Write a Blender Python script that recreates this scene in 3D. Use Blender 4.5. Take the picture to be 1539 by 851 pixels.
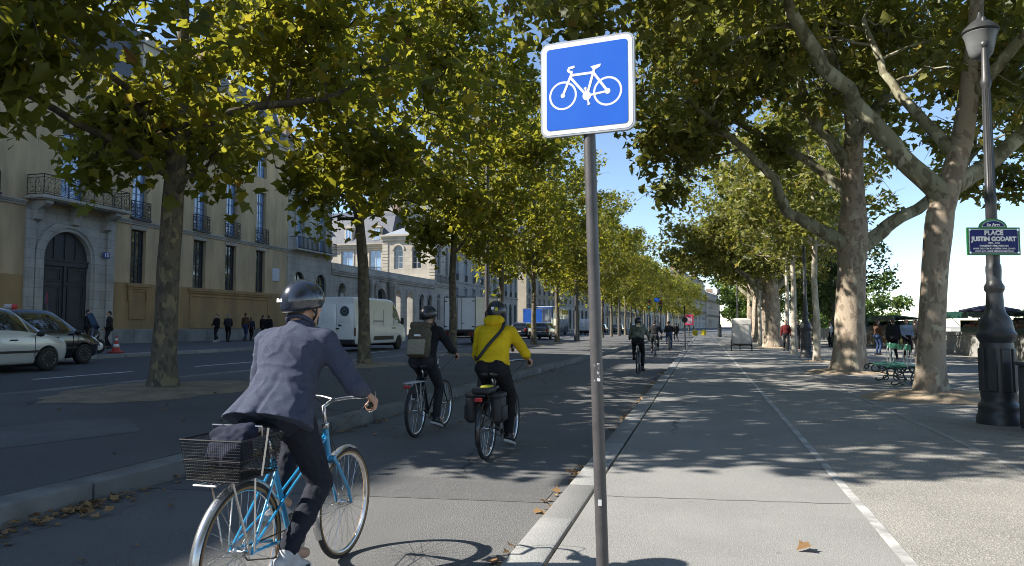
import bpy, bmesh, math, random
import numpy as np
from mathutils import Vector, Matrix, noise as mnoise

for o in list(bpy.data.objects):
    bpy.data.objects.remove(o)
SC = bpy.context.scene
COL = SC.collection
PI = math.pi
R = math.radians

# ------------------------------------------------------------------ camera
cd = bpy.data.cameras.new('camera')
cd.sensor_width = 36
cd.lens = 1080 / 1539 * 36
cd.clip_start = 0.05
cd.clip_end = 6000
cam = bpy.data.objects.new('camera', cd)
COL.objects.link(cam)
cam.location = (0, 0, 1.46)
YAW = 14.9
cam.rotation_euler = (R(90 + 3.42), 0, R(YAW))
SC.camera = cam

# ------------------------------------------------------------------ world and sun
SUN_EL = 37.0
SUN_AZ = YAW + 5.0
sun_dir = Vector((-math.cos(R(SUN_AZ)) * math.cos(R(SUN_EL)), -math.sin(R(SUN_AZ)) * math.cos(R(SUN_EL)), math.sin(R(SUN_EL))))
w = bpy.data.worlds.new('World')
SC.world = w
w.use_nodes = True
nt = w.node_tree
nt.nodes.clear()
sky = nt.nodes.new('ShaderNodeTexSky')
sky.sky_type = 'NISHITA'
sky.sun_disc = False
sky.sun_elevation = R(SUN_EL)
sky.sun_rotation = math.atan2(sun_dir.x, sun_dir.y)
sky.altitude = 1500
sky.air_density = 1.0
sky.dust_density = 0.0
sky.ozone_density = 1.5
bg = nt.nodes.new('ShaderNodeBackground')
bg.inputs['Strength'].default_value = 0.1
wo = nt.nodes.new('ShaderNodeOutputWorld')
nt.links.new(sky.outputs[0], bg.inputs['Color'])
nt.links.new(bg.outputs[0], wo.inputs['Surface'])

sl = bpy.data.lights.new('sun', 'SUN')
sl.energy = 4.8
sl.angle = R(0.5)
sl.color = (1.0, 0.95, 0.87)
sun = bpy.data.objects.new('sun', sl)
COL.objects.link(sun)
sun.rotation_euler = sun_dir.to_track_quat('Z', 'Y').to_euler()
sun.location = sun_dir * 60

SC.view_settings.view_transform = 'Standard'
SC.view_settings.look = 'None'
SC.view_settings.exposure = 1.14
SC.view_settings.gamma = 1.0
SC.view_settings.use_curve_mapping = False
SC.render.engine = 'CYCLES'
SC.cycles.use_denoising = True
SC.cycles.filter_width = 1.0
SC.cycles.max_bounces = 6
SC.cycles.diffuse_bounces = 3
SC.cycles.glossy_bounces = 3
SC.cycles.transmission_bounces = 4
SC.cycles.transparent_max_bounces = 8
SC.cycles.caustics_reflective = False
SC.cycles.caustics_refractive = False

# ------------------------------------------------------------------ helpers
_M = {}


def mat(name, col, rough=0.7, col2=None, scale=4.0, detail=4.0, metal=0.0, bump=0.0, bscale=None, spec=0.5,
        lo=0.35, hi=0.65, speck=None, coat=0.0, stretch=None, island=0.0, cracks=None, bricks=None):
    """A procedural surface: base colour broken by noise into a second one, optional fine speckle and relief."""
    if name in _M:
        return _M[name]
    m = bpy.data.materials.new(name)
    m.use_nodes = True
    t = m.node_tree
    p = t.nodes['Principled BSDF']
    p.inputs['Roughness'].default_value = rough
    p.inputs['Metallic'].default_value = metal
    p.inputs['Specular IOR Level'].default_value = spec
    p.inputs['Coat Weight'].default_value = coat
    p.inputs['Coat Roughness'].default_value = 0.05
    if col2 is None:
        col2 = tuple(c * 0.8 for c in col)
    tc = t.nodes.new('ShaderNodeTexCoord')
    src = tc.outputs['Object']
    if stretch:
        mp = t.nodes.new('ShaderNodeMapping')
        mp.inputs['Scale'].default_value = stretch
        t.links.new(src, mp.inputs['Vector'])
        src = mp.outputs[0]
    n = t.nodes.new('ShaderNodeTexNoise')
    n.inputs['Scale'].default_value = scale
    n.inputs['Detail'].default_value = detail
    n.inputs['Roughness'].default_value = 0.6
    t.links.new(src, n.inputs['Vector'])
    mr = t.nodes.new('ShaderNodeMapRange')
    mr.inputs['From Min'].default_value = lo
    mr.inputs['From Max'].default_value = hi
    t.links.new(n.outputs['Fac'], mr.inputs['Value'])
    mx = t.nodes.new('ShaderNodeMix')
    mx.data_type = 'RGBA'
    mx.inputs[6].default_value = (*col, 1)
    mx.inputs[7].default_value = (*col2, 1)
    t.links.new(mr.outputs[0], mx.inputs[0])
    out = mx.outputs[2]
    if speck:                        # (scale, colour, amount): small stones in asphalt
        n2 = t.nodes.new('ShaderNodeTexNoise')
        n2.inputs['Scale'].default_value = speck[0]
        n2.inputs['Detail'].default_value = 2
        t.links.new(tc.outputs['Object'], n2.inputs['Vector'])
        r2 = t.nodes.new('ShaderNodeMapRange')
        r2.inputs['From Min'].default_value = 0.5
        r2.inputs['From Max'].default_value = 0.68
        r2.inputs['To Max'].default_value = speck[2]
        t.links.new(n2.outputs['Fac'], r2.inputs['Value'])
        m2 = t.nodes.new('ShaderNodeMix')
        m2.data_type = 'RGBA'
        m2.inputs[7].default_value = (*speck[1], 1)
        t.links.new(out, m2.inputs[6])
        t.links.new(r2.outputs[0], m2.inputs[0])
        out = m2.outputs[2]
    def darken(fac_socket, c):
        m3 = t.nodes.new('ShaderNodeMix'); m3.data_type = 'RGBA'
        m3.inputs[7].default_value = (*c, 1)
        t.links.new(out, m3.inputs[6]); t.links.new(fac_socket, m3.inputs[0])
        return m3.outputs[2]

    def math_(op, a, b_):
        q = t.nodes.new('ShaderNodeMath'); q.operation = op; q.use_clamp = op == 'MULTIPLY'
        for k, x in enumerate((a, b_)):
            if isinstance(x, (int, float)): q.inputs[k].default_value = x
            else: t.links.new(x, q.inputs[k])
        return q.outputs[0]
    if island:                       # each stone of a row has its own tone
        g = t.nodes.new('ShaderNodeNewGeometry')
        out = darken(math_('MULTIPLY', g.outputs['Random Per Island'], island), tuple(c * .45 for c in col))
    if cracks:                       # (scale, amount): wandering dark cracks, only here and there
        vo = t.nodes.new('ShaderNodeTexVoronoi'); vo.feature = 'DISTANCE_TO_EDGE'; vo.inputs['Scale'].default_value = cracks[0]
        dn = t.nodes.new('ShaderNodeTexNoise'); dn.inputs['Scale'].default_value = 3.0; dn.inputs['Detail'].default_value = 5
        t.links.new(tc.outputs['Object'], dn.inputs['Vector'])
        va = t.nodes.new('ShaderNodeVectorMath'); va.operation = 'MULTIPLY_ADD'; va.inputs[1].default_value = (.35, .35, 0)
        t.links.new(dn.outputs['Color'], va.inputs[0]); t.links.new(tc.outputs['Object'], va.inputs[2]); t.links.new(va.outputs[0], vo.inputs['Vector'])
        rc = t.nodes.new('ShaderNodeMapRange'); rc.inputs['From Min'].default_value = .001; rc.inputs['From Max'].default_value = .006; rc.inputs['To Min'].default_value = 1; rc.inputs['To Max'].default_value = 0
        t.links.new(vo.outputs['Distance'], rc.inputs['Value'])
        nm = t.nodes.new('ShaderNodeTexNoise'); nm.inputs['Scale'].default_value = .35; nm.inputs['Detail'].default_value = 2
        t.links.new(tc.outputs['Object'], nm.inputs['Vector'])
        rm_ = t.nodes.new('ShaderNodeMapRange'); rm_.inputs['From Min'].default_value = .5; rm_.inputs['From Max'].default_value = .56; rm_.inputs['To Max'].default_value = cracks[1]
        t.links.new(nm.outputs['Fac'], rm_.inputs['Value'])
        out = darken(math_('MULTIPLY', rc.outputs[0], rm_.outputs[0]), tuple(c * .25 for c in col))
        # oil marks and spots
        sp_ = t.nodes.new('ShaderNodeTexVoronoi'); sp_.inputs['Scale'].default_value = 2.3; t.links.new(tc.outputs['Object'], sp_.inputs['Vector'])
        rs = t.nodes.new('ShaderNodeMapRange'); rs.inputs['From Min'].default_value = .025; rs.inputs['From Max'].default_value = .06; rs.inputs['To Min'].default_value = .55; rs.inputs['To Max'].default_value = 0
        t.links.new(sp_.outputs['Distance'], rs.inputs['Value'])
        out = darken(rs.outputs[0], tuple(c * .45 for c in col))
    if bricks:                       # (block width, course height): joints of the stone courses on walls
        sx = t.nodes.new('ShaderNodeSeparateXYZ'); cx = t.nodes.new('ShaderNodeCombineXYZ'); t.links.new(tc.outputs['Object'], sx.inputs[0])
        t.links.new(math_('ADD', sx.outputs['X'], sx.outputs['Y']), cx.inputs['X']); t.links.new(sx.outputs['Z'], cx.inputs['Y'])
        br = t.nodes.new('ShaderNodeTexBrick'); br.inputs['Scale'].default_value = 1; br.inputs['Brick Width'].default_value = bricks[0]; br.inputs['Row Height'].default_value = bricks[1]
        br.inputs['Mortar Size'].default_value = .012; br.inputs['Color1'].default_value = (0, 0, 0, 1); br.inputs['Color2'].default_value = (.28, .28, .28, 1); br.inputs['Mortar'].default_value = (.75, .75, .75, 1)
        t.links.new(cx.outputs[0], br.inputs['Vector'])
        sc_ = t.nodes.new('ShaderNodeSeparateColor'); t.links.new(br.outputs['Color'], sc_.inputs[0])
        out = darken(sc_.outputs[0], tuple(c * .4 for c in col))
    t.links.new(out, p.inputs['Base Color'])
    if bump:
        b = t.nodes.new('ShaderNodeBump')
        b.inputs['Strength'].default_value = bump
        b.inputs['Distance'].default_value = 0.02
        n3 = t.nodes.new('ShaderNodeTexNoise')
        n3.inputs['Scale'].default_value = bscale or scale * 4
        n3.inputs['Detail'].default_value = 4
        t.links.new(src, n3.inputs['Vector'])
        t.links.new(n3.outputs['Fac'], b.inputs['Height'])
        t.links.new(b.outputs[0], p.inputs['Normal'])
    _M[name] = m
    return m


class MB:
    """Collects shapes; build() links them as one mesh object."""

    def __init__(s):
        s.v, s.f, s.m = [], [], []
        s.mi = 0
        s.T = None

    def add(s, vs, fs):
        o = len(s.v)
        if s.T is not None:
            vs = [tuple(s.T @ Vector(q)) for q in vs]
        s.v += [tuple(q) for q in vs]
        for f in fs:
            s.f.append(tuple(i + o for i in f))
            s.m.append(s.mi)
        return s

    def box(s, c, d, rz=0.0, taper=1.0):
        x, y, z = d[0] / 2, d[1] / 2, d[2] / 2
        vs = []
        for k, tz in ((-1, 1.0), (1, taper)):
            for a, b in ((-1, -1), (1, -1), (1, 1), (-1, 1)):
                vs.append(Vector((a * x * tz, b * y * tz, k * z)))
        if rz:
            m = Matrix.Rotation(rz, 3, 'Z')
            vs = [m @ q for q in vs]
        vs = [q + Vector(c) for q in vs]
        return s.add(vs, [(3, 2, 1, 0), (4, 5, 6, 7), (0, 1, 5, 4), (1, 2, 6, 5), (2, 3, 7, 6), (3, 0, 4, 7)])

    def bbox(s, a, b):
        return s.box([(p + q) / 2 for p, q in zip(a, b)], [abs(q - p) for p, q in zip(a, b)])

    def rbox(s, c, d, r=0.02, seg=2, rz=0):
        bm = bmesh.new()
        bmesh.ops.create_cube(bm, size=1, matrix=Matrix.Diagonal((d[0], d[1], d[2], 1)))
        bmesh.ops.bevel(bm, geom=bm.edges[:], offset=min(r, min(d) * 0.49), segments=seg, profile=0.5, affect='EDGES')
        m = Matrix.Translation(c) @ Matrix.Rotation(rz, 4, 'Z')
        s.add([m @ q.co for q in bm.verts], [tuple(q.index for q in f.verts) for f in bm.faces])
        bm.free()
        return s

    def tube(s, pts, rad, n=8, cap=True, closed=False, flat=None):
        pts = [Vector(q) for q in pts]
        k = len(pts)
        if not hasattr(rad, '__len__'):
            rad = [rad] * k
        up = None
        rings = []
        for i, q in enumerate(pts):
            if closed:
                t = pts[(i + 1) % k] - pts[i - 1]
            else:
                t = pts[min(i + 1, k - 1)] - pts[max(i - 1, 0)]
            if t.length < 1e-9:
                t = Vector((0, 0, 1))
            t.normalize()
            if up is None:
                up = Vector((0, 0, 1)) if abs(t.z) < 0.9 else Vector((1, 0, 0))
            sd = t.cross(up)
            if sd.length < 1e-6:
                sd = t.cross(Vector((1, 0.3, 0)))
            sd.normalize()
            up = sd.cross(t).normalized()
            fl = flat or 1.0
            rings.append([q + (sd * math.cos(2 * PI * j / n) + up * math.sin(2 * PI * j / n) * fl) * rad[i] for j in range(n)])
        vs = [p for rg in rings for p in rg]
        fs = []
        for i in range(k if closed else k - 1):
            a, b = i * n, ((i + 1) % k) * n
            for j in range(n):
                fs.append((a + j, a + (j + 1) % n, b + (j + 1) % n, b + j))
        if cap and not closed:
            fs.append(tuple(range(n - 1, -1, -1)))
            fs.append(tuple((k - 1) * n + j for j in range(n)))
        return s.add(vs, fs)

    def lathe(s, prof, n=16, c=(0, 0, 0), axis='Z', sx=1.0):
        vs, fs = [], []
        for r, z in prof:
            for j in range(n):
                a = 2 * PI * j / n
                q = (r * math.cos(a) * sx, r * math.sin(a), z)
                if axis == 'X':
                    q = (z, q[0], q[1])
                elif axis == 'Y':
                    q = (q[0], z, q[1])
                vs.append((q[0] + c[0], q[1] + c[1], q[2] + c[2]))
        k = len(prof)
        for i in range(k - 1):
            for j in range(n):
                fs.append((i * n + j, i * n + (j + 1) % n, (i + 1) * n + (j + 1) % n, (i + 1) * n + j))
        if prof[0][0] > 1e-5:
            fs.append(tuple(range(n - 1, -1, -1)))
        if prof[-1][0] > 1e-5:
            fs.append(tuple((k - 1) * n + j for j in range(n)))
        return s.add(vs, fs)

    def prism(s, poly, t0, t1, plane='XZ'):
        """Outline in a plane, given a thickness along the third axis."""
        n = len(poly)

        def P(a, b, t):
            return {'XZ': (a, t, b), 'YZ': (t, a, b), 'XY': (a, b, t)}[plane]
        vs = [P(a, b, t0) for a, b in poly] + [P(a, b, t1) for a, b in poly]
        fs = [tuple(range(n)), tuple(range(2 * n - 1, n - 1, -1))]
        for i in range(n):
            j = (i + 1) % n
            fs.append((i, i + n, j + n, j))
        return s.add(vs, fs)

    def sphere(s, c, r, n=12, m=8):
        if not hasattr(r, '__len__'):
            r = (r, r, r)
        vs = [(c[0], c[1], c[2] - r[2])]
        for i in range(1, m):
            a = -PI / 2 + PI * i / m
            for j in range(n):
                b = 2 * PI * j / n
                vs.append((c[0] + r[0] * math.cos(a) * math.cos(b), c[1] + r[1] * math.cos(a) * math.sin(b), c[2] + r[2] * math.sin(a)))
        vs.append((c[0], c[1], c[2] + r[2]))
        fs = []
        for j in range(n):
            fs.append((0, 1 + (j + 1) % n, 1 + j))
        for i in range(m - 2):
            for j in range(n):
                a, b = 1 + i * n, 1 + (i + 1) * n
                fs.append((a + j, a + (j + 1) % n, b + (j + 1) % n, b + j))
        e = len(vs) - 1
        a = 1 + (m - 2) * n
        for j in range(n):
            fs.append((a + j, a + (j + 1) % n, e))
        return s.add(vs, fs)

    def capsule(s, a, b, ra, rb, n=12, flat=1.0):
        a, b = Vector(a), Vector(b)
        d = (b - a)
        L = d.length
        d = d / L if L > 1e-6 else Vector((0, 0, 1))
        pts, rr = [], []
        for k in range(5):
            q = PI / 2 * k / 5
            pts.append(a - d * ra * math.cos(q)); rr.append(max(ra * math.sin(q), 0.002))
        pts.append(a); rr.append(ra)
        pts.append(b); rr.append(rb)
        for k in range(4, -1, -1):
            q = PI / 2 * k / 5
            pts.append(b + d * rb * math.cos(q)); rr.append(max(rb * math.sin(q), 0.002))
        return s.tube(pts, rr, n, flat=flat)

    def mesh(s, name, mats, smooth=False, auto=None):
        me = bpy.data.meshes.new(name)
        me.from_pydata(s.v, [], s.f)
        if not isinstance(mats, (list, tuple)):
            mats = [mats]
        for m in mats:
            me.materials.append(m)
        me.polygons.foreach_set('material_index', s.m)
        if smooth:
            me.polygons.foreach_set('use_smooth', [True] * len(s.f))
        me.validate()
        me.update()
        if auto is not None:
            me.polygons.foreach_set('use_smooth', [True] * len(me.polygons))
            me.set_sharp_from_angle(angle=R(auto))
        return me

    def build(s, name, mats, parent=None, smooth=False, auto=None, loc=None):
        return link(name, s.mesh(name, mats, smooth, auto), parent, loc)


def link(name, me, parent=None, loc=None, rz=None):
    o = bpy.data.objects.new(name, me)
    COL.objects.link(o)
    if parent is not None:
        o.parent = parent
    if loc is not None:
        o.location = loc
    if rz is not None:
        o.rotation_euler = (0, 0, rz)
    return o


def tag(o, label=None, cat=None, group=None, kind=None):
    if label: o['label'] = label
    if cat: o['category'] = cat
    if group: o['group'] = group
    if kind: o['kind'] = kind
    return o


def thing(name, label, cat, loc=(0, 0, 0), rz=0.0, group=None):
    o = bpy.data.objects.new(name, None)
    o.empty_display_size = 0.2
    COL.objects.link(o)
    o.location = loc
    o.rotation_euler = (0, 0, rz)
    return tag(o, label, cat, group)


def kids(o):
    return [c for c in ALLKIDS.get(o.name, [])] if False else [c for c in o.children]


def copy_tree(o, parent=None):
    c = o.copy()
    COL.objects.link(c)
    if parent is not None:
        c.parent = parent
    for ch in list(o.children):
        copy_tree(ch, c)
    return c


def dup(o, loc, rz=None, label=None, group=None):
    c = copy_tree(o)
    c.location = loc
    if rz is not None:
        c.rotation_euler = (0, 0, rz)
    if label: c['label'] = label
    if group: c['group'] = group
    return c


JUNK = []
TMP = bpy.data.scenes.new('workbench')      # shapes are finished here, away from the heavy scene; removed at the end


def finish(o):
    TMP.collection.objects.link(o)


def evaluated(o):
    vl = TMP.view_layers[0]
    vl.update()
    return bpy.data.meshes.new_from_object(o.evaluated_get(vl.depsgraph))


def text_mesh(txt, size, bold=0.0, ext=0.001, align='CENTER', spacing=1.0):
    cu = bpy.data.curves.new('lettering', 'FONT')
    cu.body = txt
    cu.size = size
    cu.align_x = align
    cu.align_y = 'CENTER'
    cu.extrude = ext
    cu.offset = bold
    cu.space_character = spacing
    cu.resolution_u = 3
    o = bpy.data.objects.new('lettering', cu)
    finish(o)
    me = evaluated(o)
    discard(o)
    return me


def discard(o):
    TMP.collection.objects.unlink(o)
    JUNK.append(o)


def lettering(txt, size, m, parent, loc, rot, bold=0.0, name='lettering', spacing=1.0, ext=0.001):
    me = text_mesh(txt, size, bold, ext, spacing=spacing)
    me.materials.clear()
    me.materials.append(m)
    o = link(name, me, parent, loc)
    o.rotation_euler = rot
    return o


def shift(v):
    """The quay bends gently to the right far down the street."""
    if v < 120: return 0.0
    if v < 160: return 0.137 * (v - 120) ** 2 / 80
    return 0.137 * (v - 140)


# ------------------------------------------------------------------ ground and street
A_PATH = mat('path asphalt', (0.27, 0.265, 0.25), 0.85, (0.20, 0.195, 0.186), 0.8, 8, bump=0.35, bscale=120, speck=(120, (0.42, 0.41, 0.38), 0.75), lo=.3, hi=.7, cracks=(.22, .9))
A_GRIT = mat('gritty asphalt', (0.30, 0.285, 0.255), 0.9, (0.21, 0.20, 0.18), 1.3, 8, bump=0.6, bscale=90, speck=(90, (0.5, 0.48, 0.43), 0.8), lo=.3, hi=.7, cracks=(.3, .6))
A_LANE = mat('lane asphalt', (0.128, 0.128, 0.126), 0.85, (0.09, 0.09, 0.09), 0.9, 8, bump=0.45, bscale=100, speck=(105, (0.36, 0.35, 0.33), 0.7), lo=.3, hi=.7, cracks=(.25, .9))
A_ROAD = mat('road asphalt', (0.052, 0.053, 0.058), 0.7, (0.038, 0.039, 0.043), 0.6, 5, bump=0.2, bscale=90, speck=(100, (0.16, 0.16, 0.16), 0.4))
A_MED = mat('median asphalt', (0.105, 0.105, 0.107), 0.85, (0.07, 0.07, 0.072), 0.7, 8, bump=0.3, bscale=80, speck=(90, (0.22, 0.22, 0.22), 0.6), lo=.3, hi=.7, cracks=(.25, 1))
A_PAVE = mat('pavement asphalt', (0.11, 0.11, 0.115), 0.85, (0.085, 0.085, 0.087), 0.7, 5)
GRANITE = mat('kerb granite', (0.36, 0.355, 0.34), 0.75, (0.27, 0.27, 0.26), 2.5, 6, bump=0.3, bscale=60, speck=(110, (0.5, 0.5, 0.47), 0.6), island=.8)
GRANITE_D = mat('dirty kerb granite', (0.30, 0.295, 0.28), 0.8, (0.13, 0.128, 0.12), 1.6, 7, bump=0.35, bscale=50, island=.8)
PAINT = mat('worn road paint', (0.52, 0.515, 0.49), 0.75, (0.29, 0.285, 0.27), 5.0, 10, lo=.40, hi=.62)
PAINT2 = mat('faded road paint', (0.42, 0.415, 0.39), 0.8, (0.28, 0.275, 0.26), 3, 8, lo=.3, hi=.6)
PAINT_W = mat('fresh road paint', (0.75, 0.75, 0.73), 0.6, (0.6, 0.6, 0.58), 3, 5)
DIRT = mat('tree pit dirt', (0.33, 0.265, 0.18), 0.95, (0.18, 0.15, 0.11), 2.5, 8, bump=0.7, bscale=18, speck=(60, (0.27, 0.23, 0.17), 0.6))
SAND = mat('sandy earth', (0.44, 0.34, 0.23), 0.95, (0.33, 0.25, 0.165), 2.5, 8, bump=0.7, bscale=14)

VS = [-60, -20, -5, 5, 20, 40, 60, 80, 100, 120, 130, 140, 150, 160, 200, 260, 330, 420, 560]


def strip(name, u0, z0, u1, z1, m, vs=VS, kind='structure', sides=False, under=0.3):
    b = MB()
    vs_, fs = [], []
    for v in vs:
        s = shift(v)
        vs_ += [(u0 + s, v, z0), (u1 + s, v, z1)]
        if sides:
            vs_ += [(u0 + s, v, z0 - under), (u1 + s, v, z1 - under)]
    k = 4 if sides else 2
    for i in range(len(vs) - 1):
        a, c = i * k, (i + 1) * k
        fs.append((a, a + 1, c + 1, c))
        if sides:
            fs += [(a + 2, a, c, c + 2), (a + 1, a + 3, c + 3, c + 1)]
    if sides:
        e = (len(vs) - 1) * 4
        fs += [(0, 2, 3, 1), (e, e + 1, e + 3, e + 2)]
    b.add(vs_, fs)
    o = b.build(name, m)
    return tag(o, kind=kind)


def gz(u):
    """Height of the street's cross-section at a distance u from the camera line."""
    if u < -21.3: return 0.42 + (-21.3 - u) * 0.009
    if u < -11.75: return 0.19 + (-11.75 - u) * 0.010
    if u < -4.9: return 0.16 + (-4.9 - u) * 0.020
    if u < -1.18: return 0.0
    return 0.06


gb = MB()
gb.add([(-900, -300, -0.12), (12.3, -300, -0.12), (12.3, 130, -0.12), (12.3 + shift(560), 560, -0.12), (12.3 + shift(1500), 1500, -0.12), (-900, 1500, -0.12)], [(0, 1, 2, 3, 4, 5)])
tag(gb.build('ground', A_PAVE), kind='structure')
strip('bike_lane', -4.9, 0.0, -1.18, 0.0, A_LANE)
strip('path', -0.91, 0.06, 1.155, 0.06, A_PATH, sides=True)
strip('path_edge', 1.155, 0.06, 12.3, 0.06, A_GRIT, sides=True)
strip('median_strip', -11.45, gz(-11.45), -5.2, gz(-5.2), A_MED, sides=True)
strip('road', -21.0, gz(-21.0), -11.75, gz(-11.8), A_ROAD)
strip('pavement', -42, gz(-32.0), -21.3, gz(-21.35), A_PAVE, sides=True)


def kerb(name, u0, u1, z, m, v0, v1, L, h, zf=None):
    """A row of kerb stones laid end to end with thin dark joints."""
    b = MB()
    v = v0
    rnd = random.Random(int(u0 * 100))
    while v < v1:
        s = shift(v + L / 2)
        ln = L * (0.9 + 0.2 * rnd.random())
        ang = -math.atan2(shift(v + L) - shift(v), L)
        dz = rnd.uniform(-0.004, 0.004)
        bm = MB()
        b.rbox(((u0 + u1) / 2 + s, v + ln / 2, z - h / 2 + dz), (u1 - u0, ln - 0.014, h), 0.02, 2, ang)
        v += ln
    return tag(b.build(name, m, auto=40), kind='structure')


kerb('kerb', -1.18, -0.935, 0.063, GRANITE, -3, 200, 1.15, 0.3)
kerb('kerb', -5.2, -4.9, 0.165, GRANITE_D, -3, 200, 1.3, 0.4)
kerb('kerb', -11.75, -11.45, gz(-11.6) + 0.005, GRANITE_D, 0, 200, 1.3, 0.4)
kerb('kerb', -21.3, -21.0, 0.42, GRANITE, 0, 200, 1.3, 0.4)

# painted lines, about 4 mm above the surface below them
ln_ = MB()
prev = None
rnd = random.Random(3)
segs = np.arange(-1, 130, 0.5)
for a in segs:
    j0 = 0.012 * mnoise.noise(Vector((a * .9, 0, 0))); j1 = 0.012 * mnoise.noise(Vector(((a + .5) * .9, 0, 0)))
    ln_.add([(1.12 + j0, a, .0645), (1.195 + j0, a, .0645), (1.195 + j1, a + .5, .0645), (1.12 + j1, a + .5, .0645)], [(0, 1, 2, 3)])
tag(ln_.build('path_line', PAINT), kind='structure')
ln_ = MB()
for a in np.arange(3.5, 34, 0.5):
    ln_.add([(2.92, a, .0645), (3.0, a, .0645), (3.0, a + .5, .0645), (2.92, a + .5, .0645)], [(0, 1, 2, 3)])
tag(ln_.build('path_line', PAINT2), kind='structure')
ln_ = MB()
for k, a in enumerate(np.arange(-3.2, 150, 5.5)):
    s = shift(a)
    z = gz(-15.0)
    ln_.add([(-15.07 + s, a, gz(-15.07) + .004), (-14.93 + s, a, gz(-14.93) + .004), (-14.93 + s, a + 3.0, gz(-14.93) + .004), (-15.07 + s, a + 3.0, gz(-15.07) + .004)], [(0, 1, 2, 3)])
tag(ln_.build('road_dashes', PAINT_W), kind='structure')

# joints sawn across the path, manhole cover in the lane
JOINT = mat('path joint filler', (.06, .058, .055), .9)
for a, j in ((6.1, .12), (12.4, -.1), (19.5, .2), (28, 0)):
    b = MB(); n = 16
    for k in range(n):
        x0_, x1_ = -.9 + 2.0 * k / n, -.9 + 2.0 * (k + 1) / n
        y0_, y1_ = a + j * x0_ + .012 * math.sin(k * 2.1), a + j * x1_ + .012 * math.sin((k + 1) * 2.1)
        b.add([(x0_, y0_, .0632), (x1_, y1_, .0632), (x1_, y1_ + .009, .0632), (x0_, y0_ + .009, .0632)], [(0, 1, 2, 3)])
    tag(b.build('path_joint', JOINT), kind='structure')
b = MB(); b.prism([(-4.85, 5.5), (-1.3, 5.9), (-1.3, 6.75), (-4.85, 6.4)], .0025, .004, 'XY'); tag(b.build('lane_patch', mat('lane patch asphalt', (0.105, 0.105, 0.103), 0.85, (0.085, 0.085, 0.085), 1.2, 8, bump=.4, bscale=100, speck=(100, (.27, .26, .25), .6))), kind='structure')
# repaired patch on the median, tree pits of earth
pm = mat('patch asphalt', (0.15, 0.15, 0.155), 0.85, (0.12, 0.12, 0.12), 2, 5)
b = MB()
pts = [(-8.35, 6.1), (-7.0, 5.85), (-6.55, 7.3), (-7.5, 8.1), (-8.1, 7.7)]
b.add([(x, y, gz(x) + .004) for x, y in pts], [tuple(range(5))])
tag(b.build('pavement_patch', pm), kind='structure')


def pit(u, v, z, rx, ry, m, seed, h=0.05):
    rnd = random.Random(seed)
    vs_, fs = [], []
    n, rings = 90, 6
    ph = [rnd.uniform(0, 6.28) for _ in range(4)]
    for i in range(rings + 1):
        r = i / rings
        for j in range(n):
            a = 2 * PI * j / n
            k = 1 + .10 * math.sin(2 * a + ph[0]) + .07 * math.sin(3 * a + ph[1]) + .05 * math.sin(5 * a + ph[2]) + .03 * math.sin(11 * a + ph[3]) + (.10 * mnoise.noise(Vector((3 * math.cos(a), 3 * math.sin(a), seed))) if i > 3 else 0)
            x, y = u + rx * r * k * math.cos(a), v + ry * r * k * math.sin(a)
            zz = (gz(x) if z is None else z) + 0.004 + h * (1 - r ** 2) + (0 if i == rings else rnd.uniform(0, .02))
            vs_.append((x, y, zz))
    for i in range(rings):
        for j in range(n):
            a, c = i * n, (i + 1) * n
            fs.append((a + j, c + j, c + (j + 1) % n, a + (j + 1) % n))
    b = MB().add(vs_, fs)
    return tag(b.build('earth_patch', m, smooth=True), kind='structure')

# lower quay, river, far bank
b = MB()
b.add([(12.5 + shift(v), v, -4.6) for v in (20, 120, 160, 300)] + [(24 + shift(v), v, -4.6) for v in (300, 160, 120, 20)], [tuple(range(8))])
tag(b.build('lower_quay', A_GRIT), kind='structure')
# river
WATER = mat('river water', (0.03, 0.05, 0.05), 0.08, (0.02, 0.035, 0.035), 0.4, bump=0.25, bscale=1.2)
b = MB()
b.add([(12.3, -300, -5.5), (130, -300, -5.5), (130, 130, -5.5), (130 + shift(700), 700, -5.5), (12.3 + shift(700), 700, -5.5), (12.3, 130, -5.5)], [(0, 1, 2, 3, 4, 5)])
tag(b.build('water', WATER), kind='structure')
b = MB()
b.add([(130, -300, -1), (2500, -300, -1), (2500, 2500, -1), (130 + shift(2500), 2500, -1), (130 + shift(700), 700, -1), (130, 130, -1)], [(0, 1, 2, 3, 4, 5)])
b.add([(130, -300, -6), (130, 130, -6), (130 + shift(700), 700, -6), (130, -300, -1), (130, 130, -1), (130 + shift(700), 700, -1)], [(0, 1, 4, 3), (1, 2, 5, 4)])
tag(b.build('far_bank', A_GRIT), kind='structure')
# ------------------------------------------------------------------ buildings
W_BEIGE = mat('beige render', (0.60, 0.44, 0.25), 0.9, (0.38, 0.285, 0.17), 0.7, 9, bump=0.15, bscale=6, stretch=(1.6, 1.6, .35), lo=.38, hi=.68)
W_OCHRE = mat('ochre render', (0.40, 0.265, 0.12), 0.9, (0.25, 0.17, 0.085), 0.6, 9, bump=0.15, bscale=6, stretch=(1.3, 1.3, .5), lo=.38, hi=.68)
W_PLINTH = mat('plinth stone', (0.30, 0.30, 0.28), 0.9, (0.17, 0.17, 0.16), 0.7, 7, bump=0.3, bscale=5)
W_PORTAL = mat('portal stone', (0.50, 0.475, 0.42), 0.9, (0.33, 0.315, 0.28), 0.9, 9, bump=0.15, bscale=8, bricks=(1.1, .48), lo=.4, hi=.7)
W_STONE = mat('grey limestone', (0.54, 0.50, 0.43), 0.9, (0.34, 0.315, 0.265), 0.5, 9, bump=0.15, bscale=7, bricks=(1.2, .5), stretch=(1.4, 1.4, .4))
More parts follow.
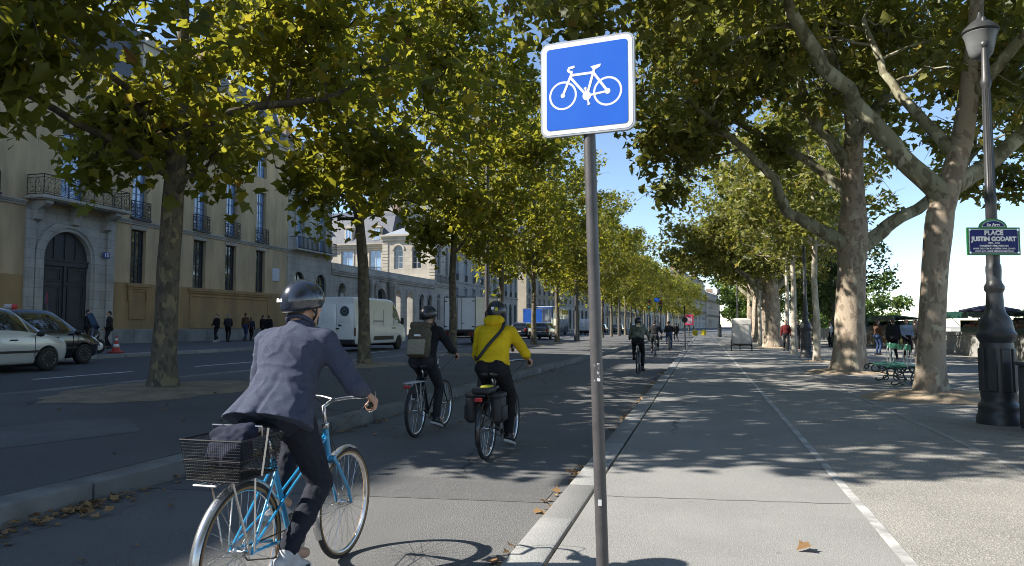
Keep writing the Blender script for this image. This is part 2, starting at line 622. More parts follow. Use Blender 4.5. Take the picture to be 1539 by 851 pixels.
W_CREAM = mat('cream limestone', (0.58, 0.52, 0.42), 0.9, (0.44, 0.39, 0.31), 0.6, 8, bump=0.1, bscale=7, bricks=(1.2, .5))
W_PALE = mat('pale stone', (0.50, 0.48, 0.44), 0.9, (0.36, 0.345, 0.31), 0.4, 8, bricks=(1.2, .5), stretch=(1.4, 1.4, .4))
W_TAN = mat('tan stone', (0.44, 0.39, 0.31), 0.9, (0.34, 0.30, 0.24), 0.4, 6)
SLATE = mat('slate roof', (0.10, 0.11, 0.13), 0.6, (0.07, 0.075, 0.09), 3, 4)
ZINC = mat('zinc roof', (0.30, 0.32, 0.35), 0.5, (0.24, 0.26, 0.28), 1.5, 4)
IRON = mat('black iron', (0.016, 0.018, 0.022), 0.5, (0.03, 0.03, 0.03), 8)
FRAME_W = mat('painted window wood', (0.55, 0.56, 0.56), 0.6, (0.45, 0.46, 0.46), 5)
FRAME_B = mat('blue grey window wood', (0.16, 0.20, 0.26), 0.6, (0.12, 0.15, 0.20), 5)
FRAME_D = mat('dark window bars', (0.03, 0.04, 0.055), 0.6, (0.025, 0.03, 0.04), 5)
DOOR_W = mat('grey green door paint', (0.045, 0.05, 0.052), 0.55, (0.032, 0.036, 0.038), 3)
GLASS = mat('window glass', (0.035, 0.05, 0.07), 0.04, (0.02, 0.03, 0.04), 1.2, 2, spec=1.0, coat=0.6)
GLASS_SKY = mat('sky painted window glass', (0.28, 0.42, 0.66), 0.05, (0.17, 0.28, 0.48), 1.2, 2, spec=1.0, coat=0.8)  # blue of the reflected sky is painted into the pane colour
CHIM = mat('chimney brick', (0.36, 0.25, 0.18), 0.9, (0.27, 0.19, 0.14), 2, 5)


def facade(mb, L, H, ops, y=0.0, reveal=0.30, zcuts=(), zmat=None, rv=0, z0=0.0, xcuts=()):
    """A wall sheet in the plane y with real openings and their reveals; ops: (x0, x1, z0, z1, arched)."""
    xs = sorted(set([0.0, L] + list(xcuts) + [o[0] for o in ops] + [o[1] for o in ops]))
    zs = sorted(set([z0, H] + list(zcuts) + [o[2] for o in ops] + [o[3] for o in ops]))
    for i in range(len(xs) - 1):
        for j in range(len(zs) - 1):
            cx_, cz_ = (xs[i] + xs[i + 1]) / 2, (zs[j] + zs[j + 1]) / 2
            if any(o[0] < cx_ < o[1] and o[2] < cz_ < o[3] for o in ops):
                continue
            mb.mi = zmat(cx_, cz_) if zmat else 0
            mb.add([(xs[i], y, zs[j]), (xs[i + 1], y, zs[j]), (xs[i + 1], y, zs[j + 1]), (xs[i], y, zs[j + 1])], [(0, 1, 2, 3)])
    for o in ops:
        x0, x1, a, c = o[:4]
        mb.mi = rv if not zmat else zmat((x0 - .01), (a + c) / 2)
        if len(o) > 4 and o[4]:
            r = (x1 - x0) / 2
            sp = c - r
            xm = (x0 + x1) / 2
            n = 12
            arc = [(xm - r * math.cos(PI * k / n), sp + r * math.sin(PI * k / n)) for k in range(n + 1)]
            mb.add([(x0, y, c)] + [(p, y, q) for p, q in arc[:n // 2 + 1]], [(0, *range(1, n // 2 + 2))])
            mb.add([(x1, y, c)] + [(p, y, q) for p, q in arc[n // 2:]], [(0, *range(1, n // 2 + 2))])
            for k in range(n):
                p, q = arc[k], arc[k + 1]
                mb.add([(p[0], y, p[1]), (q[0], y, q[1]), (q[0], y + reveal, q[1]), (p[0], y + reveal, p[1])], [(0, 1, 2, 3)])
        else:
            sp = c
            mb.add([(x0, y, c), (x1, y, c), (x1, y + reveal, c), (x0, y + reveal, c)], [(0, 1, 2, 3)])
        mb.add([(x0, y, a), (x0, y, sp), (x0, y + reveal, sp), (x0, y + reveal, a)], [(0, 1, 2, 3)])
        mb.add([(x1, y, a), (x1, y + reveal, a), (x1, y + reveal, sp), (x1, y, sp)], [(0, 1, 2, 3)])
        mb.add([(x0, y, a), (x0, y + reveal, a), (x1, y + reveal, a), (x1, y, a)], [(0, 1, 2, 3)])
    mb.mi = 0


_WM = {}


def window(parent, x0, x1, z0, z1, y, fm, gm, nx=2, nz=4, arch=False, transom=None, bw=0.045, fw=0.07, name='window'):
    """One window: the frame with its glazing bars, the pane behind it as a sub-part."""
    w, h = x1 - x0, z1 - z0
    key = (round(w, 3), round(h, 3), nx, nz, arch, transom, fm.name, gm.name, fw, bw)
    if key not in _WM:
        b = MB()
        r = w / 2
        sp = h - r if arch else h
        b.bbox((0, 0, 0), (fw, .07, sp)); b.bbox((w - fw, 0, 0), (w, .07, sp)); b.bbox((fw, 0, 0), (w - fw, .07, fw))
        if arch:
            n = 12
            for k in range(n):
                a0, a1 = PI * k / n, PI * (k + 1) / n
                q = [(r - r * math.cos(a0), sp + r * math.sin(a0)), (r - r * math.cos(a1), sp + r * math.sin(a1)),
                     (r - (r - fw) * math.cos(a1), sp + (r - fw) * math.sin(a1)), (r - (r - fw) * math.cos(a0), sp + (r - fw) * math.sin(a0))]
                b.prism(q, 0, .07, 'XZ')
            b.bbox((fw, -.01, sp - .05), (w - fw, .055, sp + .05))
            poly = [(0, 0), (w, 0)] + [(r + r * math.cos(PI * k / 16), sp + r * math.sin(PI * k / 16)) for k in range(17)]
        else:
            b.bbox((fw, 0, h - fw), (w - fw, .07, h))
            poly = [(0, 0), (w, 0), (w, h), (0, h)]
        for i in range(1, nx):
            x = w * i / nx
            bb = bw * (1.8 if nx % 2 == 0 and i == nx // 2 else 1)
            b.bbox((x - bb / 2, .008, fw), (x + bb / 2, .06, h - (fw if not arch else .04)))
        for j in range(1, nz):
            z = sp * j / nz
            b.bbox((fw, .014, z - bw / 2), (w - fw, .05, z + bw / 2))
        if transom:
            b.bbox((fw, -.012, h * transom - .06), (w - fw, .066, h * transom + .06))
        g = MB()
        g.prism(poly, .036, .046, 'XZ')
        _WM[key] = (b.mesh(name, fm), g.mesh('pane', gm))
    f_, g_ = _WM[key]
    o = link(name, f_, parent, (x0, y, z0))
    link('pane', g_, o)
    return o


def railing(x0, x1, z0, z1, y0, y1, ret=True):
    """Wrought iron: rails, uprights and scrolls; runs along x at y0 with returns to the wall at y1."""
    b = MB()
    runs = [((x0, y0), (x1, y0))]
    if ret:
        runs += [((x0, y0 + .02), (x0, y1)), ((x1, y0 + .02), (x1, y1))]
    for (ax, ay), (bx, by) in runs:
        L = math.hypot(bx - ax, by - ay)
        if L < .05: continue
        d = ((bx - ax) / L, (by - ay) / L)

        def P(s, z): return (ax + d[0] * s, ay + d[1] * s, z)
        for z, r in ((z0 + .05, .018), (z0 + .14, .012), (z1 - .14, .012), (z1, .026)):
            b.tube([P(0, z), P(L, z)], r, 6)
        n = max(1, round(L / .62))
        st = L / n
        for k in range(n + 1):
            b.tube([P(k * st, z0), P(k * st, z1)], .014, 5)
        h = z1 - z0 - .28
        for k in range(n):
            c = (k + .5) * st
            zc = (z0 + z1) / 2
            for sg in (-1, 1):
                pts = []
                for q in range(17):
                    t = q / 16
                    a = sg * (0.4 + t * 4.6)
                    rr = .05 + .16 * (1 - t)
                    pts.append(P(c + sg * st * .22 + rr * math.cos(a) * .75 * sg * .9, zc + h * .22 * sg + rr * math.sin(a)))
                b.tube(pts, .011, 4, cap=False)
                pts = [P(c + sg * st * .5 * math.sin(t * PI / 8 * .98), zc - h / 2 + h * t / 8) for t in range(9)]
                b.tube(pts, .011, 4, cap=False)
            b.tube([P(c + .09 * math.cos(t * PI / 5), zc + .13 * math.sin(t * PI / 5)) for t in range(10)], .012, 4, closed=True)
    return b


def cornice(b, x0, x1, z, out, h, y=0.0, ends=True):
    """A stepped moulding running along the wall top."""
    e = .0
    b.bbox((x0 - e, y - out * .45, z - h), (x1 + e, y + .002, z - h * .62))
    b.bbox((x0 - e, y - out * .75, z - h * .62 + .002), (x1 + e, y + .002, z - h * .3))
    b.bbox((x0 - e, y - out, z - h * .3 + .002), (x1 + e, y + .05, z))


# ---- the ochre and beige mansion by the first trees: x runs along the street, y points away from it
ZB = 0.0
V0 = 20.0
LEN = 50.55 - V0
FU = -32.0
h1 = thing('mansion', 'long beige and ochre mansion with arched carriage door and iron balconies', 'building', (FU, V0, 0), PI / 2)


def X(v): return v - V0


H1 = 15.6
wins = []          # ground floor bars and first floor tall windows, centre v and width
cols = [(34.95, 1.15), (40.25, 1.2), (43.5, 1.2), (47.0, 1.15), (25.4, 1.2)]
ops = []
for c, wd in cols:
    ops.append((X(c) - wd / 2, X(c) + wd / 2, 3.95, 7.08))
    ops.append((X(c) - wd / 2, X(c) + wd / 2, 7.72, 11.5))
    ops.append((X(c) - wd / 2, X(c) + wd / 2, 12.6, 14.6))
ops.append((X(30.3) - .75, X(30.3) + .75, 7.95, 11.6))
ops.append((X(30.12) - 1.42, X(30.12) + 1.42, 0.5, 6.35, True))


def zm(x, z):
    v = x + V0
    if 27.65 < v < 33.05 and z < 7.5: return 2
    if z < 1.28: return 3
    return 1 if z < 3.95 else 0


b = MB()
facade(b, LEN, H1, ops, reveal=.38, zcuts=(1.28, 3.95, 7.5), zmat=zm, z0=0.2, xcuts=(X(27.65), X(33.05)))
# make the portal's bays cut the sheet too
b.mi = 0
b.add([(LEN, 0, .2), (LEN, 14, .2), (LEN, 14, H1), (LEN, 0, H1), (0, 0, .2), (0, 14, .2), (0, 14, H1), (0, 0, H1)], [(0, 1, 2, 3), (5, 4, 7, 6), (1, 5, 6, 2)])
wall1 = b.build('wall', [W_BEIGE, W_OCHRE, W_PORTAL, W_PLINTH], h1)
# dark rooms behind the panes
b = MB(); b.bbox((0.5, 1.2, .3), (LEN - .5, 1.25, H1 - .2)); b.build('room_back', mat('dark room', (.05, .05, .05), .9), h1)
b = MB()
for xa, xb in ((0, X(27.6)), (X(33.15), LEN)):
    cornice(b, xa, xb, 7.62, .16, .26, -.002)
cornice(b, 0, LEN, H1, .5, .7, -.002)
b.build('moulding', W_STONE, h1)
# plinth blocks proud of the wall
b = MB()
x = X(33.05)
rnd = random.Random(5)
for xa, xb in ((X(33.1), LEN), (0, X(27.6))):
    x = xa
    b = MB()
    while x < xb - .2:
        l = min(rnd.uniform(1.1, 1.9), xb - x)
        b.rbox((x + l / 2, -.03 + rnd.uniform(-.01, .01), .84), (l - .012, .14, .86), .02, 1)
        x += l
    b.build('plinth', W_PLINTH, h1)
# sills, sunken panels
b = MB()
for xa, xb in ((X(34.1), X(35.95)), (X(39.2), X(48.3)), (X(24.4), X(26.4))):
    b = MB(); b.bbox((xa, -.17, 3.74), (xb, -.002, 3.92)); b.bbox((xa + .08, -.1, 3.6), (xb - .08, -.002, 3.738)); b.build('sill', W_OCHRE, h1)
b = MB()


def panel(xa, xb, za, zb, t=.09):
    b.bbox((xa, -.06, za), (xa + t, -.002, zb)); b.bbox((xb - t, -.06, za), (xb, -.002, zb))
    b.bbox((xa + t, -.06, za), (xb - t, -.002, za + t)); b.bbox((xa + t, -.06, zb - t), (xb - t, -.002, zb))


panel(X(34.35), X(35.7), 1.85, 3.55)
panel(X(39.4), X(48.1), 1.3, 3.5, .12)
b.bbox((X(34.2), -.13, 2.95), (X(34.48), -.062, 3.58)); b.bbox((X(35.58), -.13, 2.95), (X(35.86), -.062, 3.58))
b.build('relief_panel', W_OCHRE, h1)
for c, wd in cols:
    window(h1, X(c) - wd / 2, X(c) + wd / 2, 3.95, 7.08, .22, FRAME_D, GLASS, 4, 4, bw=.05)
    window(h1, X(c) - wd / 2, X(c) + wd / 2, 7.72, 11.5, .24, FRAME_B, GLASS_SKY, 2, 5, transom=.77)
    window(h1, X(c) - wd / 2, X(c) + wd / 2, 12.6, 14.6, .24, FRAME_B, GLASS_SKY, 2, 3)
    rb = MB(); rb = railing(X(c) - wd / 2 - .08, X(c) + wd / 2 + .08, 7.74, 8.72, -.22, -.01)
    rb.bbox((X(c) - wd / 2 - .14, -.27, 7.625), (X(c) + wd / 2 + .14, -.003, 7.73))
    rb.build('window_railing', IRON, h1)
    s = MB(); s.bbox((X(c) - wd / 2 - .05, -.05, 7.1), (X(c) + wd / 2 + .05, -.002, 7.3)); s.build('lintel', W_STONE, h1)
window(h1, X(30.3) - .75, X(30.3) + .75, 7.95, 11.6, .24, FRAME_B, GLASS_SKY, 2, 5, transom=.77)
# portal: surround moulding, consoles, balcony
b = MB()
n = 20
xm, sp = X(30.12), 6.35 - 1.42
for r0, r1, o in ((1.43, 1.62, .07), (1.62, 1.95, .14)):
    q = [(xm - r1, .5)] + [(xm - r1 * math.cos(PI * k / n), sp + r1 * math.sin(PI * k / n)) for k in range(n + 1)] + [(xm + r1, .5)]
    q2 = [(xm - r0, .5)] + [(xm - r0 * math.cos(PI * k / n), sp + r0 * math.sin(PI * k / n)) for k in range(n + 1)] + [(xm + r0, .5)]
    for k in range(len(q) - 1):
        b.prism([q2[k], q2[k + 1], q[k + 1], q[k]], -o, -.002, 'XZ')
b.bbox((X(27.62), -.12, .45), (X(28.12), -.002, 7.2)); b.bbox((X(32.6), -.12, .45), (X(33.08), -.002, 7.2))
for v in (28.1, 30.3, 32.45):
    prof = [(0, 7.70), (-.95, 7.70), (-.95, 7.5), (-.75, 7.35), (-.5, 7.25), (-.35, 7.0), (-.3, 6.75), (0, 6.6)]
    b.prism(prof, X(v) - .2, X(v) + .2, 'YZ')
b.build('portal_surround', W_PORTAL, h1)
b = MB(); b.rbox((X(30.35), -.55, 7.79), (5.6, 1.15, .16), .03); b.rbox((X(30.35), -.53, 7.69), (5.3, 1.0, .06), .02)
bal = b.build('balcony', W_STONE, h1)
railing(X(27.65), X(33.05), 7.88, 8.88, -1.05, -.02).build('balcony_railing', IRON, bal)
b = MB()
b.prism([(xm - 1.42, .5), (xm + 1.42, .5)] + [(xm + 1.42 * math.cos(PI * k / n), sp + 1.42 * math.sin(PI * k / n)) for k in range(n + 1)], .2, .3, 'XZ')
b.bbox((xm - 1.42, .1, 4.55), (xm + 1.42, .199, 4.8)); b.bbox((xm - 1.42, .06, 4.8), (xm + 1.42, .199, 4.9)); b.bbox((xm - .07, .12, .5), (xm + .07, .199, 4.55))
for s in (-1, 1):
    for za, zb in ((.7, 1.5), (1.7, 3.6), (3.75, 4.45)):
        xa, xb = sorted((xm + s * .2, xm + s * 1.25))
        for t, o in ((0, .15), (.1, .17)):
            p0, p1, p2, p3 = xa + t, xb - t, za + t, zb - t
            b.bbox((p0, o, p2), (p0 + .07, .199, p3)); b.bbox((p1 - .07, o, p2), (p1, .199, p3)); b.bbox((p0 + .07, o, p2), (p1 - .07, .199, p2 + .07)); b.bbox((p0 + .07, o, p3 - .07), (p1 - .07, .199, p3))
for s in (-.65, 0, .65):
    b.bbox((xm + s - .03, .15, 4.9), (xm + s + .03, .199, 6.0 if s else 6.3))
door = b.build('carriage_door', DOOR_W, h1)
MB().sphere((xm - .15, .1, 1.7), .05).build('handle', mat('brass', (.35, .25, .1), .35, metal=1), door)
# number plate
b = MB(); b.rbox((X(32.5), -.135, 5.36), (.42, .03, .34), .01)
np_ = b.build('number_plate', mat('enamel blue', (.02, .07, .32), .25, (.018, .06, .28), coat=.5), h1)
lettering('15', .3, mat('enamel white', (.8, .8, .8), .3), np_, (X(32.5), -.153, 5.36), (PI / 2, 0, 0), bold=.008)
b = MB(); b.rbox((X(48.97), -.03, 5.42), (.95, .05, 1.0), .03); pl = b.build('wall_plaque', mat('pale plaque', (.6, .62, .66), .5), h1)
# mansard roof with dormers and stacks
b = MB()
zr = H1
b.add([(0, .1, zr), (LEN, .1, zr), (LEN - .01, 1.7, zr + 4.2), (.01, 1.7, zr + 4.2), (0, 14, zr), (LEN, 14, zr), (LEN - .01, 12.3, zr + 4.2), (.01, 12.3, zr + 4.2), (0, 7, zr + 6.2), (LEN, 7, zr + 6.2)],
      [(0, 1, 2, 3), (5, 4, 7, 6), (3, 2, 9, 8), (7, 8, 9, 6), (0, 3, 8, 7, 4), (1, 5, 6, 9, 2)])
roof = b.build('roof', SLATE, h1)
for v in (36, 44):
    b = MB(); b.bbox((X(v) - .7, .4, zr + .5), (X(v) + .7, 2.4, zr + 2.9)); b.prism([(X(v) - .85, zr + 2.9), (X(v) + .85, zr + 2.9), (X(v), zr + 3.6)], .25, 2.4, 'XZ')
    dm = b.build('dormer', W_STONE, roof)
for v in (28, 49):
    b = MB(); b.bbox((X(v) - .5, 5, zr + 4), (X(v) + .5, 8.5, zr + 8.4))
    for k in range(5): b.lathe([(.14, 0), (.11, .6)], 8, (X(v), 5.5 + k * .65, zr + 8.4))
    b.build('chimney', CHIM, roof)


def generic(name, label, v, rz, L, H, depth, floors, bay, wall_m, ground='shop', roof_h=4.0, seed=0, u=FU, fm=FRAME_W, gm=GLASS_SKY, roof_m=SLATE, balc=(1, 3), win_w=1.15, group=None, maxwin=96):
    """A terrace house: openings by floor, mouldings, balconies, mansard with dormers and chimney stacks."""
    rnd = random.Random(seed)
    t = thing(name, label, 'building', (u, v, 0), rz, group)
    n = max(2, int(L / bay))
    st = L / n
    ops, wl = [], []
    for fi, (za, zb, ar) in enumerate(floors):
        for k in range(n):
            c = (k + .5) * st
            ww = win_w * (1.5 if ar and fi == 0 else 1)
            ops.append((c - ww / 2, c + ww / 2, za, zb, ar)); wl.append((fi, ops[-1]))
    b = MB()
    facade(b, L, H, ops, reveal=.3, z0=0.2)
    b.add([(L, 0, .2), (L, depth, .2), (L, depth, H), (L, 0, H), (0, 0, .2), (0, depth, .2), (0, depth, H), (0, 0, H)], [(0, 1, 2, 3), (5, 4, 7, 6), (1, 5, 6, 2), (3, 2, 6, 7)])
    b.build('wall', wall_m, t)
    b = MB()
    for fi, (za, zb, ar) in enumerate(floors[1:]):
        cornice(b, 0, L, za - .12, .16, .25, -.002)
    cornice(b, 0, L, H, .55, .7, -.002)
    for fi, o in wl:
        if fi and not o[4]:
            b.bbox((o[0] - .16, -.07, o[2] + .02), (o[0] - .002, -.002, o[3] + .16)); b.bbox((o[1] + .002, -.07, o[2] + .02), (o[1] + .16, -.002, o[3] + .16)); b.bbox((o[0] - .002, -.07, o[3] + .002), (o[1] + .002, -.002, o[3] + .16))
            b.bbox((o[0] - .22, -.16, o[3] + .162), (o[1] + .22, -.002, o[3] + .28))
    b.build('moulding', wall_m, t)
    for fi, o in wl[:maxwin]:
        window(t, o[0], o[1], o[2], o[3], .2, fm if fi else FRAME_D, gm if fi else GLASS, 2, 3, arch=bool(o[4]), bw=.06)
    for fi in range(1, len(floors)):
        za = floors[fi][0]
        if fi in balc:
            bb = MB(); bb.bbox((.3, -.75, za - .11), (L - .3, -.003, za - .005))
            sl_ = bb.build('balcony', wall_m, t)
            b = MB()
            for z in (za + .08, za + .95): b.tube([(.35, -.7, z), (L - .35, -.7, z)], .03, 4)
            k = .35
            while k < L - .3:
                b.bbox((k, -.715, za), (k + .05, -.685, za + .95)); k += .2
            for kx in (.35, L - .35): b.tube([(kx, -.7, za + .95), (kx, -.01, za + .95)], .03, 4)
            b.build('railing', IRON, sl_)
        else:
            b = MB()
            for k, (f2, o) in enumerate(wl):
                if f2 == fi:
                    b.tube([(o[0], -.12, za + .85), (o[1], -.12, za + .85)], .03, 4); b.tube([(o[0], -.12, za + .08), (o[1], -.12, za + .08)], .02, 4)
                    q = o[0]
                    while q <= o[1]: b.bbox((q, -.135, za), (q + .03, -.105, za + .85)); q += .16
            b.build('window_guards', IRON, t).name = 'railing'
    if roof_h:
        a = min(1.8, depth / 4)
        b = MB()
        b.add([(0, .15, H), (L, .15, H), (L, a, H + roof_h * .75), (0, a, H + roof_h * .75), (0, depth, H), (L, depth, H), (L, depth - a, H + roof_h * .75), (0, depth - a, H + roof_h * .75), (0, depth / 2, H + roof_h), (L, depth / 2, H + roof_h)],
              [(0, 1, 2, 3), (5, 4, 7, 6), (3, 2, 9, 8), (7, 8, 9, 6), (0, 3, 8, 7, 4), (1, 5, 6, 9, 2)])
        rf = b.build('roof', roof_m, t)
        for k in range(n):
            c = (k + .5) * st
            b = MB(); b.bbox((c - .65, .35, H + .3), (c + .65, 2.2, H + 2.1)); b.prism([(c - .8, H + 2.1), (c + .8, H + 2.1), (c, H + 2.6)], .2, 2.2, 'XZ')
            dm = b.build('dormer', W_CREAM, rf)
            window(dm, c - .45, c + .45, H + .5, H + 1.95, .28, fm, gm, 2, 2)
        for c in (.5, L - .5):
            b = MB(); b.bbox((c - .45, depth * .3, H + 1), (c + .45, depth * .62, H + roof_h + 1.8))
            for k in range(4): b.lathe([(.13, 0), (.1, .55)], 6, (c, depth * .33 + k * depth * .08, H + roof_h + 1.8))
            b.build('chimney', CHIM, rf)
    return t


# ---- its taller neighbour towards the camera: out of view, it shades the street
generic('corner_house', 'tall stone corner house before the mansion', -46, PI / 2, 65.9, 20.95, 15, [(.8, 5.2, True), (6.4, 9.6, False), (10.6, 13.4, False), (14.2, 16.2, False), (17.2, 19.2, False)], 4.2, W_STONE, seed=9, balc=(1,), roof_h=5, maxwin=0)

# ---- stone block next door with an iron balcony over round windows
b2 = generic('stone_house', 'tall grey stone house with iron balcony between mansion and low arcade wall', 50.6, PI / 2, 7.0, 14.6, 14,
             [(1.0, 5.9, True), (7.7, 11.6, False), (12.3, 14.0, False)], 3.2, W_STONE, seed=2, balc=(1,), win_w=1.2, roof_h=4)

# ---- low screen wall of the courtyard
LW = 25.4
sw = thing('screen_wall', 'low courtyard wall with round arches, niches and a columned gateway', 'wall', (FU, 57.62, 0), PI / 2)
ops = [(1.2, 2.6, 2.4, 5.4, True), (5.1, 6.5, 2.4, 5.4, True), (9.0, 11.4, .5, 5.3, True), (13.6, 15.2, .5, 5.4, True), (17.0, 18.6, .5, 5.4, True), (20.6, 21.9, 2.2, 5.2, True), (23.2, 24.5, 2.2, 5.2, True)]
b = MB(); facade(b, LW, 7.1, ops, reveal=.55, z0=.2); b.mi = 0
b.add([(0, 0, 7.1), (LW, 0, 7.1), (LW, .9, 7.1), (0, .9, 7.1), (0, .9, .2), (LW, .9, .2)], [(0, 1, 2, 3)])
facade(b, LW, 7.1, ops[2:5], y=.9, reveal=-.35, z0=.2)
b.build('wall', W_STONE, sw)
b = MB(); cornice(b, 0, LW, 6.55, .35, .5, -.002); b.bbox((0, -.06, 6.56), (LW, -.003, 7.12))
for o in ops:
    r1, r0 = (o[1] - o[0]) / 2 + .22, (o[1] - o[0]) / 2 + .003
    xm_, sp_ = (o[0] + o[1]) / 2, o[3] - (o[1] - o[0]) / 2
    for k in range(12):
        a0, a1 = PI * k / 12, PI * (k + 1) / 12
        b.prism([(xm_ + r0 * math.cos(a0), sp_ + r0 * math.sin(a0)), (xm_ + r0 * math.cos(a1), sp_ + r0 * math.sin(a1)), (xm_ + r1 * math.cos(a1), sp_ + r1 * math.sin(a1)), (xm_ + r1 * math.cos(a0), sp_ + r1 * math.sin(a0))], -.09, -.002, 'XZ')
b.build('moulding', W_STONE, sw)
for xx in (7.6, 8.4, 12.0, 12.8):
    MB().lathe([(.3, .5), (.3, .8), (.24, .9), (.24, 3.0), (.2, 5.4), (.26, 5.5), (.32, 5.8), (.32, 6.0)], 14, (xx, -.3, 0)).build('column', W_STONE, sw, auto=40)
for k in (0, 1):
    b = MB(); b.bbox((ops[k][0] - .1, .56, 2.3), (ops[k][1] + .1, .6, 5.5)); b.build('niche_back', W_PLINTH, sw)
for k in (2,):
    b = MB(); b.bbox((ops[k][0], .4, .5), (ops[k][1], .5, 5.3)); b.build('gate', FRAME_D, sw)
for k in (5, 6):
    window(sw, ops[k][0], ops[k][1], ops[k][2], ops[k][3], .3, FRAME_D, GLASS, 2, 3, arch=True)
BUST = mat('white bust stone', (.6, .57, .5), .8, (.4, .38, .33), 6, 5)
for k, (ox, lb) in enumerate(((1.9, 'pale stone bust in the arched niche next to the tall stone house'), (5.8, 'pale stone bust in the second niche, nearer the gateway columns'))):
    b = MB(); b.bbox((-.3, -.3, 0), (.3, .3, .25)); b.lathe([(.16, .25), (.13, .6), (.36, .9), (.42, 1.15), (.3, 1.4), (.12, 1.5), (.11, 1.62)], 12, sx=.7); b.sphere((0, 0, 1.82), (.17, .2, .25))
    tag(b.build('stone_bust', BUST, smooth=True, loc=(FU - .28 if False else FU + .02, 57.62 + ox, 2.42)), lb, 'statue', 'busts in the wall niches')

# ---- pavilion standing at the courtyard's far end: its near side catches the sun
pv = thing('corner_pavilion', 'sunlit cream pavilion with two arched windows and banded corners', 'building', (FU - 7.0, 83.05, 0), 0)
LP = 7.0
ops = [(1.55, 2.75, 8.6, 11.55, True), (4.0, 5.2, 8.6, 11.55, True), (1.5, 2.8, 2.5, 5.5, True), (4.0, 5.3, 2.5, 5.5, True)]
b = MB(); facade(b, LP, 12.3, ops, reveal=.3, z0=.2)
opsR = [(1.0, 2.1, 8.0, 11.5, True), (3.9, 5.0, 8.0, 11.5, True), (1.0, 2.1, 2.2, 5.4, True), (3.9, 5.0, 2.2, 5.4, True)]
b.T = Matrix.Translation((LP, 0, 0)) @ Matrix.Rotation(PI / 2, 4, 'Z'); facade(b, 6.2, 12.3, opsR, reveal=.3, z0=.2)
b.T = None; b.mi = 0
b.add([(0, 0, .2), (0, 6.2, .2), (0, 6.2, 12.3), (0, 0, 12.3), (LP, 6.2, .2), (LP, 6.2, 12.3)], [(1, 0, 3, 2), (4, 1, 2, 5)])
b.build('wall', W_CREAM, pv)
b = MB(); cornice(b, -.2, LP + .3, 12.9, .5, .75, -.002)
for k in range(12):
    z = 7.3 + k * .4
    for xa, xb in ((0, .75), (LP - .75, LP + .07)): b.bbox((xa, -.08, z), (xb, -.002, z + .33))
    b.bbox((LP + .002, 0.02, z), (LP + .08, .7, z + .33)); b.bbox((LP + .002, 5.5, z), (LP + .08, 6.2, z + .33))
for o in ops[:2]:
    r1, r0 = .85, .62; xm_, sp_ = (o[0] + o[1]) / 2, o[3] - .6
    for k in range(12):
        a0, a1 = PI * k / 12, PI * (k + 1) / 12
        b.prism([(xm_ + r0 * math.cos(a0), sp_ + r0 * math.sin(a0)), (xm_ + r0 * math.cos(a1), sp_ + r0 * math.sin(a1)), (xm_ + r1 * math.cos(a1), sp_ + r1 * math.sin(a1)), (xm_ + r1 * math.cos(a0), sp_ + r1 * math.sin(a0))], -.09, -.002, 'XZ')
b.T = Matrix.Translation((LP, 0, 0)) @ Matrix.Rotation(PI / 2, 4, 'Z'); cornice(b, .01, 6.3, 12.9, .48, .75, -.002); cornice(b, 0.01, 6.2, 6.75, .3, .45, -.002); b.T = None
b.build('moulding', W_CREAM, pv)
for o in ops: window(pv, o[0], o[1], o[2], o[3], .2, FRAME_W, GLASS, 2, 3, arch=True)
for o in opsR:
    wn = window(pv, o[0], o[1], o[2], o[3], .2, FRAME_W, GLASS, 2, 3, arch=True)
    wn.location = (LP - .2, o[0], o[2]); wn.rotation_euler = (0, 0, PI / 2)
b = railing(0, 6.0, 6.85, 7.8, 0, 0, ret=False)
o = b.build('railing', IRON, pv); o.location = (LP + .3, .1, 0); o.rotation_euler = (0, 0, PI / 2)
b = MB(); b.add([(0, 0, 12.9), (LP, 0, 12.9), (LP, 6.2, 12.9), (0, 6.2, 12.9), (LP / 2, 3.1, 14.8)], [(0, 1, 4), (1, 2, 4), (2, 3, 4), (3, 0, 4)]); b.build('roof', ZINC, pv)
generic('courtyard_wing', 'sunlit cream wing set back behind the courtyard wall with slate mansard', 85.2, 0, 20.0, 12.2, 10, [(1.0, 5.0, False), (8.2, 11.3, False)], 4.0, W_CREAM, seed=4, u=FU - 27.05, balc=(), roof_h=5.0, win_w=1.7)

FL5 = [(.8, 3.6, False), (4.5, 6.6, False), (7.6, 10.6, False), (11.6, 14.2, False), (15.0, 17.0, False)]
FLA = [(.8, 5.2, True), (6.4, 9.6, False), (10.6, 13.4, False), (14.2, 16.2, False)]
specs = [  # v0, v1, H, floors, wall, label
    (89.4, 104.5, 17.6, FL5, W_PALE, 'pale grey terrace house beside the corner pavilion'),
    (104.6, 124.0, 17.2, FLA, W_PALE, 'pale terrace house with arched ground floor behind the box lorry'),
    (130.0, 156.0, 17.8, FL5, W_TAN, 'tan terrace house behind the blue double deck bus'),
    (156.1, 190.0, 18.2, FLA, W_PALE, 'long pale terrace house behind the far median trees'),
    (190.1, 232.0, 17.4, FL5, W_TAN, 'long tan terrace house with balconies beyond the far white van'),
    (236.0, 276.0, 19.5, FLA, W_PALE, 'tall pale terrace house rising beyond the end of the tree row'),
    (282.0, 326.0, 18.0, FL5, W_CREAM, 'cream terrace house in the far distance with steep slate roof'),
    (326.1, 380.0, 22.0, FL5, W_PALE, 'tall far terrace house above the pink poster panel'),
    (384.0, 440.0, 17.0, FLA, W_TAN, 'last visible tan terrace house where the street closes'),
]
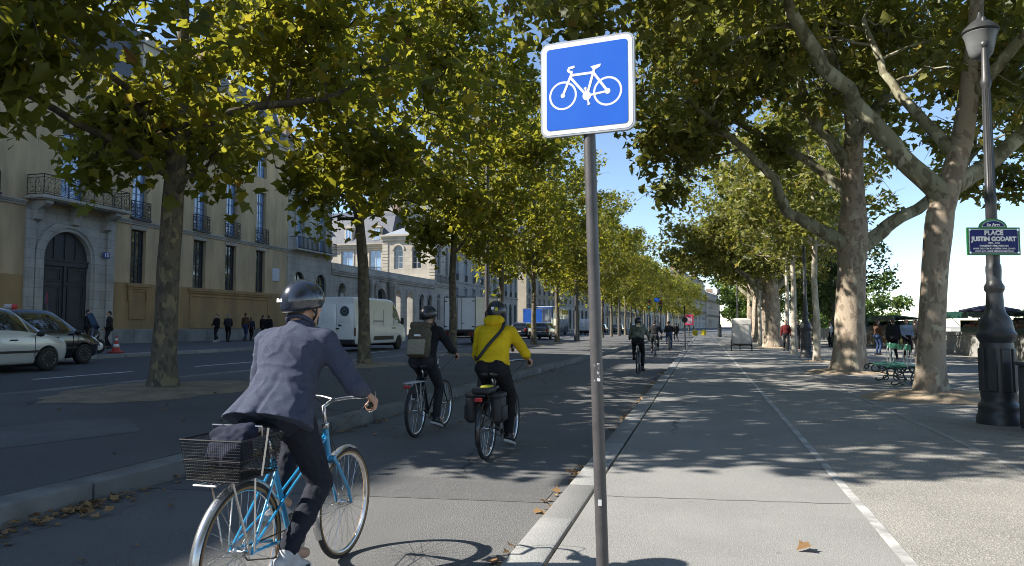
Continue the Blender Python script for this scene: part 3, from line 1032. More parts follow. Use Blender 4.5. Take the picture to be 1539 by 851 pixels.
for i, (a, c, H, fl, wm, lb) in enumerate(specs):
    ang = math.atan2(c - a, shift(c) - shift(a))
    generic('terrace_house', lb, a, ang, math.hypot(c - a, shift(c) - shift(a)), H, 12, fl, 3.1 if a < 160 else 4.4, wm, seed=20 + i, u=FU + shift(a), balc=(2,) if i % 2 else (1, 3), roof_h=4.5)
# ------------------------------------------------------------------ trees
def leaf_mat(name, cols, trans=0.5, tcol=(0.50, 0.52, 0.05), rough=0.45):
    """Leaves: own colour from a per-leaf tint, light passes through them."""
    m = bpy.data.materials.new(name)
    m.use_nodes = True
    t = m.node_tree
    p = t.nodes['Principled BSDF']
    p.inputs['Roughness'].default_value = rough
    p.inputs['Specular IOR Level'].default_value = 0.35
    at = t.nodes.new('ShaderNodeAttribute')
    at.attribute_name = 'tint'
    rp = t.nodes.new('ShaderNodeValToRGB')
    els = rp.color_ramp.elements
    while len(els) < len(cols): els.new(0.5)
    for e, (pos, c) in zip(els, cols):
        e.position = pos
        e.color = (*c, 1)
    t.links.new(at.outputs['Fac'], rp.inputs[0])
    t.links.new(rp.outputs[0], p.inputs['Base Color'])
    tr = t.nodes.new('ShaderNodeBsdfTranslucent')
    mx = t.nodes.new('ShaderNodeMix'); mx.data_type = 'RGBA'; mx.blend_type = 'MULTIPLY'; mx.inputs[0].default_value = 0.0
    g = t.nodes.new('ShaderNodeMix'); g.data_type = 'RGBA'; g.inputs[0].default_value = 0.55
    g.inputs[7].default_value = (*tcol, 1)
    t.links.new(rp.outputs[0], g.inputs[6])
    t.links.new(g.outputs[2], tr.inputs['Color'])
    ms = t.nodes.new('ShaderNodeMixShader'); ms.inputs[0].default_value = trans
    t.links.new(p.outputs[0], ms.inputs[1]); t.links.new(tr.outputs[0], ms.inputs[2])
    t.links.new(ms.outputs[0], t.nodes['Material Output'].inputs['Surface'])
    return m


GREENS = [(0.0, (0.035, 0.05, 0.012)), (0.4, (0.085, 0.10, 0.02)), (0.78, (0.20, 0.205, 0.032)), (0.92, (0.40, 0.30, 0.035)), (1.0, (0.22, 0.10, 0.025))]
L_MED = leaf_mat('plane tree leaves', GREENS, 0.5, (0.64, 0.62, 0.05))
L_RIGHT = leaf_mat('old plane tree leaves', [(0.0, (0.060, 0.072, 0.022)), (0.4, (0.15, 0.16, 0.042)), (0.8, (0.29, 0.275, 0.07)), (0.95, (0.38, 0.30, 0.06)), (1.0, (0.2, 0.1, 0.03))], 0.38)
L_DARK = leaf_mat('dark shrub leaves', [(0.0, (0.018, 0.035, 0.010)), (0.6, (0.035, 0.06, 0.015)), (1.0, (0.07, 0.1, 0.02))], 0.3, (0.2, 0.32, 0.04))
L_FAR = leaf_mat('fresh far leaves', [(0.0, (0.05, 0.085, 0.02)), (0.6, (0.09, 0.14, 0.03)), (1.0, (0.15, 0.19, 0.04))], 0.4, (0.3, 0.45, 0.06))


def bark_mat(name, base, dark, light, sc=3.0, hi=0.56):
    m = bpy.data.materials.new(name); m.use_nodes = True
    t = m.node_tree; p = t.nodes['Principled BSDF']; p.inputs['Roughness'].default_value = 0.85; p.inputs['Specular IOR Level'].default_value = 0.2
    tc = t.nodes.new('ShaderNodeTexCoord'); mp = t.nodes.new('ShaderNodeMapping'); mp.inputs['Scale'].default_value = (1, 1, .55)
    t.links.new(tc.outputs['Object'], mp.inputs[0])

    def nz(scale, detail):
        n = t.nodes.new('ShaderNodeTexNoise'); n.inputs['Scale'].default_value = scale; n.inputs['Detail'].default_value = detail
        n.inputs['Distortion'].default_value = 0.4
        t.links.new(mp.outputs[0], n.inputs['Vector']); return n

    def step(n, a, b):
        r = t.nodes.new('ShaderNodeMapRange'); r.inputs['From Min'].default_value = a; r.inputs['From Max'].default_value = b
        t.links.new(n.outputs['Fac'], r.inputs['Value']); return r
    c = None
    mx1 = t.nodes.new('ShaderNodeMix'); mx1.data_type = 'RGBA'; mx1.inputs[6].default_value = (*base, 1); mx1.inputs[7].default_value = (*dark, 1)
    t.links.new(step(nz(sc * 2.2, 3), .52, .56).outputs[0], mx1.inputs[0])
    mx2 = t.nodes.new('ShaderNodeMix'); mx2.data_type = 'RGBA'; mx2.inputs[7].default_value = (*light, 1)
    t.links.new(mx1.outputs[2], mx2.inputs[6]); t.links.new(step(nz(sc * 1.5, 3), hi, hi + .035).outputs[0], mx2.inputs[0])
    t.links.new(mx2.outputs[2], p.inputs['Base Color'])
    b = t.nodes.new('ShaderNodeBump'); b.inputs['Strength'].default_value = 0.6; b.inputs['Distance'].default_value = 0.02
    t.links.new(nz(sc * 4, 6).outputs['Fac'], b.inputs['Height']); t.links.new(b.outputs[0], p.inputs['Normal'])
    return m


BARK_L = bark_mat('mottled plane bark', (0.135, 0.115, 0.085), (0.085, 0.075, 0.06), (0.215, 0.18, 0.11), 4.2)
BARK_R = bark_mat('pale flaking plane bark', (0.37, 0.30, 0.225), (0.25, 0.195, 0.145), (0.47, 0.42, 0.31), 3.0, .60)
BARK_Y = bark_mat('whitewashed young bark', (0.46, 0.42, 0.34), (0.34, 0.29, 0.22), (0.55, 0.51, 0.42), 3)
BARK_G = bark_mat('green pale limb bark', (0.27, 0.255, 0.17), (0.16, 0.145, 0.095), (0.42, 0.40, 0.29), 2.4, .56)


def leaf_template(kind):
    if kind == 'lobed':
        hx = [(0.27, -0.10), (0.31, 0.13), (0.56, 0.33), (0.32, 0.50)]
        P = [(0, 0, 0)] + [(x, y, 0.22 * x) for x, y in hx] + [(0, 1.0, -0.06)] + [(-x, y, 0.22 * x) for x, y in hx]
        F = [(0, 1, 2, 3, 4, 5), (0, 5, 9, 8, 7, 6)]
    elif kind == 'simple':
        P = [(0, 0, 0), (.42, .30, .08), (.2, .5, .03), (0, 1, -.04), (-.2, .5, .03), (-.42, .30, .08)]
        F = [(0, 1, 2, 3, 4, 5)]
    else:
        P = [(0, 0, 0), (.45, .42, .06), (0, 1, 0), (-.45, .42, .06)]
        F = [(0, 1, 2, 3)]
    return np.array(P, dtype=np.float64), F


def leaves_mesh(name, pts, size, seed, m, kind='lobed', tint_shift=0.0, svar=0.55):
    rng = np.random.default_rng(seed)
    N = len(pts)
    T, F = leaf_template(kind)
    nrm = rng.normal(size=(N, 3)); nrm[:, 2] = np.abs(nrm[:, 2]) + 0.35
    nrm /= np.linalg.norm(nrm, axis=1)[:, None]
    d = rng.normal(size=(N, 3)); d[:, 2] -= 0.45
    d -= (d * nrm).sum(1)[:, None] * nrm
    d /= np.linalg.norm(d, axis=1)[:, None] + 1e-9
    s = np.cross(d, nrm)
    sz = size * (1 - svar + 2 * svar * rng.random(N))
    fold, curl = rng.uniform(-.35, .75, N), rng.uniform(-.55, .25, N)
    wx = rng.uniform(.8, 1.12, N)
    Z = np.abs(T[None, :, 0]) * fold[:, None] + (T[None, :, 1] ** 2) * curl[:, None]
    V = pts[:, None, :] + sz[:, None, None] * (wx[:, None, None] * T[None, :, 0, None] * s[:, None, :] + T[None, :, 1, None] * d[:, None, :] + Z[:, :, None] * nrm[:, None, :])
    k = len(T)
    me = bpy.data.meshes.new(name)
    me.vertices.add(N * k)
    me.vertices.foreach_set('co', V.reshape(-1).astype(np.float32))
    lt = [len(f) for f in F]
    per = sum(lt)
    base = np.concatenate([np.array(f) for f in F])
    li = (np.arange(N)[:, None] * k + base[None, :]).reshape(-1)
    me.loops.add(N * per)
    me.loops.foreach_set('vertex_index', li.astype(np.int32))
    starts = np.concatenate([[0], np.cumsum(lt)[:-1]])
    ls = (np.arange(N)[:, None] * per + starts[None, :]).reshape(-1)
    me.polygons.add(N * len(F))
    me.polygons.foreach_set('loop_start', ls.astype(np.int32))
    me.materials.append(m)
    at = me.attributes.new('tint', 'FLOAT', 'POINT')
    # neighbouring leaves share a tone: clumps differ, single leaves turn yellow or brown
    cl = np.array([mnoise.noise(Vector(p) * 0.55) for p in pts])
    tn = 0.42 + 0.32 * cl + 0.17 * rng.normal(size=N) + tint_shift
    odd = rng.random(N)
    tn = np.clip(tn, 0, 0.84)
    tn[odd < 0.09] = rng.uniform(0.82, 0.96, (odd < 0.09).sum())
    tn[odd < 0.012] = 1.0
    at.data.foreach_set('value', np.repeat(tn, k).astype(np.float32))
    me.update()
    me.validate()
    return me


def clump_points(rng, c, r, n):
    q = rng.normal(size=(n, 3))
    q /= np.linalg.norm(q, axis=1)[:, None]
    rad = rng.random(n) ** 0.45
    return np.array(c) + q * rad[:, None] * np.array(r)


def bez(p0, p1, p2, n):
    return [(1 - t) ** 2 * p0 + 2 * t * (1 - t) * p1 + t * t * p2 for t in [i / n for i in range(n + 1)]]


def wob(pts, a, seed, f=0.9):
    o = []
    for i, p in enumerate(pts):
        k = min(1, i / 2)
        o.append(Vector(p) + Vector((mnoise.noise(Vector((i * f, seed, 0))), mnoise.noise(Vector((seed, i * f, 3))), 0.5 * mnoise.noise(Vector((3, seed, i * f))))) * a * k)
    return o


def trunk_mesh(pts, rads, m, flare=1.6, fh=0.35, n=18, seed=0, lobes=5, bumps=0.06):
    """A tapered trunk, flared and lobed at the root, lumpy along its height."""
    b = MB()
    P, Rr = [], []
    pts = [Vector(p) for p in pts]
    for i in range(len(pts) - 1):
        st = 7 if i == 0 else 4
        for k in range(st):
            t = k / st
            P.append(pts[i].lerp(pts[i + 1], t)); Rr.append(rads[i] * (1 - t) + rads[i + 1] * t)
    P.append(pts[-1]); Rr.append(rads[-1])
    z0 = P[0].z
    vs, fs = [], []
    for p, r in zip(P, Rr):
        h = p.z - z0
        fl = (flare - 1) * math.exp(-h / fh)
        for j in range(n):
            a = 2 * PI * j / n
            rr = r * (1 + fl * (1 + .45 * math.sin(lobes * a + seed)) + bumps * 2 * mnoise.noise(Vector((math.cos(a) * 1.2, math.sin(a) * 1.2, p.z * 1.1 + seed))))
            vs.append((p.x + rr * math.cos(a), p.y + rr * math.sin(a), p.z - (0.06 if h < .01 else 0)))
    for i in range(len(P) - 1):
        for j in range(n):
            fs.append((i * n + j, i * n + (j + 1) % n, (i + 1) * n + (j + 1) % n, (i + 1) * n + j))
    fs.append(tuple((len(P) - 1) * n + j for j in range(n)))
    b.add(vs, fs)
    return b


def tree_meshes(name, seed, trunk, rads, crown, nclump, nleaf, lsize, leafm, bark, limbs=(), kind='lobed', flare=1.5, limb_m=None, fork=None, sparse=0.0, limb_r=0.075, hang=0):
    """Meshes of one tree in its own coordinates. crown: list of ellipsoids (centre, radii, weight)."""
    rng = np.random.default_rng(seed)
    rnd = random.Random(seed)
    tm = trunk_mesh(trunk, rads, bark, flare=flare, seed=seed, fh=0.18 + rads[0] * .6).mesh('trunk', bark, smooth=True)
    b = MB()
    top = Vector(trunk[-1])
    joints = [(Vector(p), r) for p, r in zip(trunk[1:], rads[1:])]
    for lp in limbs:                        # limbs laid out by hand: points and radii
        pts = [Vector(p) for p in lp[0]]
        fine, fr = [], []
        for i in range(len(pts) - 1):
            for k in range(4):
                t = k / 4
                fine.append(pts[i].lerp(pts[i + 1], t)); fr.append(lp[1][i] * (1 - t) + lp[1][i + 1] * t)
        fine.append(pts[-1]); fr.append(lp[1][-1])
        fine = wob(fine, 0.10, seed + len(joints), .6)
        b.tube(fine, fr, 10)
        joints += [(p, r) for p, r in zip(fine[2:], fr[2:])]
    cl = []
    wsum = sum(c[2] for c in crown)
    for c, r, w_ in crown:
        for _ in range(int(round(nclump * w_ / wsum))):
            q = rng.normal(size=3); q /= np.linalg.norm(q)
            rad = rng.random() ** 0.38
            cl.append(np.array(c) + q * rad * np.array(r))
    pts = []
    for i, c in enumerate(cl):
        cr = rnd.uniform(0.7, 1.25)
        V = Vector(c)
        best = min(joints, key=lambda j: (j[0] - V).length + (1.2 if j[0].z > V.z else 0) + rnd.uniform(0, .8))
        p0, r0 = best
        mid = p0.lerp(V, .5) + Vector((0, 0, rnd.uniform(-.1, .5)))
        path = wob(bez(p0, mid, V, 6), 0.22, seed + i * 1.7)
        rr0 = min(r0 * .55, limb_r * rnd.uniform(.5, 1.1))
        b.tube(path, [rr0 * (1 - .8 * k / 6) for k in range(7)], 5)
        joints.append((path[4], rr0 * .5))
        for k in range(4):
            q = V + Vector((rnd.gauss(0, .6), rnd.gauss(0, .6), rnd.gauss(0, .5))) * cr
            b.tube([path[4], (path[4] + q) / 2 + Vector((0, 0, .1)), q], [.014, .010, .005], 4)
        n = int(nleaf / len(cl) * rnd.uniform(.6, 1.4))
        pts.append(clump_points(rng, c, (cr * 1.05, cr * 1.05, cr * .8), n))
        if hang and rnd.random() < .4:
            m_ = int(n * .25)
            pts.append(clump_points(rng, np.array(c) - np.array((0, 0, cr * .7)), (cr * .6, cr * .6, cr * .9), m_))
    pts = np.concatenate(pts)
    if sparse:
        keep = np.array([mnoise.noise(Vector(p) * 0.9 + Vector((seed, 0, 0))) > -0.55 + sparse * .6 for p in pts])
        pts = pts[keep]
    lm = leaves_mesh('crown', pts, lsize, seed, leafm, kind)
    bm_ = b.mesh('limbs', limb_m or bark, smooth=True)
    return tm, bm_, lm


def plant(name, label, meshes, loc, rz=0, group=None, cat='tree', sc=1.0):
    t = thing(name, label, cat, loc, rz, group)
    t.scale = (sc, sc, sc)
    for nm, me in zip(('trunk', 'limbs', 'crown'), meshes):
        if me is not None:
            link(nm, me, t)
    return t


# ---- the clipped row on the median
MU = -10.05
G_MED = 'plane trees along the median'


def med(seed, tr, rads, cr, nc, nl, ls, kind='lobed', limbs=(), **k):
    return tree_meshes('median', seed, tr, rads, cr, nc, nl, ls, L_MED, BARK_L, limbs, kind, flare=1.35, hang=1, **k)


m1 = med(11, [(-.02, 0, 0), (.03, 0, 1.3), (.06, 0, 2.5), (.10, .02, 3.7), (.17, .04, 5.0), (.2, .05, 6.3), (.2, .05, 8)], [.235, .208, .20, .19, .165, .125, .08],
         [((0.4, -3.4, 9.4), (4.6, 4.3, 4.6), 1.2), ((0.5, 2.4, 9.6), (4.7, 3.6, 4.8), 1.05), ((.5, -5.3, 8.6), (4.0, 2.5, 3.6), 1.0), ((.6, -5.9, 6.0), (3.2, 1.9, 1.3), .3), ((.6, -1.8, 5.1), (3.4, 4.0, .8), .36), ((2.6, 2.0, 6.2), (2.6, 2.6, 2.0), .35), ((-1.5, 1.2, 5.3), (2.2, 2.2, .8), .14)], 146, 20500, .20,
         limbs=[([(.10, 0, 4.1), (-.9, -1.2, 4.9), (-1.8, -2.6, 5.6)], [.09, .07, .04]), ([(.15, 0, 4.9), (1.4, .4, 5.5), (2.7, 1.2, 5.8), (3.6, 1.5, 6.3)], [.11, .085, .06, .03]), ([(.1, 0, 4.5), (.4, -1.5, 5.3), (.3, -3.4, 6.0)], [.09, .06, .03])])
plant('plane_tree', 'mottled plane tree on the median nearest the camera with dirt round its foot', m1, (MU, 11.7, gz(MU)), group=G_MED)
m2 = med(12, [(.02, 0, 0), (.0, 0, 1.5), (-.06, 0, 3.1), (-.2, -.02, 4.5), (-.5, -.05, 5.8), (-.7, -.1, 7.5), (-.6, -.1, 9)], [.19, .17, .16, .145, .12, .09, .06],
         [((0.6, 0, 10.4), (4.6, 4.3, 5.4), 1.0), ((.6, -.5, 5.6), (3.2, 3.4, 1.2), .22)], 72, 10500, .205,
         limbs=[([(-.2, 0, 4.4), (.5, .3, 5.5), (1.6, .6, 6.4)], [.08, .06, .03]), ([(-.35, 0, 5), (-1.4, -.6, 5.7), (-2.4, -1.2, 6.0)], [.07, .05, .03])])
plant('plane_tree', 'slim bent plane tree with dark trunk rising in front of the white panel van', m2, (MU, 20.15, gz(MU)), group=G_MED)
m3 = med(13, [(0, 0, 0), (.03, 0, 1.6), (-.04, .03, 3.2), (.05, 0, 4.6), (.0, 0, 6.5), (0, 0, 9)], [.17, .15, .14, .13, .1, .06],
         [((0.5, 0, 10.4), (4.4, 4.3, 5.8), 1.0), ((.3, 0, 5.2), (3.0, 3.4, 1.1), .2)], 68, 9500, .21, limbs=[([(.05, 0, 4.2), (.8, .5, 5.3), (1.9, .9, 6)], [.07, .05, .03])])
m4 = med(14, [(0, 0, 0), (-.05, .02, 1.7), (.03, 0, 3.3), (-.03, 0, 4.8), (.06, 0, 6.7), (0, 0, 9)], [.16, .145, .135, .12, .09, .05],
         [((0, 0, 9.8), (3.9, 4.3, 5.4), 1.0), ((0, .4, 5.2), (2.7, 3.2, 1.0), .2)], 62, 8500, .235, kind='simple')
m5 = med(15, [(0, 0, 0), (.04, 0, 1.7), (-.03, 0, 3.4), (.04, 0, 5), (0, 0, 8.5)], [.16, .14, .13, .11, .05],
         [((0, 0, 8.8), (3.5, 4.3, 4.5), 1.0), ((0, 0, 5.2), (2.5, 3.4, .9), .18)], 44, 4200, .29, kind='simple')
ml = ['slim plane tree in front of the white box lorry', 'slim plane tree just behind the rider in yellow, past the first lamp pole', 'plane tree trunk standing before the dark estate car',
      'plane tree trunk right of the blue bus, before the second lamp pole']
for k, v in enumerate([28.2, 35.6, 43.0, 50.2]):
    plant('plane_tree', ml[k], (m3, m4, m3, m4)[k], (MU, v, gz(MU)), (0, 1.2, 2.9, 4.0)[k], G_MED, sc=(1, 1.02, .97, 1.0)[k])
for k, v in enumerate(np.arange(58.6, 200, 7.6)):
    plant('plane_tree', 'distant slim plane tree in the median row beyond the bicycle sign post', (m5, m4, m5)[k % 3] if v < 100 else m5, (MU + shift(v), v, gz(MU)), k * 1.9, G_MED, sc=(.98, 1.03, .95, 1.0)[k % 4])

pit(MU + .3, 11.5, None, 1.35, 2.5, DIRT, 1)
pit(MU + .1, 20.2, None, 1.0, 1.7, DIRT, 2)
for k, v in enumerate([28.2, 35.6, 43.0, 50.2]): pit(MU, v, None, .9, 1.5, DIRT, 3 + k)

# ---- old planes on the right
RU = 4.25
G_R = 'plane trees along the path on the right'
ZP = 0.06
o = (4.25, 23.57, .06)


def rel(q, o): return tuple(round(a - b_, 3) for a, b_ in zip(q, o))


A = [(4.18, 23.57, .06), (4.26, 23.59, 1.66), (4.36, 23.62, 3.27), (4.40, 23.62, 4.0), (4.48, 23.65, 5.3), (4.45, 23.64, 6.54), (4.57, 23.67, 7.36), (4.92, 23.76, 9.02), (5.16, 23.83, 10.5)]
oa = A[0]
la = [([(4.3, 23.55, 3.85), (3.9, 23.49, 4.10), (3.03, 23.26, 4.62), (2.45, 23.11, 4.96), (2.18, 23.04, 5.92), (1.51, 22.86, 6.64), (.44, 22.57, 7.67), (-.43, 22.34, 8.4)], [.26, .22, .17, .155, .13, .11, .09, .06]),
      ([(4.5, 23.65, 3.8), (4.95, 23.78, 4.05), (5.57, 23.94, 4.6), (6.57, 24.2, 5.15), (7.6, 24.6, 6.1), (8.6, 25, 7.4)], [.28, .23, .20, .17, .13, .08]),
      ([(4.45, 23.6, 6.2), (3.9, 23.5, 7.0), (3.2, 23.31, 8.0), (2.76, 23.19, 9.86), (2.3, 23.0, 11.2)], [.22, .18, .15, .11, .06]),
      ([(4.5, 23.6, 6.9), (4.2, 22.8, 8.2), (3.6, 22, 9.6), (3.3, 21.2, 11)], [.2, .16, .11, .06]),
      ([(4.55, 23.6, 7.2), (5.6, 24.0, 8.6), (6.6, 24.4, 10.2), (7.3, 24.6, 11.6)], [.2, .16, .11, .06]),
      ([(4.4, 23.6, 5.4), (3.3, 24.2, 6.7), (1.9, 24.9, 7.8), (.6, 25.4, 8.8)], [.17, .13, .1, .05])]
ca = [((4.0, 23.6, 11.6), (6.6, 5.4, 4.2), 1.0), ((.6, 23.2, 9.4), (4.0, 4.4, 3.2), .75), ((-1.2, 23.0, 7.2), (1.3, 2.5, 1.6), .12), ((8.2, 24.4, 8.4), (3.2, 3.6, 3.0), .4)]
mA = tree_meshes('a', 21, [rel(p, oa) for p in A], [.45, .42, .40, .42, .34, .31, .26, .2, .13], [(rel(c, oa), r, w_) for c, r, w_ in ca], 150, 27000, .20, L_RIGHT, BARK_R,
                 [([rel(p, oa) for p in l[0]], l[1]) for l in la], 'lobed', flare=1.42, limb_m=BARK_G, limb_r=.10, hang=1, sparse=.62)
plant('plane_tree', 'thick old plane tree forking above the green bench', mA, oa, 0, G_R)
B_ = [(4.23, 15.72, .06), (4.31, 15.74, 1.33), (4.42, 15.77, 2.64), (4.55, 15.8, 3.7), (4.75, 15.85, 4.25), (5.01, 15.92, 5.03), (5.17, 15.97, 5.97), (5.35, 16.01, 7.19), (5.44, 16.04, 8.3), (5.5, 16.1, 10)]
ob = B_[0]
lb = [([(4.65, 15.8, 3.95), (4.28, 15.73, 4.36), (3.79, 15.6, 4.89), (3.18, 15.44, 5.7), (2.43, 15.24, 6.64), (1.81, 15.07, 7.74), (1.3, 14.9, 9.0)], [.23, .2, .185, .16, .14, .12, .07]),
      ([(4.85, 15.9, 4.25), (5.44, 16.04, 4.60), (6.22, 16.25, 5.29), (7.3, 16.5, 6.4), (8.2, 16.7, 7.8)], [.2, .16, .14, .11, .06]),
      ([(4.95, 15.9, 4.8), (4.4, 16.4, 5.8), (3.9, 17.0, 7.0), (3.6, 17.4, 8.4)], [.13, .11, .08, .05]),
      ([(5.2, 15.97, 6.0), (6.2, 15.4, 7.2), (6.9, 14.9, 8.8)], [.13, .1, .05])]
cb = [((4.2, 15.8, 10.8), (6.2, 5.2, 3.2), 1.0), ((8.0, 16.2, 8.0), (3.2, 3.8, 3.0), .45), ((.4, 15.4, 9.2), (3.4, 4.0, 1.9), .5), ((-2.2, 15.4, 8.9), (2.0, 2.8, 1.4), .2)]
mB = tree_meshes('b', 22, [rel(p, ob) for p in B_], [.262, .242, .235, .245, .225, .20, .18, .15, .12, .07], [(rel(c, ob), r, w_) for c, r, w_ in cb], 120, 22000, .20, L_RIGHT, BARK_R,
                 [([rel(p, ob) for p in l[0]], l[1]) for l in lb], 'lobed', flare=1.4, limb_m=BARK_G, limb_r=.09, hang=1, sparse=.62)
plant('plane_tree', 'leaning plane tree beside the big street lamp, one long limb crossing over the path', mB, ob, 0, G_R)
# the next one towards the camera stands out of view; only its overhanging leaves come into the picture
mC = tree_meshes('c', 23, [(0, 0, 0), (.05, 0, 2), (0, 0, 3.6), (-.1, 0, 5.4), (0, 0, 8.5)], [.3, .28, .26, .2, .1], [((-.4, 0, 9.0), (5.4, 4.6, 3.2), 1.0), ((-2.9, -1.6, 5.6), (1.7, 1.8, .9), .12), ((-1.6, .6, 6.2), (1.2, 1.2, .6), .06)], 56, 7500, .2, L_MED, BARK_R,
                 [([(0, 0, 3.6), (-1.2, -.3, 4.8), (-2.6, -.6, 5.6)], [.14, .1, .05])], 'lobed', limb_m=BARK_G, sparse=.2)
plant('plane_tree', 'plane tree whose overhanging leaves hang above the large ornate lamp', mC, (4.6, 7.4, ZP), 0, G_R)
pit(4.35, 15.65, .06, 1.45, 1.0, SAND, 31, .15); pit(4.2, 23.6, .06, 1.25, 1.1, SAND, 32, .12); pit(4.4, 30.6, .06, .6, .6, SAND, 33, .03); pit(4.3, 49.2, .06, 1.2, 1.2, SAND, 34, .06)
# younger and older ones further along
yt = [(0, 0, 0), (.03, 0, 1.6), (-.03, 0, 3.2), (.02, 0, 4.6), (0, 0, 8)]
mY = tree_meshes('y', 24, yt, [.14, .125, .115, .10, .05], [((0, 0, 8.0), (3.2, 3.6, 3.8), 1.0)], 44, 6500, .23, L_RIGHT, BARK_Y, (), 'simple', flare=1.25)
plant('plane_tree', 'young pale-trunked plane tree just right of the second ornate lamp', mY, (4.3, 30.6, ZP), 0, G_R)
plant('plane_tree', 'young pale-trunked plane tree just left of the second ornate lamp', mY, (4.35, 38.2, ZP), 2.1, G_R, sc=1.03)
mO = tree_meshes('o', 25, [(0, 0, 0), (.05, 0, 1.8), (0, 0, 3.4), (-.05, 0, 5), (0, 0, 8), (0, 0, 11)], [.5, .46, .44, .36, .22, .1], [((-1.2, 0, 10.6), (6.6, 4.8, 5.0), 1.0), ((-3.2, 0, 6.8), (4.0, 3.8, 2.0), .45)], 100, 15500, .26, L_RIGHT, BARK_R,
                 [([(0, 0, 3.4), (-1.2, .3, 4.4), (-2.8, .6, 5.8), (-4.2, .8, 7)], [.24, .2, .14, .06]), ([(0, 0, 3.6), (1.3, .3, 4.8), (2.8, .2, 6.4)], [.24, .18, .08]), ([(0, 0, 5), (.4, 1.4, 6.8), (.6, 2.6, 8.6)], [.2, .14, .06])], 'simple', limb_m=BARK_G, limb_r=.1, flare=1.35)
plant('plane_tree', 'old plane tree with dark mottled trunk right of the white cart', mO, (4.3, 49.2, ZP), 0, G_R)
plant('plane_tree', 'thin pale plane tree close behind the old dark trunk by the white cart', mY, (3.9, 54.5, ZP), 1.0, G_R)
plant('plane_tree', 'thin pale plane tree on the right of the old dark trunk by the white cart', mY, (4.9, 46.2, ZP), 4.0, G_R, sc=.95)
for k, v in enumerate([58.5, 67, 75.5]):
    plant('plane_tree', 'old plane tree far along the path, deep behind the white draped cart', mO, (4.6 + shift(v), v, ZP), 1.7 * k + 1, G_R, sc=(1, .95, .9)[k])
# second row by the parapet, and fresh green trees beyond
mD = tree_meshes('d', 26, [(0, 0, 0), (.1, 0, 2), (0, 0, 4), (0, 0, 8)], [.22, .2, .17, .08], [((0, 0, 7.4), (3.9, 4.2, 4.2), 1.0), ((0, 0, 3.6), (2.6, 3, 1.2), .2)], 60, 7000, .28, L_DARK, BARK_L, (), 'simple')
for k, (u, v) in enumerate([(9.6, 60), (9.8, 72), (10.2, 86)]):
    plant('dark_tree', 'dark leafy tree by the quay wall behind the bookstalls, between the two big trunks', mD, (u, v, ZP), 2 * k, 'dark trees by the quay wall')
mE = tree_meshes('e', 27, [(0, 0, 0), (.1, 0, 2), (0, 0, 4), (0, 0, 8)], [.25, .22, .18, .08], [((0, 0, 7.2), (4.6, 5, 5.2), 1.0), ((0, 0, 3), (3.4, 3.6, 1.6), .3)], 60, 6000, .36, L_FAR, BARK_L, (), 'diamond')
for k, (u, v) in enumerate([(5.4, 96), (7.5, 108), (6.4, 122), (9.5, 138)]):
    plant('green_tree', 'fresh green tree closing the far end of the path behind the white cart', mE, (u, v, ZP), 2 * k, 'fresh green trees at the end of the path')
for k, (u, v, s_) in enumerate([(17, 92, .95), (21, 106, 1.1), (20, 124, 1.2)]):
    plant('green_tree', 'fresh green tree rising from the lower quay behind the quay wall', mE, (u + shift(v), v, -4.6), 1.3 * k, 'green trees on the lower quay', sc=s_)
for k, (u, v) in enumerate([(150, 230), (165, 262), (158, 300), (172, 335), (140, 150), (146, 176), (142, 204), (138, 128), (150, 108), (150, 365), (180, 300), (190, 370)]):
    plant('green_tree', 'distant pale green tree lining the opposite bank of the river', mE, (u, v, -1.0), 1.3 * k, 'trees along the opposite bank', sc=.62 + .06 * (k % 3))
# the rows go on past the camera; these stand beside and behind it and only shade the scene
for k, (u, v) in enumerate([(4.3, -4.2), (4.3, -12)]):
    plant('plane_tree', 'plane tree continuing the right-hand row beyond the lower edge of the view', mB, (u + 1.2, v, ZP), 2.0 + k, G_R)
for k, (u, v) in enumerate([]):
    plant('plane_tree', 'plane tree continuing the median row beyond the lower edge of the view', m3, (u, v, gz(MU)), 2.0 + k, G_MED)
for k, (u, v, s_, lb_) in enumerate([(150, 400, .9, 'far green tree across the river just right of the leaning plane trunk'), (172, 395, 1.0, 'far green tree across the river, second right of the leaning plane trunk'),
                                     (55, 62, .95, 'pale green tree beyond the bookstalls behind the blue street name plate')]):
    plant('green_tree', lb_, mE, (u, v, -1.0 if k < 2 else -3.5), k, 'green trees across the river', sc=s_)
# ------------------------------------------------------------------ street furniture
POLE_M = mat('brown grey pole paint', (0.078, 0.073, 0.075), 0.42, (0.05, 0.047, 0.048), 9, 8, bump=.05, spec=.6)
SIGN_W = mat('sign white film', (0.82, 0.82, 0.82), 0.35)
SIGN_B = mat('sign blue film', (0.008, 0.098, 0.52), 0.35, (0.012, 0.115, 0.54), 5, 8, lo=.45, hi=.75)
SIGN_BACK = mat('bare aluminium', (0.5, 0.5, 0.5), 0.4, metal=.8)
CAST = mat('dark cast iron', (0.032, 0.034, 0.038), 0.42, (0.05, 0.05, 0.052), 3, 6, bump=.08, spec=.6)
CHROME = mat('polished steel', (0.62, 0.62, 0.63), 0.18, (0.5, 0.5, 0.5), 8, metal=1.0)
BLACKP = mat('black plastic', (0.012, 0.012, 0.013), 0.5)
ENAM_B = mat('enamel navy', (.008, .016, .15), .45, (.007, .013, .13), spec=.3)
ENAM_G = mat('enamel green', (.03, .22, .05), .35)
ENAM_W = mat('enamel white', (.8, .8, .8), .3)

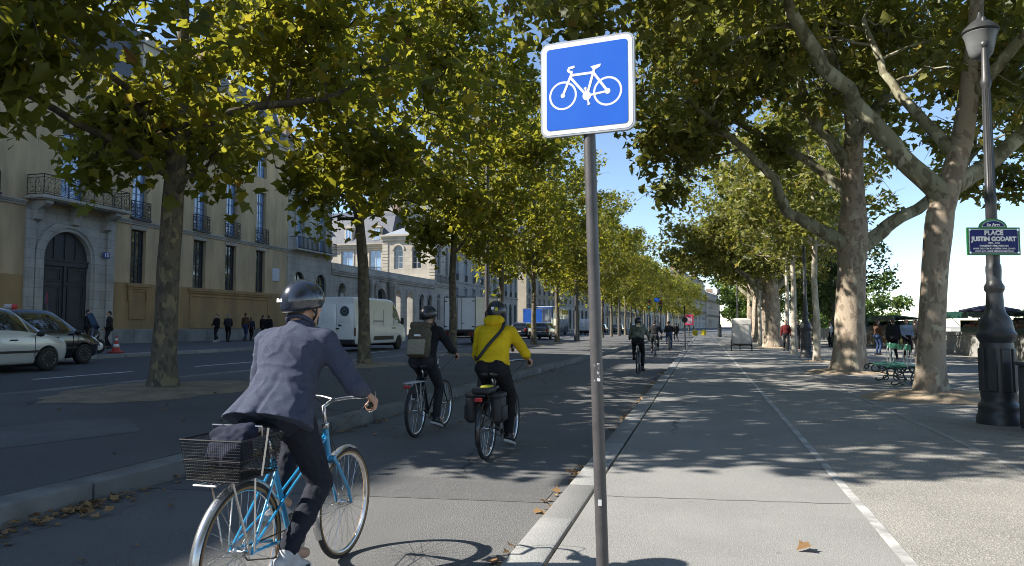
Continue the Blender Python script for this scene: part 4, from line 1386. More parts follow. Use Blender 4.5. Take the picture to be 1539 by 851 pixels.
# bicycle lane sign: the plate is turned a little to the left on a slightly leaning pole
sg = thing('bicycle_sign', 'square blue sign with white bicycle on a leaning brown pole', 'road sign', (-0.505, 3.69, 0.06))
b = MB()
b.lathe([(.09, 0), (.09, .012), (.034, .014), (.034, .05)], 20)
b.tube([(0, 0, .0), (-.066, -.012, 2.84)], .0315, 20)
b.build('pole', POLE_M, sg, auto=40)
PH = R(YAW) - R(22.5)          # heading of the plate's face
pl = bpy.data.objects.new('plate', None)


def rr(w_, h_, r, n=6):
    q = []
    for cx_, cy_, a0 in ((w_ / 2 - r, h_ / 2 - r, 0), (-w_ / 2 + r, h_ / 2 - r, 90), (-w_ / 2 + r, -h_ / 2 + r, 180), (w_ / 2 - r, -h_ / 2 + r, 270)):
        for k in range(n + 1):
            a = R(a0 + 90 * k / n)
            q.append((cx_ + r * math.cos(a), cy_ + r * math.sin(a)))
    return q


S = .505
b = MB(); b.prism(rr(S, S, .045), -.003, .022, 'XZ'); b.mi = 1
b.prism(rr(S - .02, S - .02, .036), -.0045, -.0031, 'XZ')
plate = b.build('plate', [SIGN_BACK, SIGN_W], sg)
plate.location = (-.063, -.046, 2.645); plate.rotation_euler = (0, 0, PH)
b = MB(); b.prism(rr(S * .865, S * .865, .018), -.0062, -.0047, 'XZ')
fld = b.build('blue_field', SIGN_B, plate)
b = MB()


def UV(x, y): return ((x - .5) * S, (.5 - y) * S)


def pbar(p, q, w_):
    p, q = Vector(UV(*p)), Vector(UV(*q)); d = (q - p).normalized(); n_ = Vector((-d.y, d.x)) * w_ * S / 2
    b.prism([tuple(p + n_), tuple(p - n_), tuple(q - n_), tuple(q + n_)], -.00665 - .00001 * len(b.f) / 6, -.0063, 'XZ')


for c in ((.247, .575), (.723, .583)):
    x, y = UV(*c)
    n = 40; ro, ri = .151 * S, .130 * S
    for k in range(n):
        a0, a1 = 2 * PI * k / n, 2 * PI * (k + 1) / n
        b.prism([(x + ri * math.cos(a0), y + ri * math.sin(a0)), (x + ro * math.cos(a0), y + ro * math.sin(a0)), (x + ro * math.cos(a1), y + ro * math.sin(a1)), (x + ri * math.cos(a1), y + ri * math.sin(a1))], -.0066, -.0063, 'XZ')


def disc(c, r, n=20):
    x, y = UV(*c)
    b.prism([(x + r * S * math.cos(2 * PI * k / n), y + r * S * math.sin(2 * PI * k / n)) for k in range(n)], -.0069 - .00001 * len(b.f) / 20, -.0063, 'XZ')


disc((.505, .607), .046); disc((.247, .575), .024); disc((.723, .583), .030)
pbar((.247, .575), (.345, .35), .026); pbar((.345, .35), (.338, .325), .026)
pbar((.335, .372), (.580, .372), .026); pbar((.335, .40), (.505, .607), .026); pbar((.585, .335), (.505, .607), .026)
pbar((.575, .372), (.723, .583), .026); pbar((.505, .607), (.723, .583), .022)
pbar((.31, .325), (.345, .345), .026); pbar((.31, .33), (.305, .30), .026); pbar((.305, .295), (.375, .285), .026)
b.prism([UV(*q) for q in ((.545, .305), (.655, .290), (.648, .318), (.60, .340), (.572, .340))], -.0071, -.0063, 'XZ')
pbar((.505, .607), (.488, .525), .018); pbar((.475, .53), (.502, .522), .018); pbar((.505, .607), (.525, .69), .018); pbar((.512, .70), (.54, .69), .018)
b.build('bicycle_emblem', SIGN_W, plate)
b = MB()
for dz in (-.12, .12): b.rbox((-.063, -.006, 2.645 + dz), (.10, .075, .03), .01, 1, PH)
b.build('clamp', SIGN_BACK, sg)
b = MB(); b.bbox((-.010, -.0395, 1.12), (.022, -.036, 1.21)); st_ = b.build('sticker', mat('torn sticker', (.6, .6, .6), .6, (.06, .06, .07), 30, lo=.47, hi=.53), sg); st_.location = (-.027, .004, 0)
b = MB(); b.bbox((-.008, -.0392, .50), (.010, -.0362, .53)); st_ = b.build('sticker', mat('white scrap', (.65, .65, .65), .7), sg); st_.location = (-.012, .0, 0)


# ---- ornate cast iron lamp
def lamp_meshes():
    b = MB()
    n8 = 8
    b.lathe([(.285, 0), (.285, .10), (.265, .14), (.255, .20), (.26, .23), (.255, .27), (.225, .31), (.215, .33), (.222, .40), (.212, 1.12), (.205, 1.16), (.225, 1.20), (.25, 1.24), (.255, 1.29), (.225, 1.33), (.215, 1.40)], 24)
    for k in range(8):
        a = 2 * PI * k / 8
        c = (.213 * math.cos(a), .213 * math.sin(a))
        b.rbox((c[0], c[1], .77), (.03, .13, .62), .012, 1, a)
    base = b.mesh('base', CAST, auto=35)
    b = MB()
    b.lathe([(.215, 1.40), (.21, 1.46), (.185, 1.52), (.14, 1.58), (.118, 1.66), (.108, 1.86), (.106, 1.88), (.128, 1.92), (.132, 1.97), (.104, 2.02), (.095, 2.06), (.102, 2.2), (.1, 2.26), (.088, 2.3), (.088, 2.42), (.094, 2.44), (.08, 2.5), (.072, 3.2), (.08, 3.22), (.08, 3.27), (.066, 3.3), (.052, 4.9), (.068, 4.94), (.072, 5.0), (.06, 5.06), (.045, 5.5), (.07, 5.53), (.07, 5.58), (.04, 5.62), (.035, 5.95), (.0, 6.0)], 18)
    for k in range(8):
        a = 2 * PI * k / 8
        b.tube([(.070 * math.cos(a), .070 * math.sin(a), 2.5), (.05 * math.cos(a), .05 * math.sin(a), 4.88)], .009, 5)
    shaft = b.mesh('shaft', CAST, auto=40)
    b = MB()
    b.tube([(0, 0, 5.55), (.0, .08, 5.72), (.02, .13, 5.78)], .02, 8)
    b.tube([(.02, .13, 5.62), (.02, .13, 5.9)], .03, 8)
    b.lathe([(.23, 5.78), (.25, 5.80), (.22, 5.86), (.12, 5.95), (.05, 6.0), (.02, 6.1)], 18, (.02, .13, 0))
    hood = b.mesh('lantern_hood', CAST, auto=40)
    b = MB(); b.lathe([(.0, 5.37), (.05, 5.37), (.11, 5.40), (.155, 5.46), (.185, 5.58), (.205, 5.70), (.232, 5.765), (.225, 5.775), (.19, 5.70), (.17, 5.58), (.145, 5.47), (.1, 5.42), (0, 5.40)], 22, (.02, .13, 0))
    gm = mat('frosted lamp glass', (.17, .175, .18), .35, (.13, .135, .14), 5)
    glass = b.mesh('lantern_glass', gm, auto=50)
    return base, shaft, hood, glass


LM = lamp_meshes()


def lamp(label, loc, rz=0, sc=1.0):
    t = thing('street_lamp', label, 'street lamp', loc, rz, 'ornate street lamps along the path')
    t.scale = (sc, sc, sc)
    for nm, me in zip(('base', 'shaft', 'lantern_hood', 'lantern_glass'), LM): link(nm, me, t)
    return t


lamp('large ornate iron street lamp carrying the blue street name plate', (4.08, 11.85, .06), R(10))
lamp('ornate iron street lamp between two young pale trunks', (4.35, 34.0, .06), 1.0)
lamp('far ornate street lamp standing just above the white draped cart', (2.9, 66, .06), 2.0)
lamp('farthest ornate street lamp, left of the others above the white cart', (1.9, 92, .06), .4)
np2 = thing('street_name_plate', 'blue enamel street name plate with green border on ornate lamp', 'sign', (4.045, 11.715, 2.675), R(YAW))
W_, Hh = .76, .40


def archp(w_, h_, aw, ah, n=16):
    q = [(-w_ / 2, -h_ / 2), (w_ / 2, -h_ / 2), (w_ / 2, h_ / 2), (aw / 2, h_ / 2)]
    q += [(aw / 2 * math.cos(PI * k / n), h_ / 2 + ah * math.sin(PI * k / n)) for k in range(1, n)]
    return q + [(-aw / 2, h_ / 2), (-w_ / 2, h_ / 2)]


b = MB(); b.prism(archp(W_, Hh, .40, .128), -.012, .012, 'XZ'); bd = b.build('border', ENAM_G, np2)
b = MB(); b.prism(rr(W_ - .055, Hh - .055, .012), -.0136, -.0122, 'XZ'); b.prism([(.165, Hh / 2 + .006)] + [(.165 * math.cos(PI * k / 14), Hh / 2 + .006 + .092 * math.sin(PI * k / 14)) for k in range(1, 14)] + [(-.165, Hh / 2 + .006)], -.0136, -.0122, 'XZ'); b.build('white_fillet', ENAM_W, bd)
b = MB(); b.prism(rr(W_ - .07, Hh - .07, .008), -.0156, -.0138, 'XZ'); b.prism([(.155, Hh / 2 + .012)] + [(.155 * math.cos(PI * k / 14), Hh / 2 + .012 + .08 * math.sin(PI * k / 14)) for k in range(1, 14)] + [(-.155, Hh / 2 + .012)], -.0156, -.0138, 'XZ'); fd = b.build('blue_field', ENAM_B, np2)
for sx in (-1, 1):
    for sz in (-1, 1): MB().lathe([(.016, -.020), (.016, -.012)], 10, (sx * (W_ / 2 - .035), 0, sz * (Hh / 2 - .035)), axis='Y').build('rivet', CHROME, np2)
RX = (PI / 2, 0, 0)
lettering('6e Arrt', .062, ENAM_W, fd, (0, -.017, .236), RX, .002)
lettering('PLACE', .09, ENAM_W, fd, (0, -.017, .118), RX, .005, spacing=1.06)
lettering('JUSTIN GODART', .086, ENAM_W, fd, (0, -.017, .030), RX, .005, spacing=.98)
lettering('1871 - 1956', .034, ENAM_W, fd, (0, -.017, -.028), RX, .001)
lettering('PARLEMENTAIRE, MINISTRE', .034, ENAM_W, fd, (0, -.017, -.068), RX, .001)
lettering('MAIRE DE LYON À LA LIBÉRATION, GRAND', .031, ENAM_W, fd, (0, -.017, -.108), RX, .001)
lettering('RÉSISTANT - JUSTE PARMI LES NATIONS', .031, ENAM_W, fd, (0, -.017, -.147), RX, .001)
b = MB(); b.tube([(.03, .01, .1), (.03, .06, .1)], .02, 8); b.tube([(.03, .01, -.12), (.03, .06, -.12)], .02, 8); b.build('bracket', CAST, np2)

# ---- tall plain lamp poles on the median
for k, (v, lb) in enumerate(((32.6, 'tall dark lamp pole on the median left of the yellow rider'), (57.2, 'tall dark lamp pole on the median close left of the bicycle sign'), (88, 'far tall lamp pole on the median among distant trunks'))):
    t = thing('lamp_pole', lb, 'lamp post', (MU + .15, v, gz(MU)), PI, 'tall lamp poles on the median')
    MB().lathe([(.16, 0), (.16, .5), (.13, .9), (.115, 1.0), (.11, 4.5), (.085, 9.2), (.08, 9.3)], 14).build('pole', POLE_M, t, auto=40)
    b = MB(); b.tube([(0, 0, 9.2), (.3, 0, 9.7), (1.4, 0, 9.9)], .045, 8); b.build('arm', POLE_M, t)
    b = MB(); b.rbox((1.75, 0, 9.9), (.8, .3, .14), .06); b.build('lamp_head', POLE_M, t)

# ---- double sided green bench with cast scroll legs
GREEN = mat('bench green paint', (.018, .15, .085), .45, (.014, .11, .065), 5, 5)
IRON_G = mat('bench cast iron', (.03, .05, .045), .45, (.05, .07, .06), 6)
IRON_LIT = mat('bench sunlit iron', (.55, .57, .55), .5, (.4, .42, .4), 8)  # same cast iron with the sunlight on its posts put into the colour
be = thing('bench', 'green wooden double bench with scrolled iron legs beside plane tree', 'bench', (4.55, 19.3, .06))
L = 2.1
for s in (-1, 1):
    b = MB()
    for k in range(3): b.rbox((s * (.13 + k * .135), 0, .475 - .012 * k), (.115, L, .035), .012)
    b.build('seat', GREEN, be)
b = MB(); b.rbox((0, 0, .90), (.04, L, .13), .014); b.build('backrest', GREEN, be)
for y in (-.78, .78):
    b = MB()
    b.tube([(0, y, .44), (0, y, .98)], .022, 8)
    for s in (-1, 1):
        b.tube([(s * (.05 + .035 * math.sin(t * PI / 6)), y, .48 + .07 * t) for t in range(7)], .013, 6)
    b.build('back_post', IRON_LIT, be)
    b = MB()
    b.tube([(-.52, y, .44), (.52, y, .44)], .02, 6)
    for s in (-1, 1):
        b.tube([(s * .02, y, .43), (s * .10, y, .30), (s * .06, y, .18), (s * .17, y, .07), (s * .30, y, .03), (s * .36, y, .06), (s * .33, y, .1)], .02, 6)
        b.tube([(s * .36 + .085 * math.cos(t * PI / 6), y, .33 + .085 * math.sin(t * PI / 6)) for t in range(12)], .016, 6, closed=True)
        b.tube([(s * .19 + .07 * math.cos(t * PI / 6), y, .335 + .07 * math.sin(t * PI / 6)) for t in range(12)], .016, 6, closed=True)
        b.tube([(s * .56 + .05 * math.cos(t * PI / 6), y, .37 + .05 * math.sin(t * PI / 6)) for t in range(12)], .015, 6, closed=True)
        b.tube([(s * .10, y, .2), (s * .25, y, .24), (s * .40, y, .26)], .016, 6)
        b.tube([(s * .12 + .06 * math.cos(t * PI / 6), y, .10 + .06 * math.sin(t * PI / 6)) for t in range(12)], .016, 6, closed=True)
    b.build('leg', IRON_G, be)

# ---- grey stone block at the path's right-hand side
b = MB(); b.rbox((.42, .35, .43), (.84, .7, .86), .03, 3); b.rbox((.42, .35, .885), (.9, .76, .05), .02, 2)
tag(b.build('stone_block', mat('streaked grey stone', (.13, .135, .14), .6, (.06, .065, .07), 5, 7, stretch=(1, 1, .25)), auto=40, loc=(4.18, 10.75, .06)), 'streaked dark grey stone block right beside the big lamp foot', 'block')

# ---- quay parapet with bookstall boxes
QS = mat('quay wall stone', (.34, .33, .30), .9, (.22, .21, .19), 1.2, 7, bump=.3, bscale=6)
pw = thing('quay_wall', 'low pale stone quay wall beyond the path carrying green bookstalls', 'wall', (12.0, 0, 0))
b = MB()
for i in range(len(VS) - 1):
    a, c = VS[i], VS[i + 1]
    s0, s1 = shift(a), shift(c)
    b.add([(s0, a, .05), (s0, a, 1.0), (s0 + .5, a, 1.0), (s0 + .5, a, -5.6), (s1, c, .05), (s1, c, 1.0), (s1 + .5, c, 1.0), (s1 + .5, c, -5.6)], [(0, 4, 5, 1), (1, 5, 6, 2), (2, 6, 7, 3)])
b.build('wall', QS, pw)
b = MB()
v = -10
rnd = random.Random(8)
while v < 120:
    b.rbox((.25, v + .6, 1.09), (.62, 1.19, .18), .04, 2); v += 1.2
b.build('coping', QS, pw)
BOX_G = mat('bookstall green', (.008, .045, .032), .5, (.012, .06, .045), 3, 5)
BOX_I = mat('bookstall wood', (.10, .07, .045), .8)


def stall(label, v, L, seed, rich=True):
    rnd = random.Random(seed)
    t = thing('book_stall', label, 'bookstall', (11.75, v, 1.18), 0, 'green bookstalls on the quay wall')
    b = MB(); b.bbox((0, 0, 0), (.8, L, .05)); b.bbox((.75, 0, .05), (.8, L, .62)); b.bbox((0, 0, .05), (.75, .04, .55)); b.bbox((0, L - .04, .05), (.75, L, .55)); b.bbox((0, .04, .05), (.03, L - .04, .22)); b.build('box', BOX_G, t)
    b = MB(); b.add([(.82, -.05, .66), (.82, L + .05, .66), (-.75, L + .05, .88), (-.75, -.05, .88), (.82, -.05, .70), (.82, L + .05, .70), (-.75, L + .05, .92), (-.75, -.05, .92)], [(0, 1, 2, 3), (7, 6, 5, 4), (0, 3, 7, 4), (1, 5, 6, 2), (3, 2, 6, 7), (0, 4, 5, 1)])
    for k in range(7): b.tube([(.8, L * k / 6, .71), (-.74, L * k / 6, .93)], .018, 4)
    b.bbox((-.76, -.05, .62), (-.745, L + .05, .875))
    b.build('lid', BOX_G, t)
    for y in (.05, L - .05): MB().tube([(-.6, y, .9), (.05, y, .2)], .015, 5).build('strut', IRON, t)
    cols = [(.5, .1, .07), (.55, .5, .4), (.1, .16, .35), (.62, .56, .2), (.12, .25, .12), (.6, .58, .55), (.3, .08, .1), (.65, .35, .12)]
    ms = [mat('book cloth %s' % 'abcdefgh'[i], c, .7) for i, c in enumerate(cols)]
    b = MB()
    for row, (x0, zz) in enumerate(((.08, .06), (.38, .22))):
        y = .06
        while y < L - .1:
            w_ = rnd.uniform(.02, .06); h_ = rnd.uniform(.2, .3); b.mi = rnd.randrange(8)
            b.bbox((x0, y, zz), (x0 + .2, y + w_ * .95, zz + h_)); y += w_
    b.build('book_rows', ms, t)
    if rich:
        b = MB()
        y = .05
        while y < L - .3:
            w_ = rnd.uniform(.22, .4); b.mi = rnd.randrange(8); h_ = rnd.uniform(.25, .38)
            b.bbox((-.035, y, -h_ - .02), (-.012, y + w_, -.02))
            b.mi = 5
            b.bbox((-.045, y + .03, -h_ + .05), (-.036, y + w_ - .03, -.06)); y += w_ + .04
            if rnd.random() < .8:
                b.mi = rnd.randrange(8); b.bbox((-.035, y - w_, -.85), (-.012, y - .06, -.5))
        b.build('hung_prints', ms, t)
    return t


stall('green bookstall with roof and open box right beside the large lamp', 31.2, 3.2, 1, False)
stall('green bookstall with raised lid just left of the large lamp, next to bare wall', 35.0, 3.4, 2, False)
stall('bookstall hung with bright prints seen between the two thick trunks', 47.2, 3.6, 3)
stall('farther bookstall with prints, half hidden by standing people', 51.0, 3.4, 4)
stall('bookstall just left of the thick forked trunk', 55, 3.4, 5)
stall('remote bookstall near the old dark trunk and white cart', 62, 3.4, 6)
PAR = mat('navy parasol cloth', (.03, .03, .07), .8)
pr = thing('parasol', 'small navy parasol spread above the bookstalls behind the big lamp', 'parasol', (10.15, 30.0, .06))
b = MB(); b.lathe([(.0, 2.18), (.3, 2.14), (1.0, 1.99), (1.02, 1.93), (.98, 1.95), (.3, 2.10), (0, 2.13)], 8); b.build('canopy', PAR, pr)
MB().lathe([(.2, 0), (.2, .06), (.025, .08), (.02, 2.2), (0, 2.22)], 10).build('pole', IRON, pr)

# ---- far signs, posts and bins
t = thing('poster_panel', 'far pink poster panel on a grey post beyond the path', 'poster panel', (-2.0, 104, .0), R(YAW) * 0)
MB().tube([(0, .1, 0), (0, .1, 3.4)], .09, 8).build('post', POLE_M, t)
b = MB(); b.rbox((.1, 0, 2.3), (1.1, .14, 1.45), .04); fr = b.build('frame', mat('pink frame', (.62, .03, .10), .5), t)
b = MB(); b.bbox((-.28, -.085, 1.8), (.48, -.072, 2.75)); b.build('poster', mat('poster print', (.6, .35, .4), .5, (.2, .2, .25), 3), t)
for k, (u, v, lb) in enumerate(((-1.2, 108, 'far yellow bin left of the other one beyond the path'), (.0, 112, 'far yellow bin right of the other one beyond the path'))):
    b = MB(); b.lathe([(.30, 0), (.36, .2), (.38, .6), (.32, .78), (.16, .86), (0, .88)], 14); b.lathe([(.40, .6), (.40, .64)], 14)
    tag(b.build('bin', mat('yellow plastic', (.62, .5, .02), .5), auto=40, loc=(u, v, .06)), lb, 'bin', 'yellow bins')
t = thing('sign_post', 'thin dark signpost by the kerb in front of the far crossing', 'road sign', (-1.05, 43, .06))
MB().tube([(0, 0, 0), (0, 0, 2.6)], .035, 8).build('post', BLACKP, t)
MB().lathe([(.16, -.02), (.17, 0), (.16, .02)], 16, (0, 0, 1.75), axis='Y').build('disc', BLACKP, t)
for k, (u, v, lb) in enumerate(((-4.2, 75, 'traffic light on the median end left of the far cyclists'), (-5.6, 78, 'second traffic light, further left beyond the far cyclists'))):
    t = thing('traffic_light', lb, 'traffic light', (u, v, gz(u)), 0, 'far traffic lights')
    MB().lathe([(.12, 0), (.12, .3), (.06, .4), (.055, 3.3)], 10).build('post', BLACKP, t)
    b = MB(); b.rbox((0, -.02, 3.6), (.3, .25, .95), .05)
    b.build('signal_head', BLACKP, t)
    for q in range(3): MB().lathe([(.09, -.16), (.1, -.15), (.1, -.14)], 12, (0, 0, 3.3 + q * .3), axis='Y').build('lens', mat(('green', 'amber', 'red')[q] + ' lens', ((.02, .2, .1), (.4, .2, .02), (.4, .03, .02))[q], .3), t)
t = thing('information_sign', 'small blue square sign over the far traffic lights', 'road sign', (-4.9, 80, gz(-4.9)))
MB().tube([(0, .05, 0), (0, .05, 4.6)], .05, 8).build('post', POLE_M, t)
b = MB(); b.rbox((0, 0, 4.3), (.55, .04, .4), .01); b.build('plate', SIGN_B, t)
# no stopping sign by the carriage door
t = thing('no_stopping_sign', 'round blue and red no stopping sign above the dark parked taxi', 'road sign', (-30.6, 27.7, gz(-30.6)), R(-35))
MB().tube([(0, .03, 0), (0, .03, 2.4)], .035, 8).build('post', POLE_M, t)
MB().lathe([(.30, -.012), (.30, .012)], 24, (0, 0, 2.35 - .05), axis='Y').build('red_ring', mat('sign red', (.5, .02, .03), .4), t)
b = MB(); b.lathe([(.25, -.015), (.25, -.0125)], 24, (0, 0, 2.3), axis='Y'); b.build('blue_disc', SIGN_B, t)
b = MB()
for s in (-1, 1):
    d = Vector((.18 * s, 0, .18)); n_ = Vector((-.03 * s, 0, .03)) if False else Vector((.025, 0, -.025 * s))
    c = Vector((0, 0, 2.3))
    q = [c + d + n_, c - d + n_, c - d - n_, c + d - n_]
    b.prism([(p.x, p.z) for p in q], -.0175 - .0005 * s, -.0152, 'XZ')
b.build('red_cross', mat('sign red', (.5, .02, .03), .4), t)
# traffic cone
CONE_R = mat('cone red plastic', (.5, .045, .03), .5)
t = thing('traffic_cone', 'red and white traffic cone on the pavement edge by the scooter', 'traffic cone', (-21.85, 22.9, .425))
b = MB(); b.rbox((0, 0, .03), (.42, .42, .06), .02); b.lathe([(.16, .06), (.115, .22)], 16); b.lathe([(.088, .34), (.055, .48)], 16); b.lathe([(.04, .56), (.03, .66), (.0, .66)], 16); b.build('cone', CONE_R, t, auto=40)
b = MB(); b.lathe([(.115, .22), (.088, .34)], 16); b.build('band', SIGN_W, t, smooth=True)
b = MB(); b.lathe([(.055, .48), (.04, .56)], 16); b.build('band', SIGN_W, t, smooth=True)

# ---- fallen leaves
L_DEAD = leaf_mat('fallen leaf', [(0, (.30, .17, .07)), (.5, (.36, .22, .10)), (1, (.20, .11, .05))], .15, (.4, .25, .08), .7)


def dead_leaves(name, pts, size, seed):
    rng = np.random.default_rng(seed)
    T, F = leaf_template('lobed')
    T = T.copy(); T[:, 2] += .35 * (T[:, 0] ** 2) + .10 * T[:, 1] ** 2
    b = MB()
    for x, y, z in pts:
        a = rng.uniform(0, 6.28); s = size * rng.uniform(.6, 1.2); tx, ty = rng.normal(0, .22, 2)
        m = Matrix.Translation((x, y, z)) @ Matrix.Rotation(a, 4, 'Z') @ Matrix.Rotation(tx, 4, 'X') @ Matrix.Rotation(ty, 4, 'Y') @ Matrix.Scale(s, 4)
        q = [m @ Vector(p) for p in T]
        dz = max(0, z + .003 - min(p.z for p in q))
        b.add([p + Vector((0, 0, dz)) for p in q], F)
    o = b.build(name, L_DEAD)
    at = o.data.attributes.new('tint', 'FLOAT', 'POINT')
    at.data.foreach_set('value', np.repeat(rng.random(len(pts)), 10).astype(np.float32))
    return o


rng = np.random.default_rng(4)
pts = []
for _ in range(240):
    v = rng.uniform(1.5, 24); u = -4.87 + abs(rng.normal(0, .10)) if rng.random() < .75 else rng.uniform(-4.9, -3.6)
    if mnoise.noise(Vector((v * .8, 3, 1))) > -.12: pts.append((u, v, .006))
for _ in range(150):
    v = rng.uniform(2.5, 24); u = -1.2 - abs(rng.normal(0, .06))
    if mnoise.noise(Vector((v * .9, 9, 1))) > -.05: pts.append((u, v, .006))
for _ in range(70):
    u = rng.uniform(-11, -5.3); pts.append((u, rng.uniform(4, 26), gz(u) + .008))
for _ in range(90):
    pts.append((-4.86 + abs(rng.normal(0, .16)), rng.normal(4.6, .45), .006 + rng.random() * .03))
for _ in range(60):
    pts.append((-4.86 + abs(rng.normal(0, .10)), rng.normal(7.0, .6), .006 + rng.random() * .02))
tag(dead_leaves('fallen_leaves', pts, .07, 5), kind='stuff')
tag(dead_leaves('fallen_leaf', [(.62, 4.9, .066)], .085, 8), 'single curled brown leaf lying on the sunlit path', 'leaf')
# ------------------------------------------------------------------ vehicles (x forward, z up)
TYRE = mat('tyre rubber', (.018, .018, .019), .8, (.03, .03, .03), 20)
ALLOY = mat('alloy wheel', (.5, .5, .52), .3, (.4, .4, .42), 9, metal=.9)
CARGLASS = mat('car glass', (.02, .03, .04), .03, (.015, .02, .03), 2, spec=1.0, coat=1.0)
TAIL = mat('tail lamp red', (.35, .01, .01), .25, coat=.5)
HEADL = mat('headlamp glass', (.55, .58, .6), .1, (.35, .37, .4), 25, coat=1.0)
PLATE_W = mat('number plate white', (.6, .6, .58), .5)


def cr(P, n):
    """Catmull-Rom refinement of rows of points."""
    P = np.asarray(P, float)
    k = len(P)
    out = []
    for i in range(k - 1):
        p0, p1, p2, p3 = P[max(i - 1, 0)], P[i], P[i + 1], P[min(i + 2, k - 1)]
        for q in range(n):
            t = q / n
            out.append(.5 * ((2 * p1) + (-p0 + p2) * t + (2 * p0 - 5 * p1 + 4 * p2 - p3) * t * t + (-p0 + 3 * p1 - 3 * p2 + p3) * t ** 3))
    out.append(P[-1])
    return np.array(out)


class Hull:
    """A vehicle skin lofted through stations: x, zbot, zbelt, ztop, half widths at sill, belt and top."""

    def __init__(s, st, ni=5, nj=4, round_top=.08):
        rows = []
        for x, zb, zm, zt, wb, wm, wt in st:
            h = max(zt - zm, .01)
            rows.append([(x, wb * .9, zb), (x, wb, zb + .08), (x, wm, zb + (zm - zb) * .55), (x, wm * .985, zm), (x, wm * .95 if h > .1 else wm * .93, zm + min(h * .12, .05)),
                         (x, wt + (wm * .95 - wt) * .25 if h > .1 else wt, zm + h * .72), (x, wt * .93, zt - min(.05, h * .2)), (x, wt * .72, zt), (x, 0, zt + .012)])
        G = np.array([cr(r, nj) for r in rows])
        G = np.array([cr(G[:, j], ni) for j in range(G.shape[1])]).transpose(1, 0, 2)
        s.G, s.ni, s.nj = G, ni, nj

    def shell(s):
        b = MB()
        I, J = s.G.shape[:2]
        vs, fs = [], []
        ring = 2 * J - 1
        for i in range(I):
            vs += [(x, -y, z) for x, y, z in s.G[i]] + [(x, y, z) for x, y, z in s.G[i][-2::-1]]
        for i in range(I - 1):
            for j in range(ring - 1):
                fs.append((i * ring + j, (i + 1) * ring + j, (i + 1) * ring + j + 1, i * ring + j + 1))
            fs.append((i * ring + ring - 1, (i + 1) * ring + ring - 1, (i + 1) * ring, i * ring))
        fs.append(tuple(range(ring)))
        fs.append(tuple((I - 1) * ring + j for j in range(ring - 1, -1, -1)))
        return b.add(vs, fs)

    def at(s, i, j):
        I, J = s.G.shape[:2]
        fi, fj = min(max(i * s.ni, 0), I - 1.001), min(max(j * s.nj, 0), J - 1.001)
        a, c = int(fi), int(fj)
        u, v = fi - a, fj - c
        g = s.G
        p = g[a, c] * (1 - u) * (1 - v) + g[a + 1, c] * u * (1 - v) + g[a, c + 1] * (1 - u) * v + g[a + 1, c + 1] * u * v
        du, dv = g[a + 1, c] - g[a, c], g[a, c + 1] - g[a, c]
        n = np.cross(du, dv)
        L = np.linalg.norm(n)
        return p, (n / L if L > 1e-9 else np.array((0, 1, 0)))

    def patch(s, quad, off=.006, n=6, side=-1, b=None):
        """Panel lying on the skin; quad = four (station, ring) corners in order."""
        b = b or MB()
        vs, fs = [], []
        q = np.array(quad, float)
        for a in range(n + 1):
            for c in range(n + 1):
                u, v = a / n, c / n
                ij = q[0] * (1 - u) * (1 - v) + q[1] * u * (1 - v) + q[2] * u * v + q[3] * (1 - u) * v
                p, nn = s.at(*ij)
                if nn[1] < 0 and p[1] > .05: nn = -nn
                p = p + nn * off * (1 if nn[1] * p[1] >= 0 or abs(p[1]) < .05 else -1)
                vs.append((p[0], side * p[1], p[2]))
        for a in range(n):
            for c in range(n):
                f = (a * (n + 1) + c, (a + 1) * (n + 1) + c, (a + 1) * (n + 1) + c + 1, a * (n + 1) + c + 1)
                fs.append(f)
        return b.add(vs, fs)


def carve(me, cuts, name):
    """Wheel arches: subtracts cylinders (x, z, r, y0, y1) from a closed shell."""
    o = bpy.data.objects.new('shell', me)
    finish(o)
    c = MB()
    for x, z, r, y0, y1 in cuts:
        c.lathe([(r, y0), (r, y1)], 28, (x, 0, z), axis='Y')
    co = bpy.data.objects.new('cut', c.mesh('cut', me.materials[0]))
    finish(co)
    bm = bmesh.new(); bm.from_mesh(co.data); bmesh.ops.recalc_face_normals(bm, faces=bm.faces); bm.to_mesh(co.data); bm.free()
    bm = bmesh.new(); bm.from_mesh(me); bmesh.ops.recalc_face_normals(bm, faces=bm.faces); bm.to_mesh(me); bm.free()
    md = o.modifiers.new('b', 'BOOLEAN'); md.operation = 'DIFFERENCE'; md.object = co; md.solver = 'EXACT'
    r = evaluated(o)
    discard(o); discard(co)
    r.name = name
    r.polygons.foreach_set('use_smooth', [True] * len(r.polygons))
    r.set_sharp_from_angle(angle=R(38))
    return r


_WH = {}


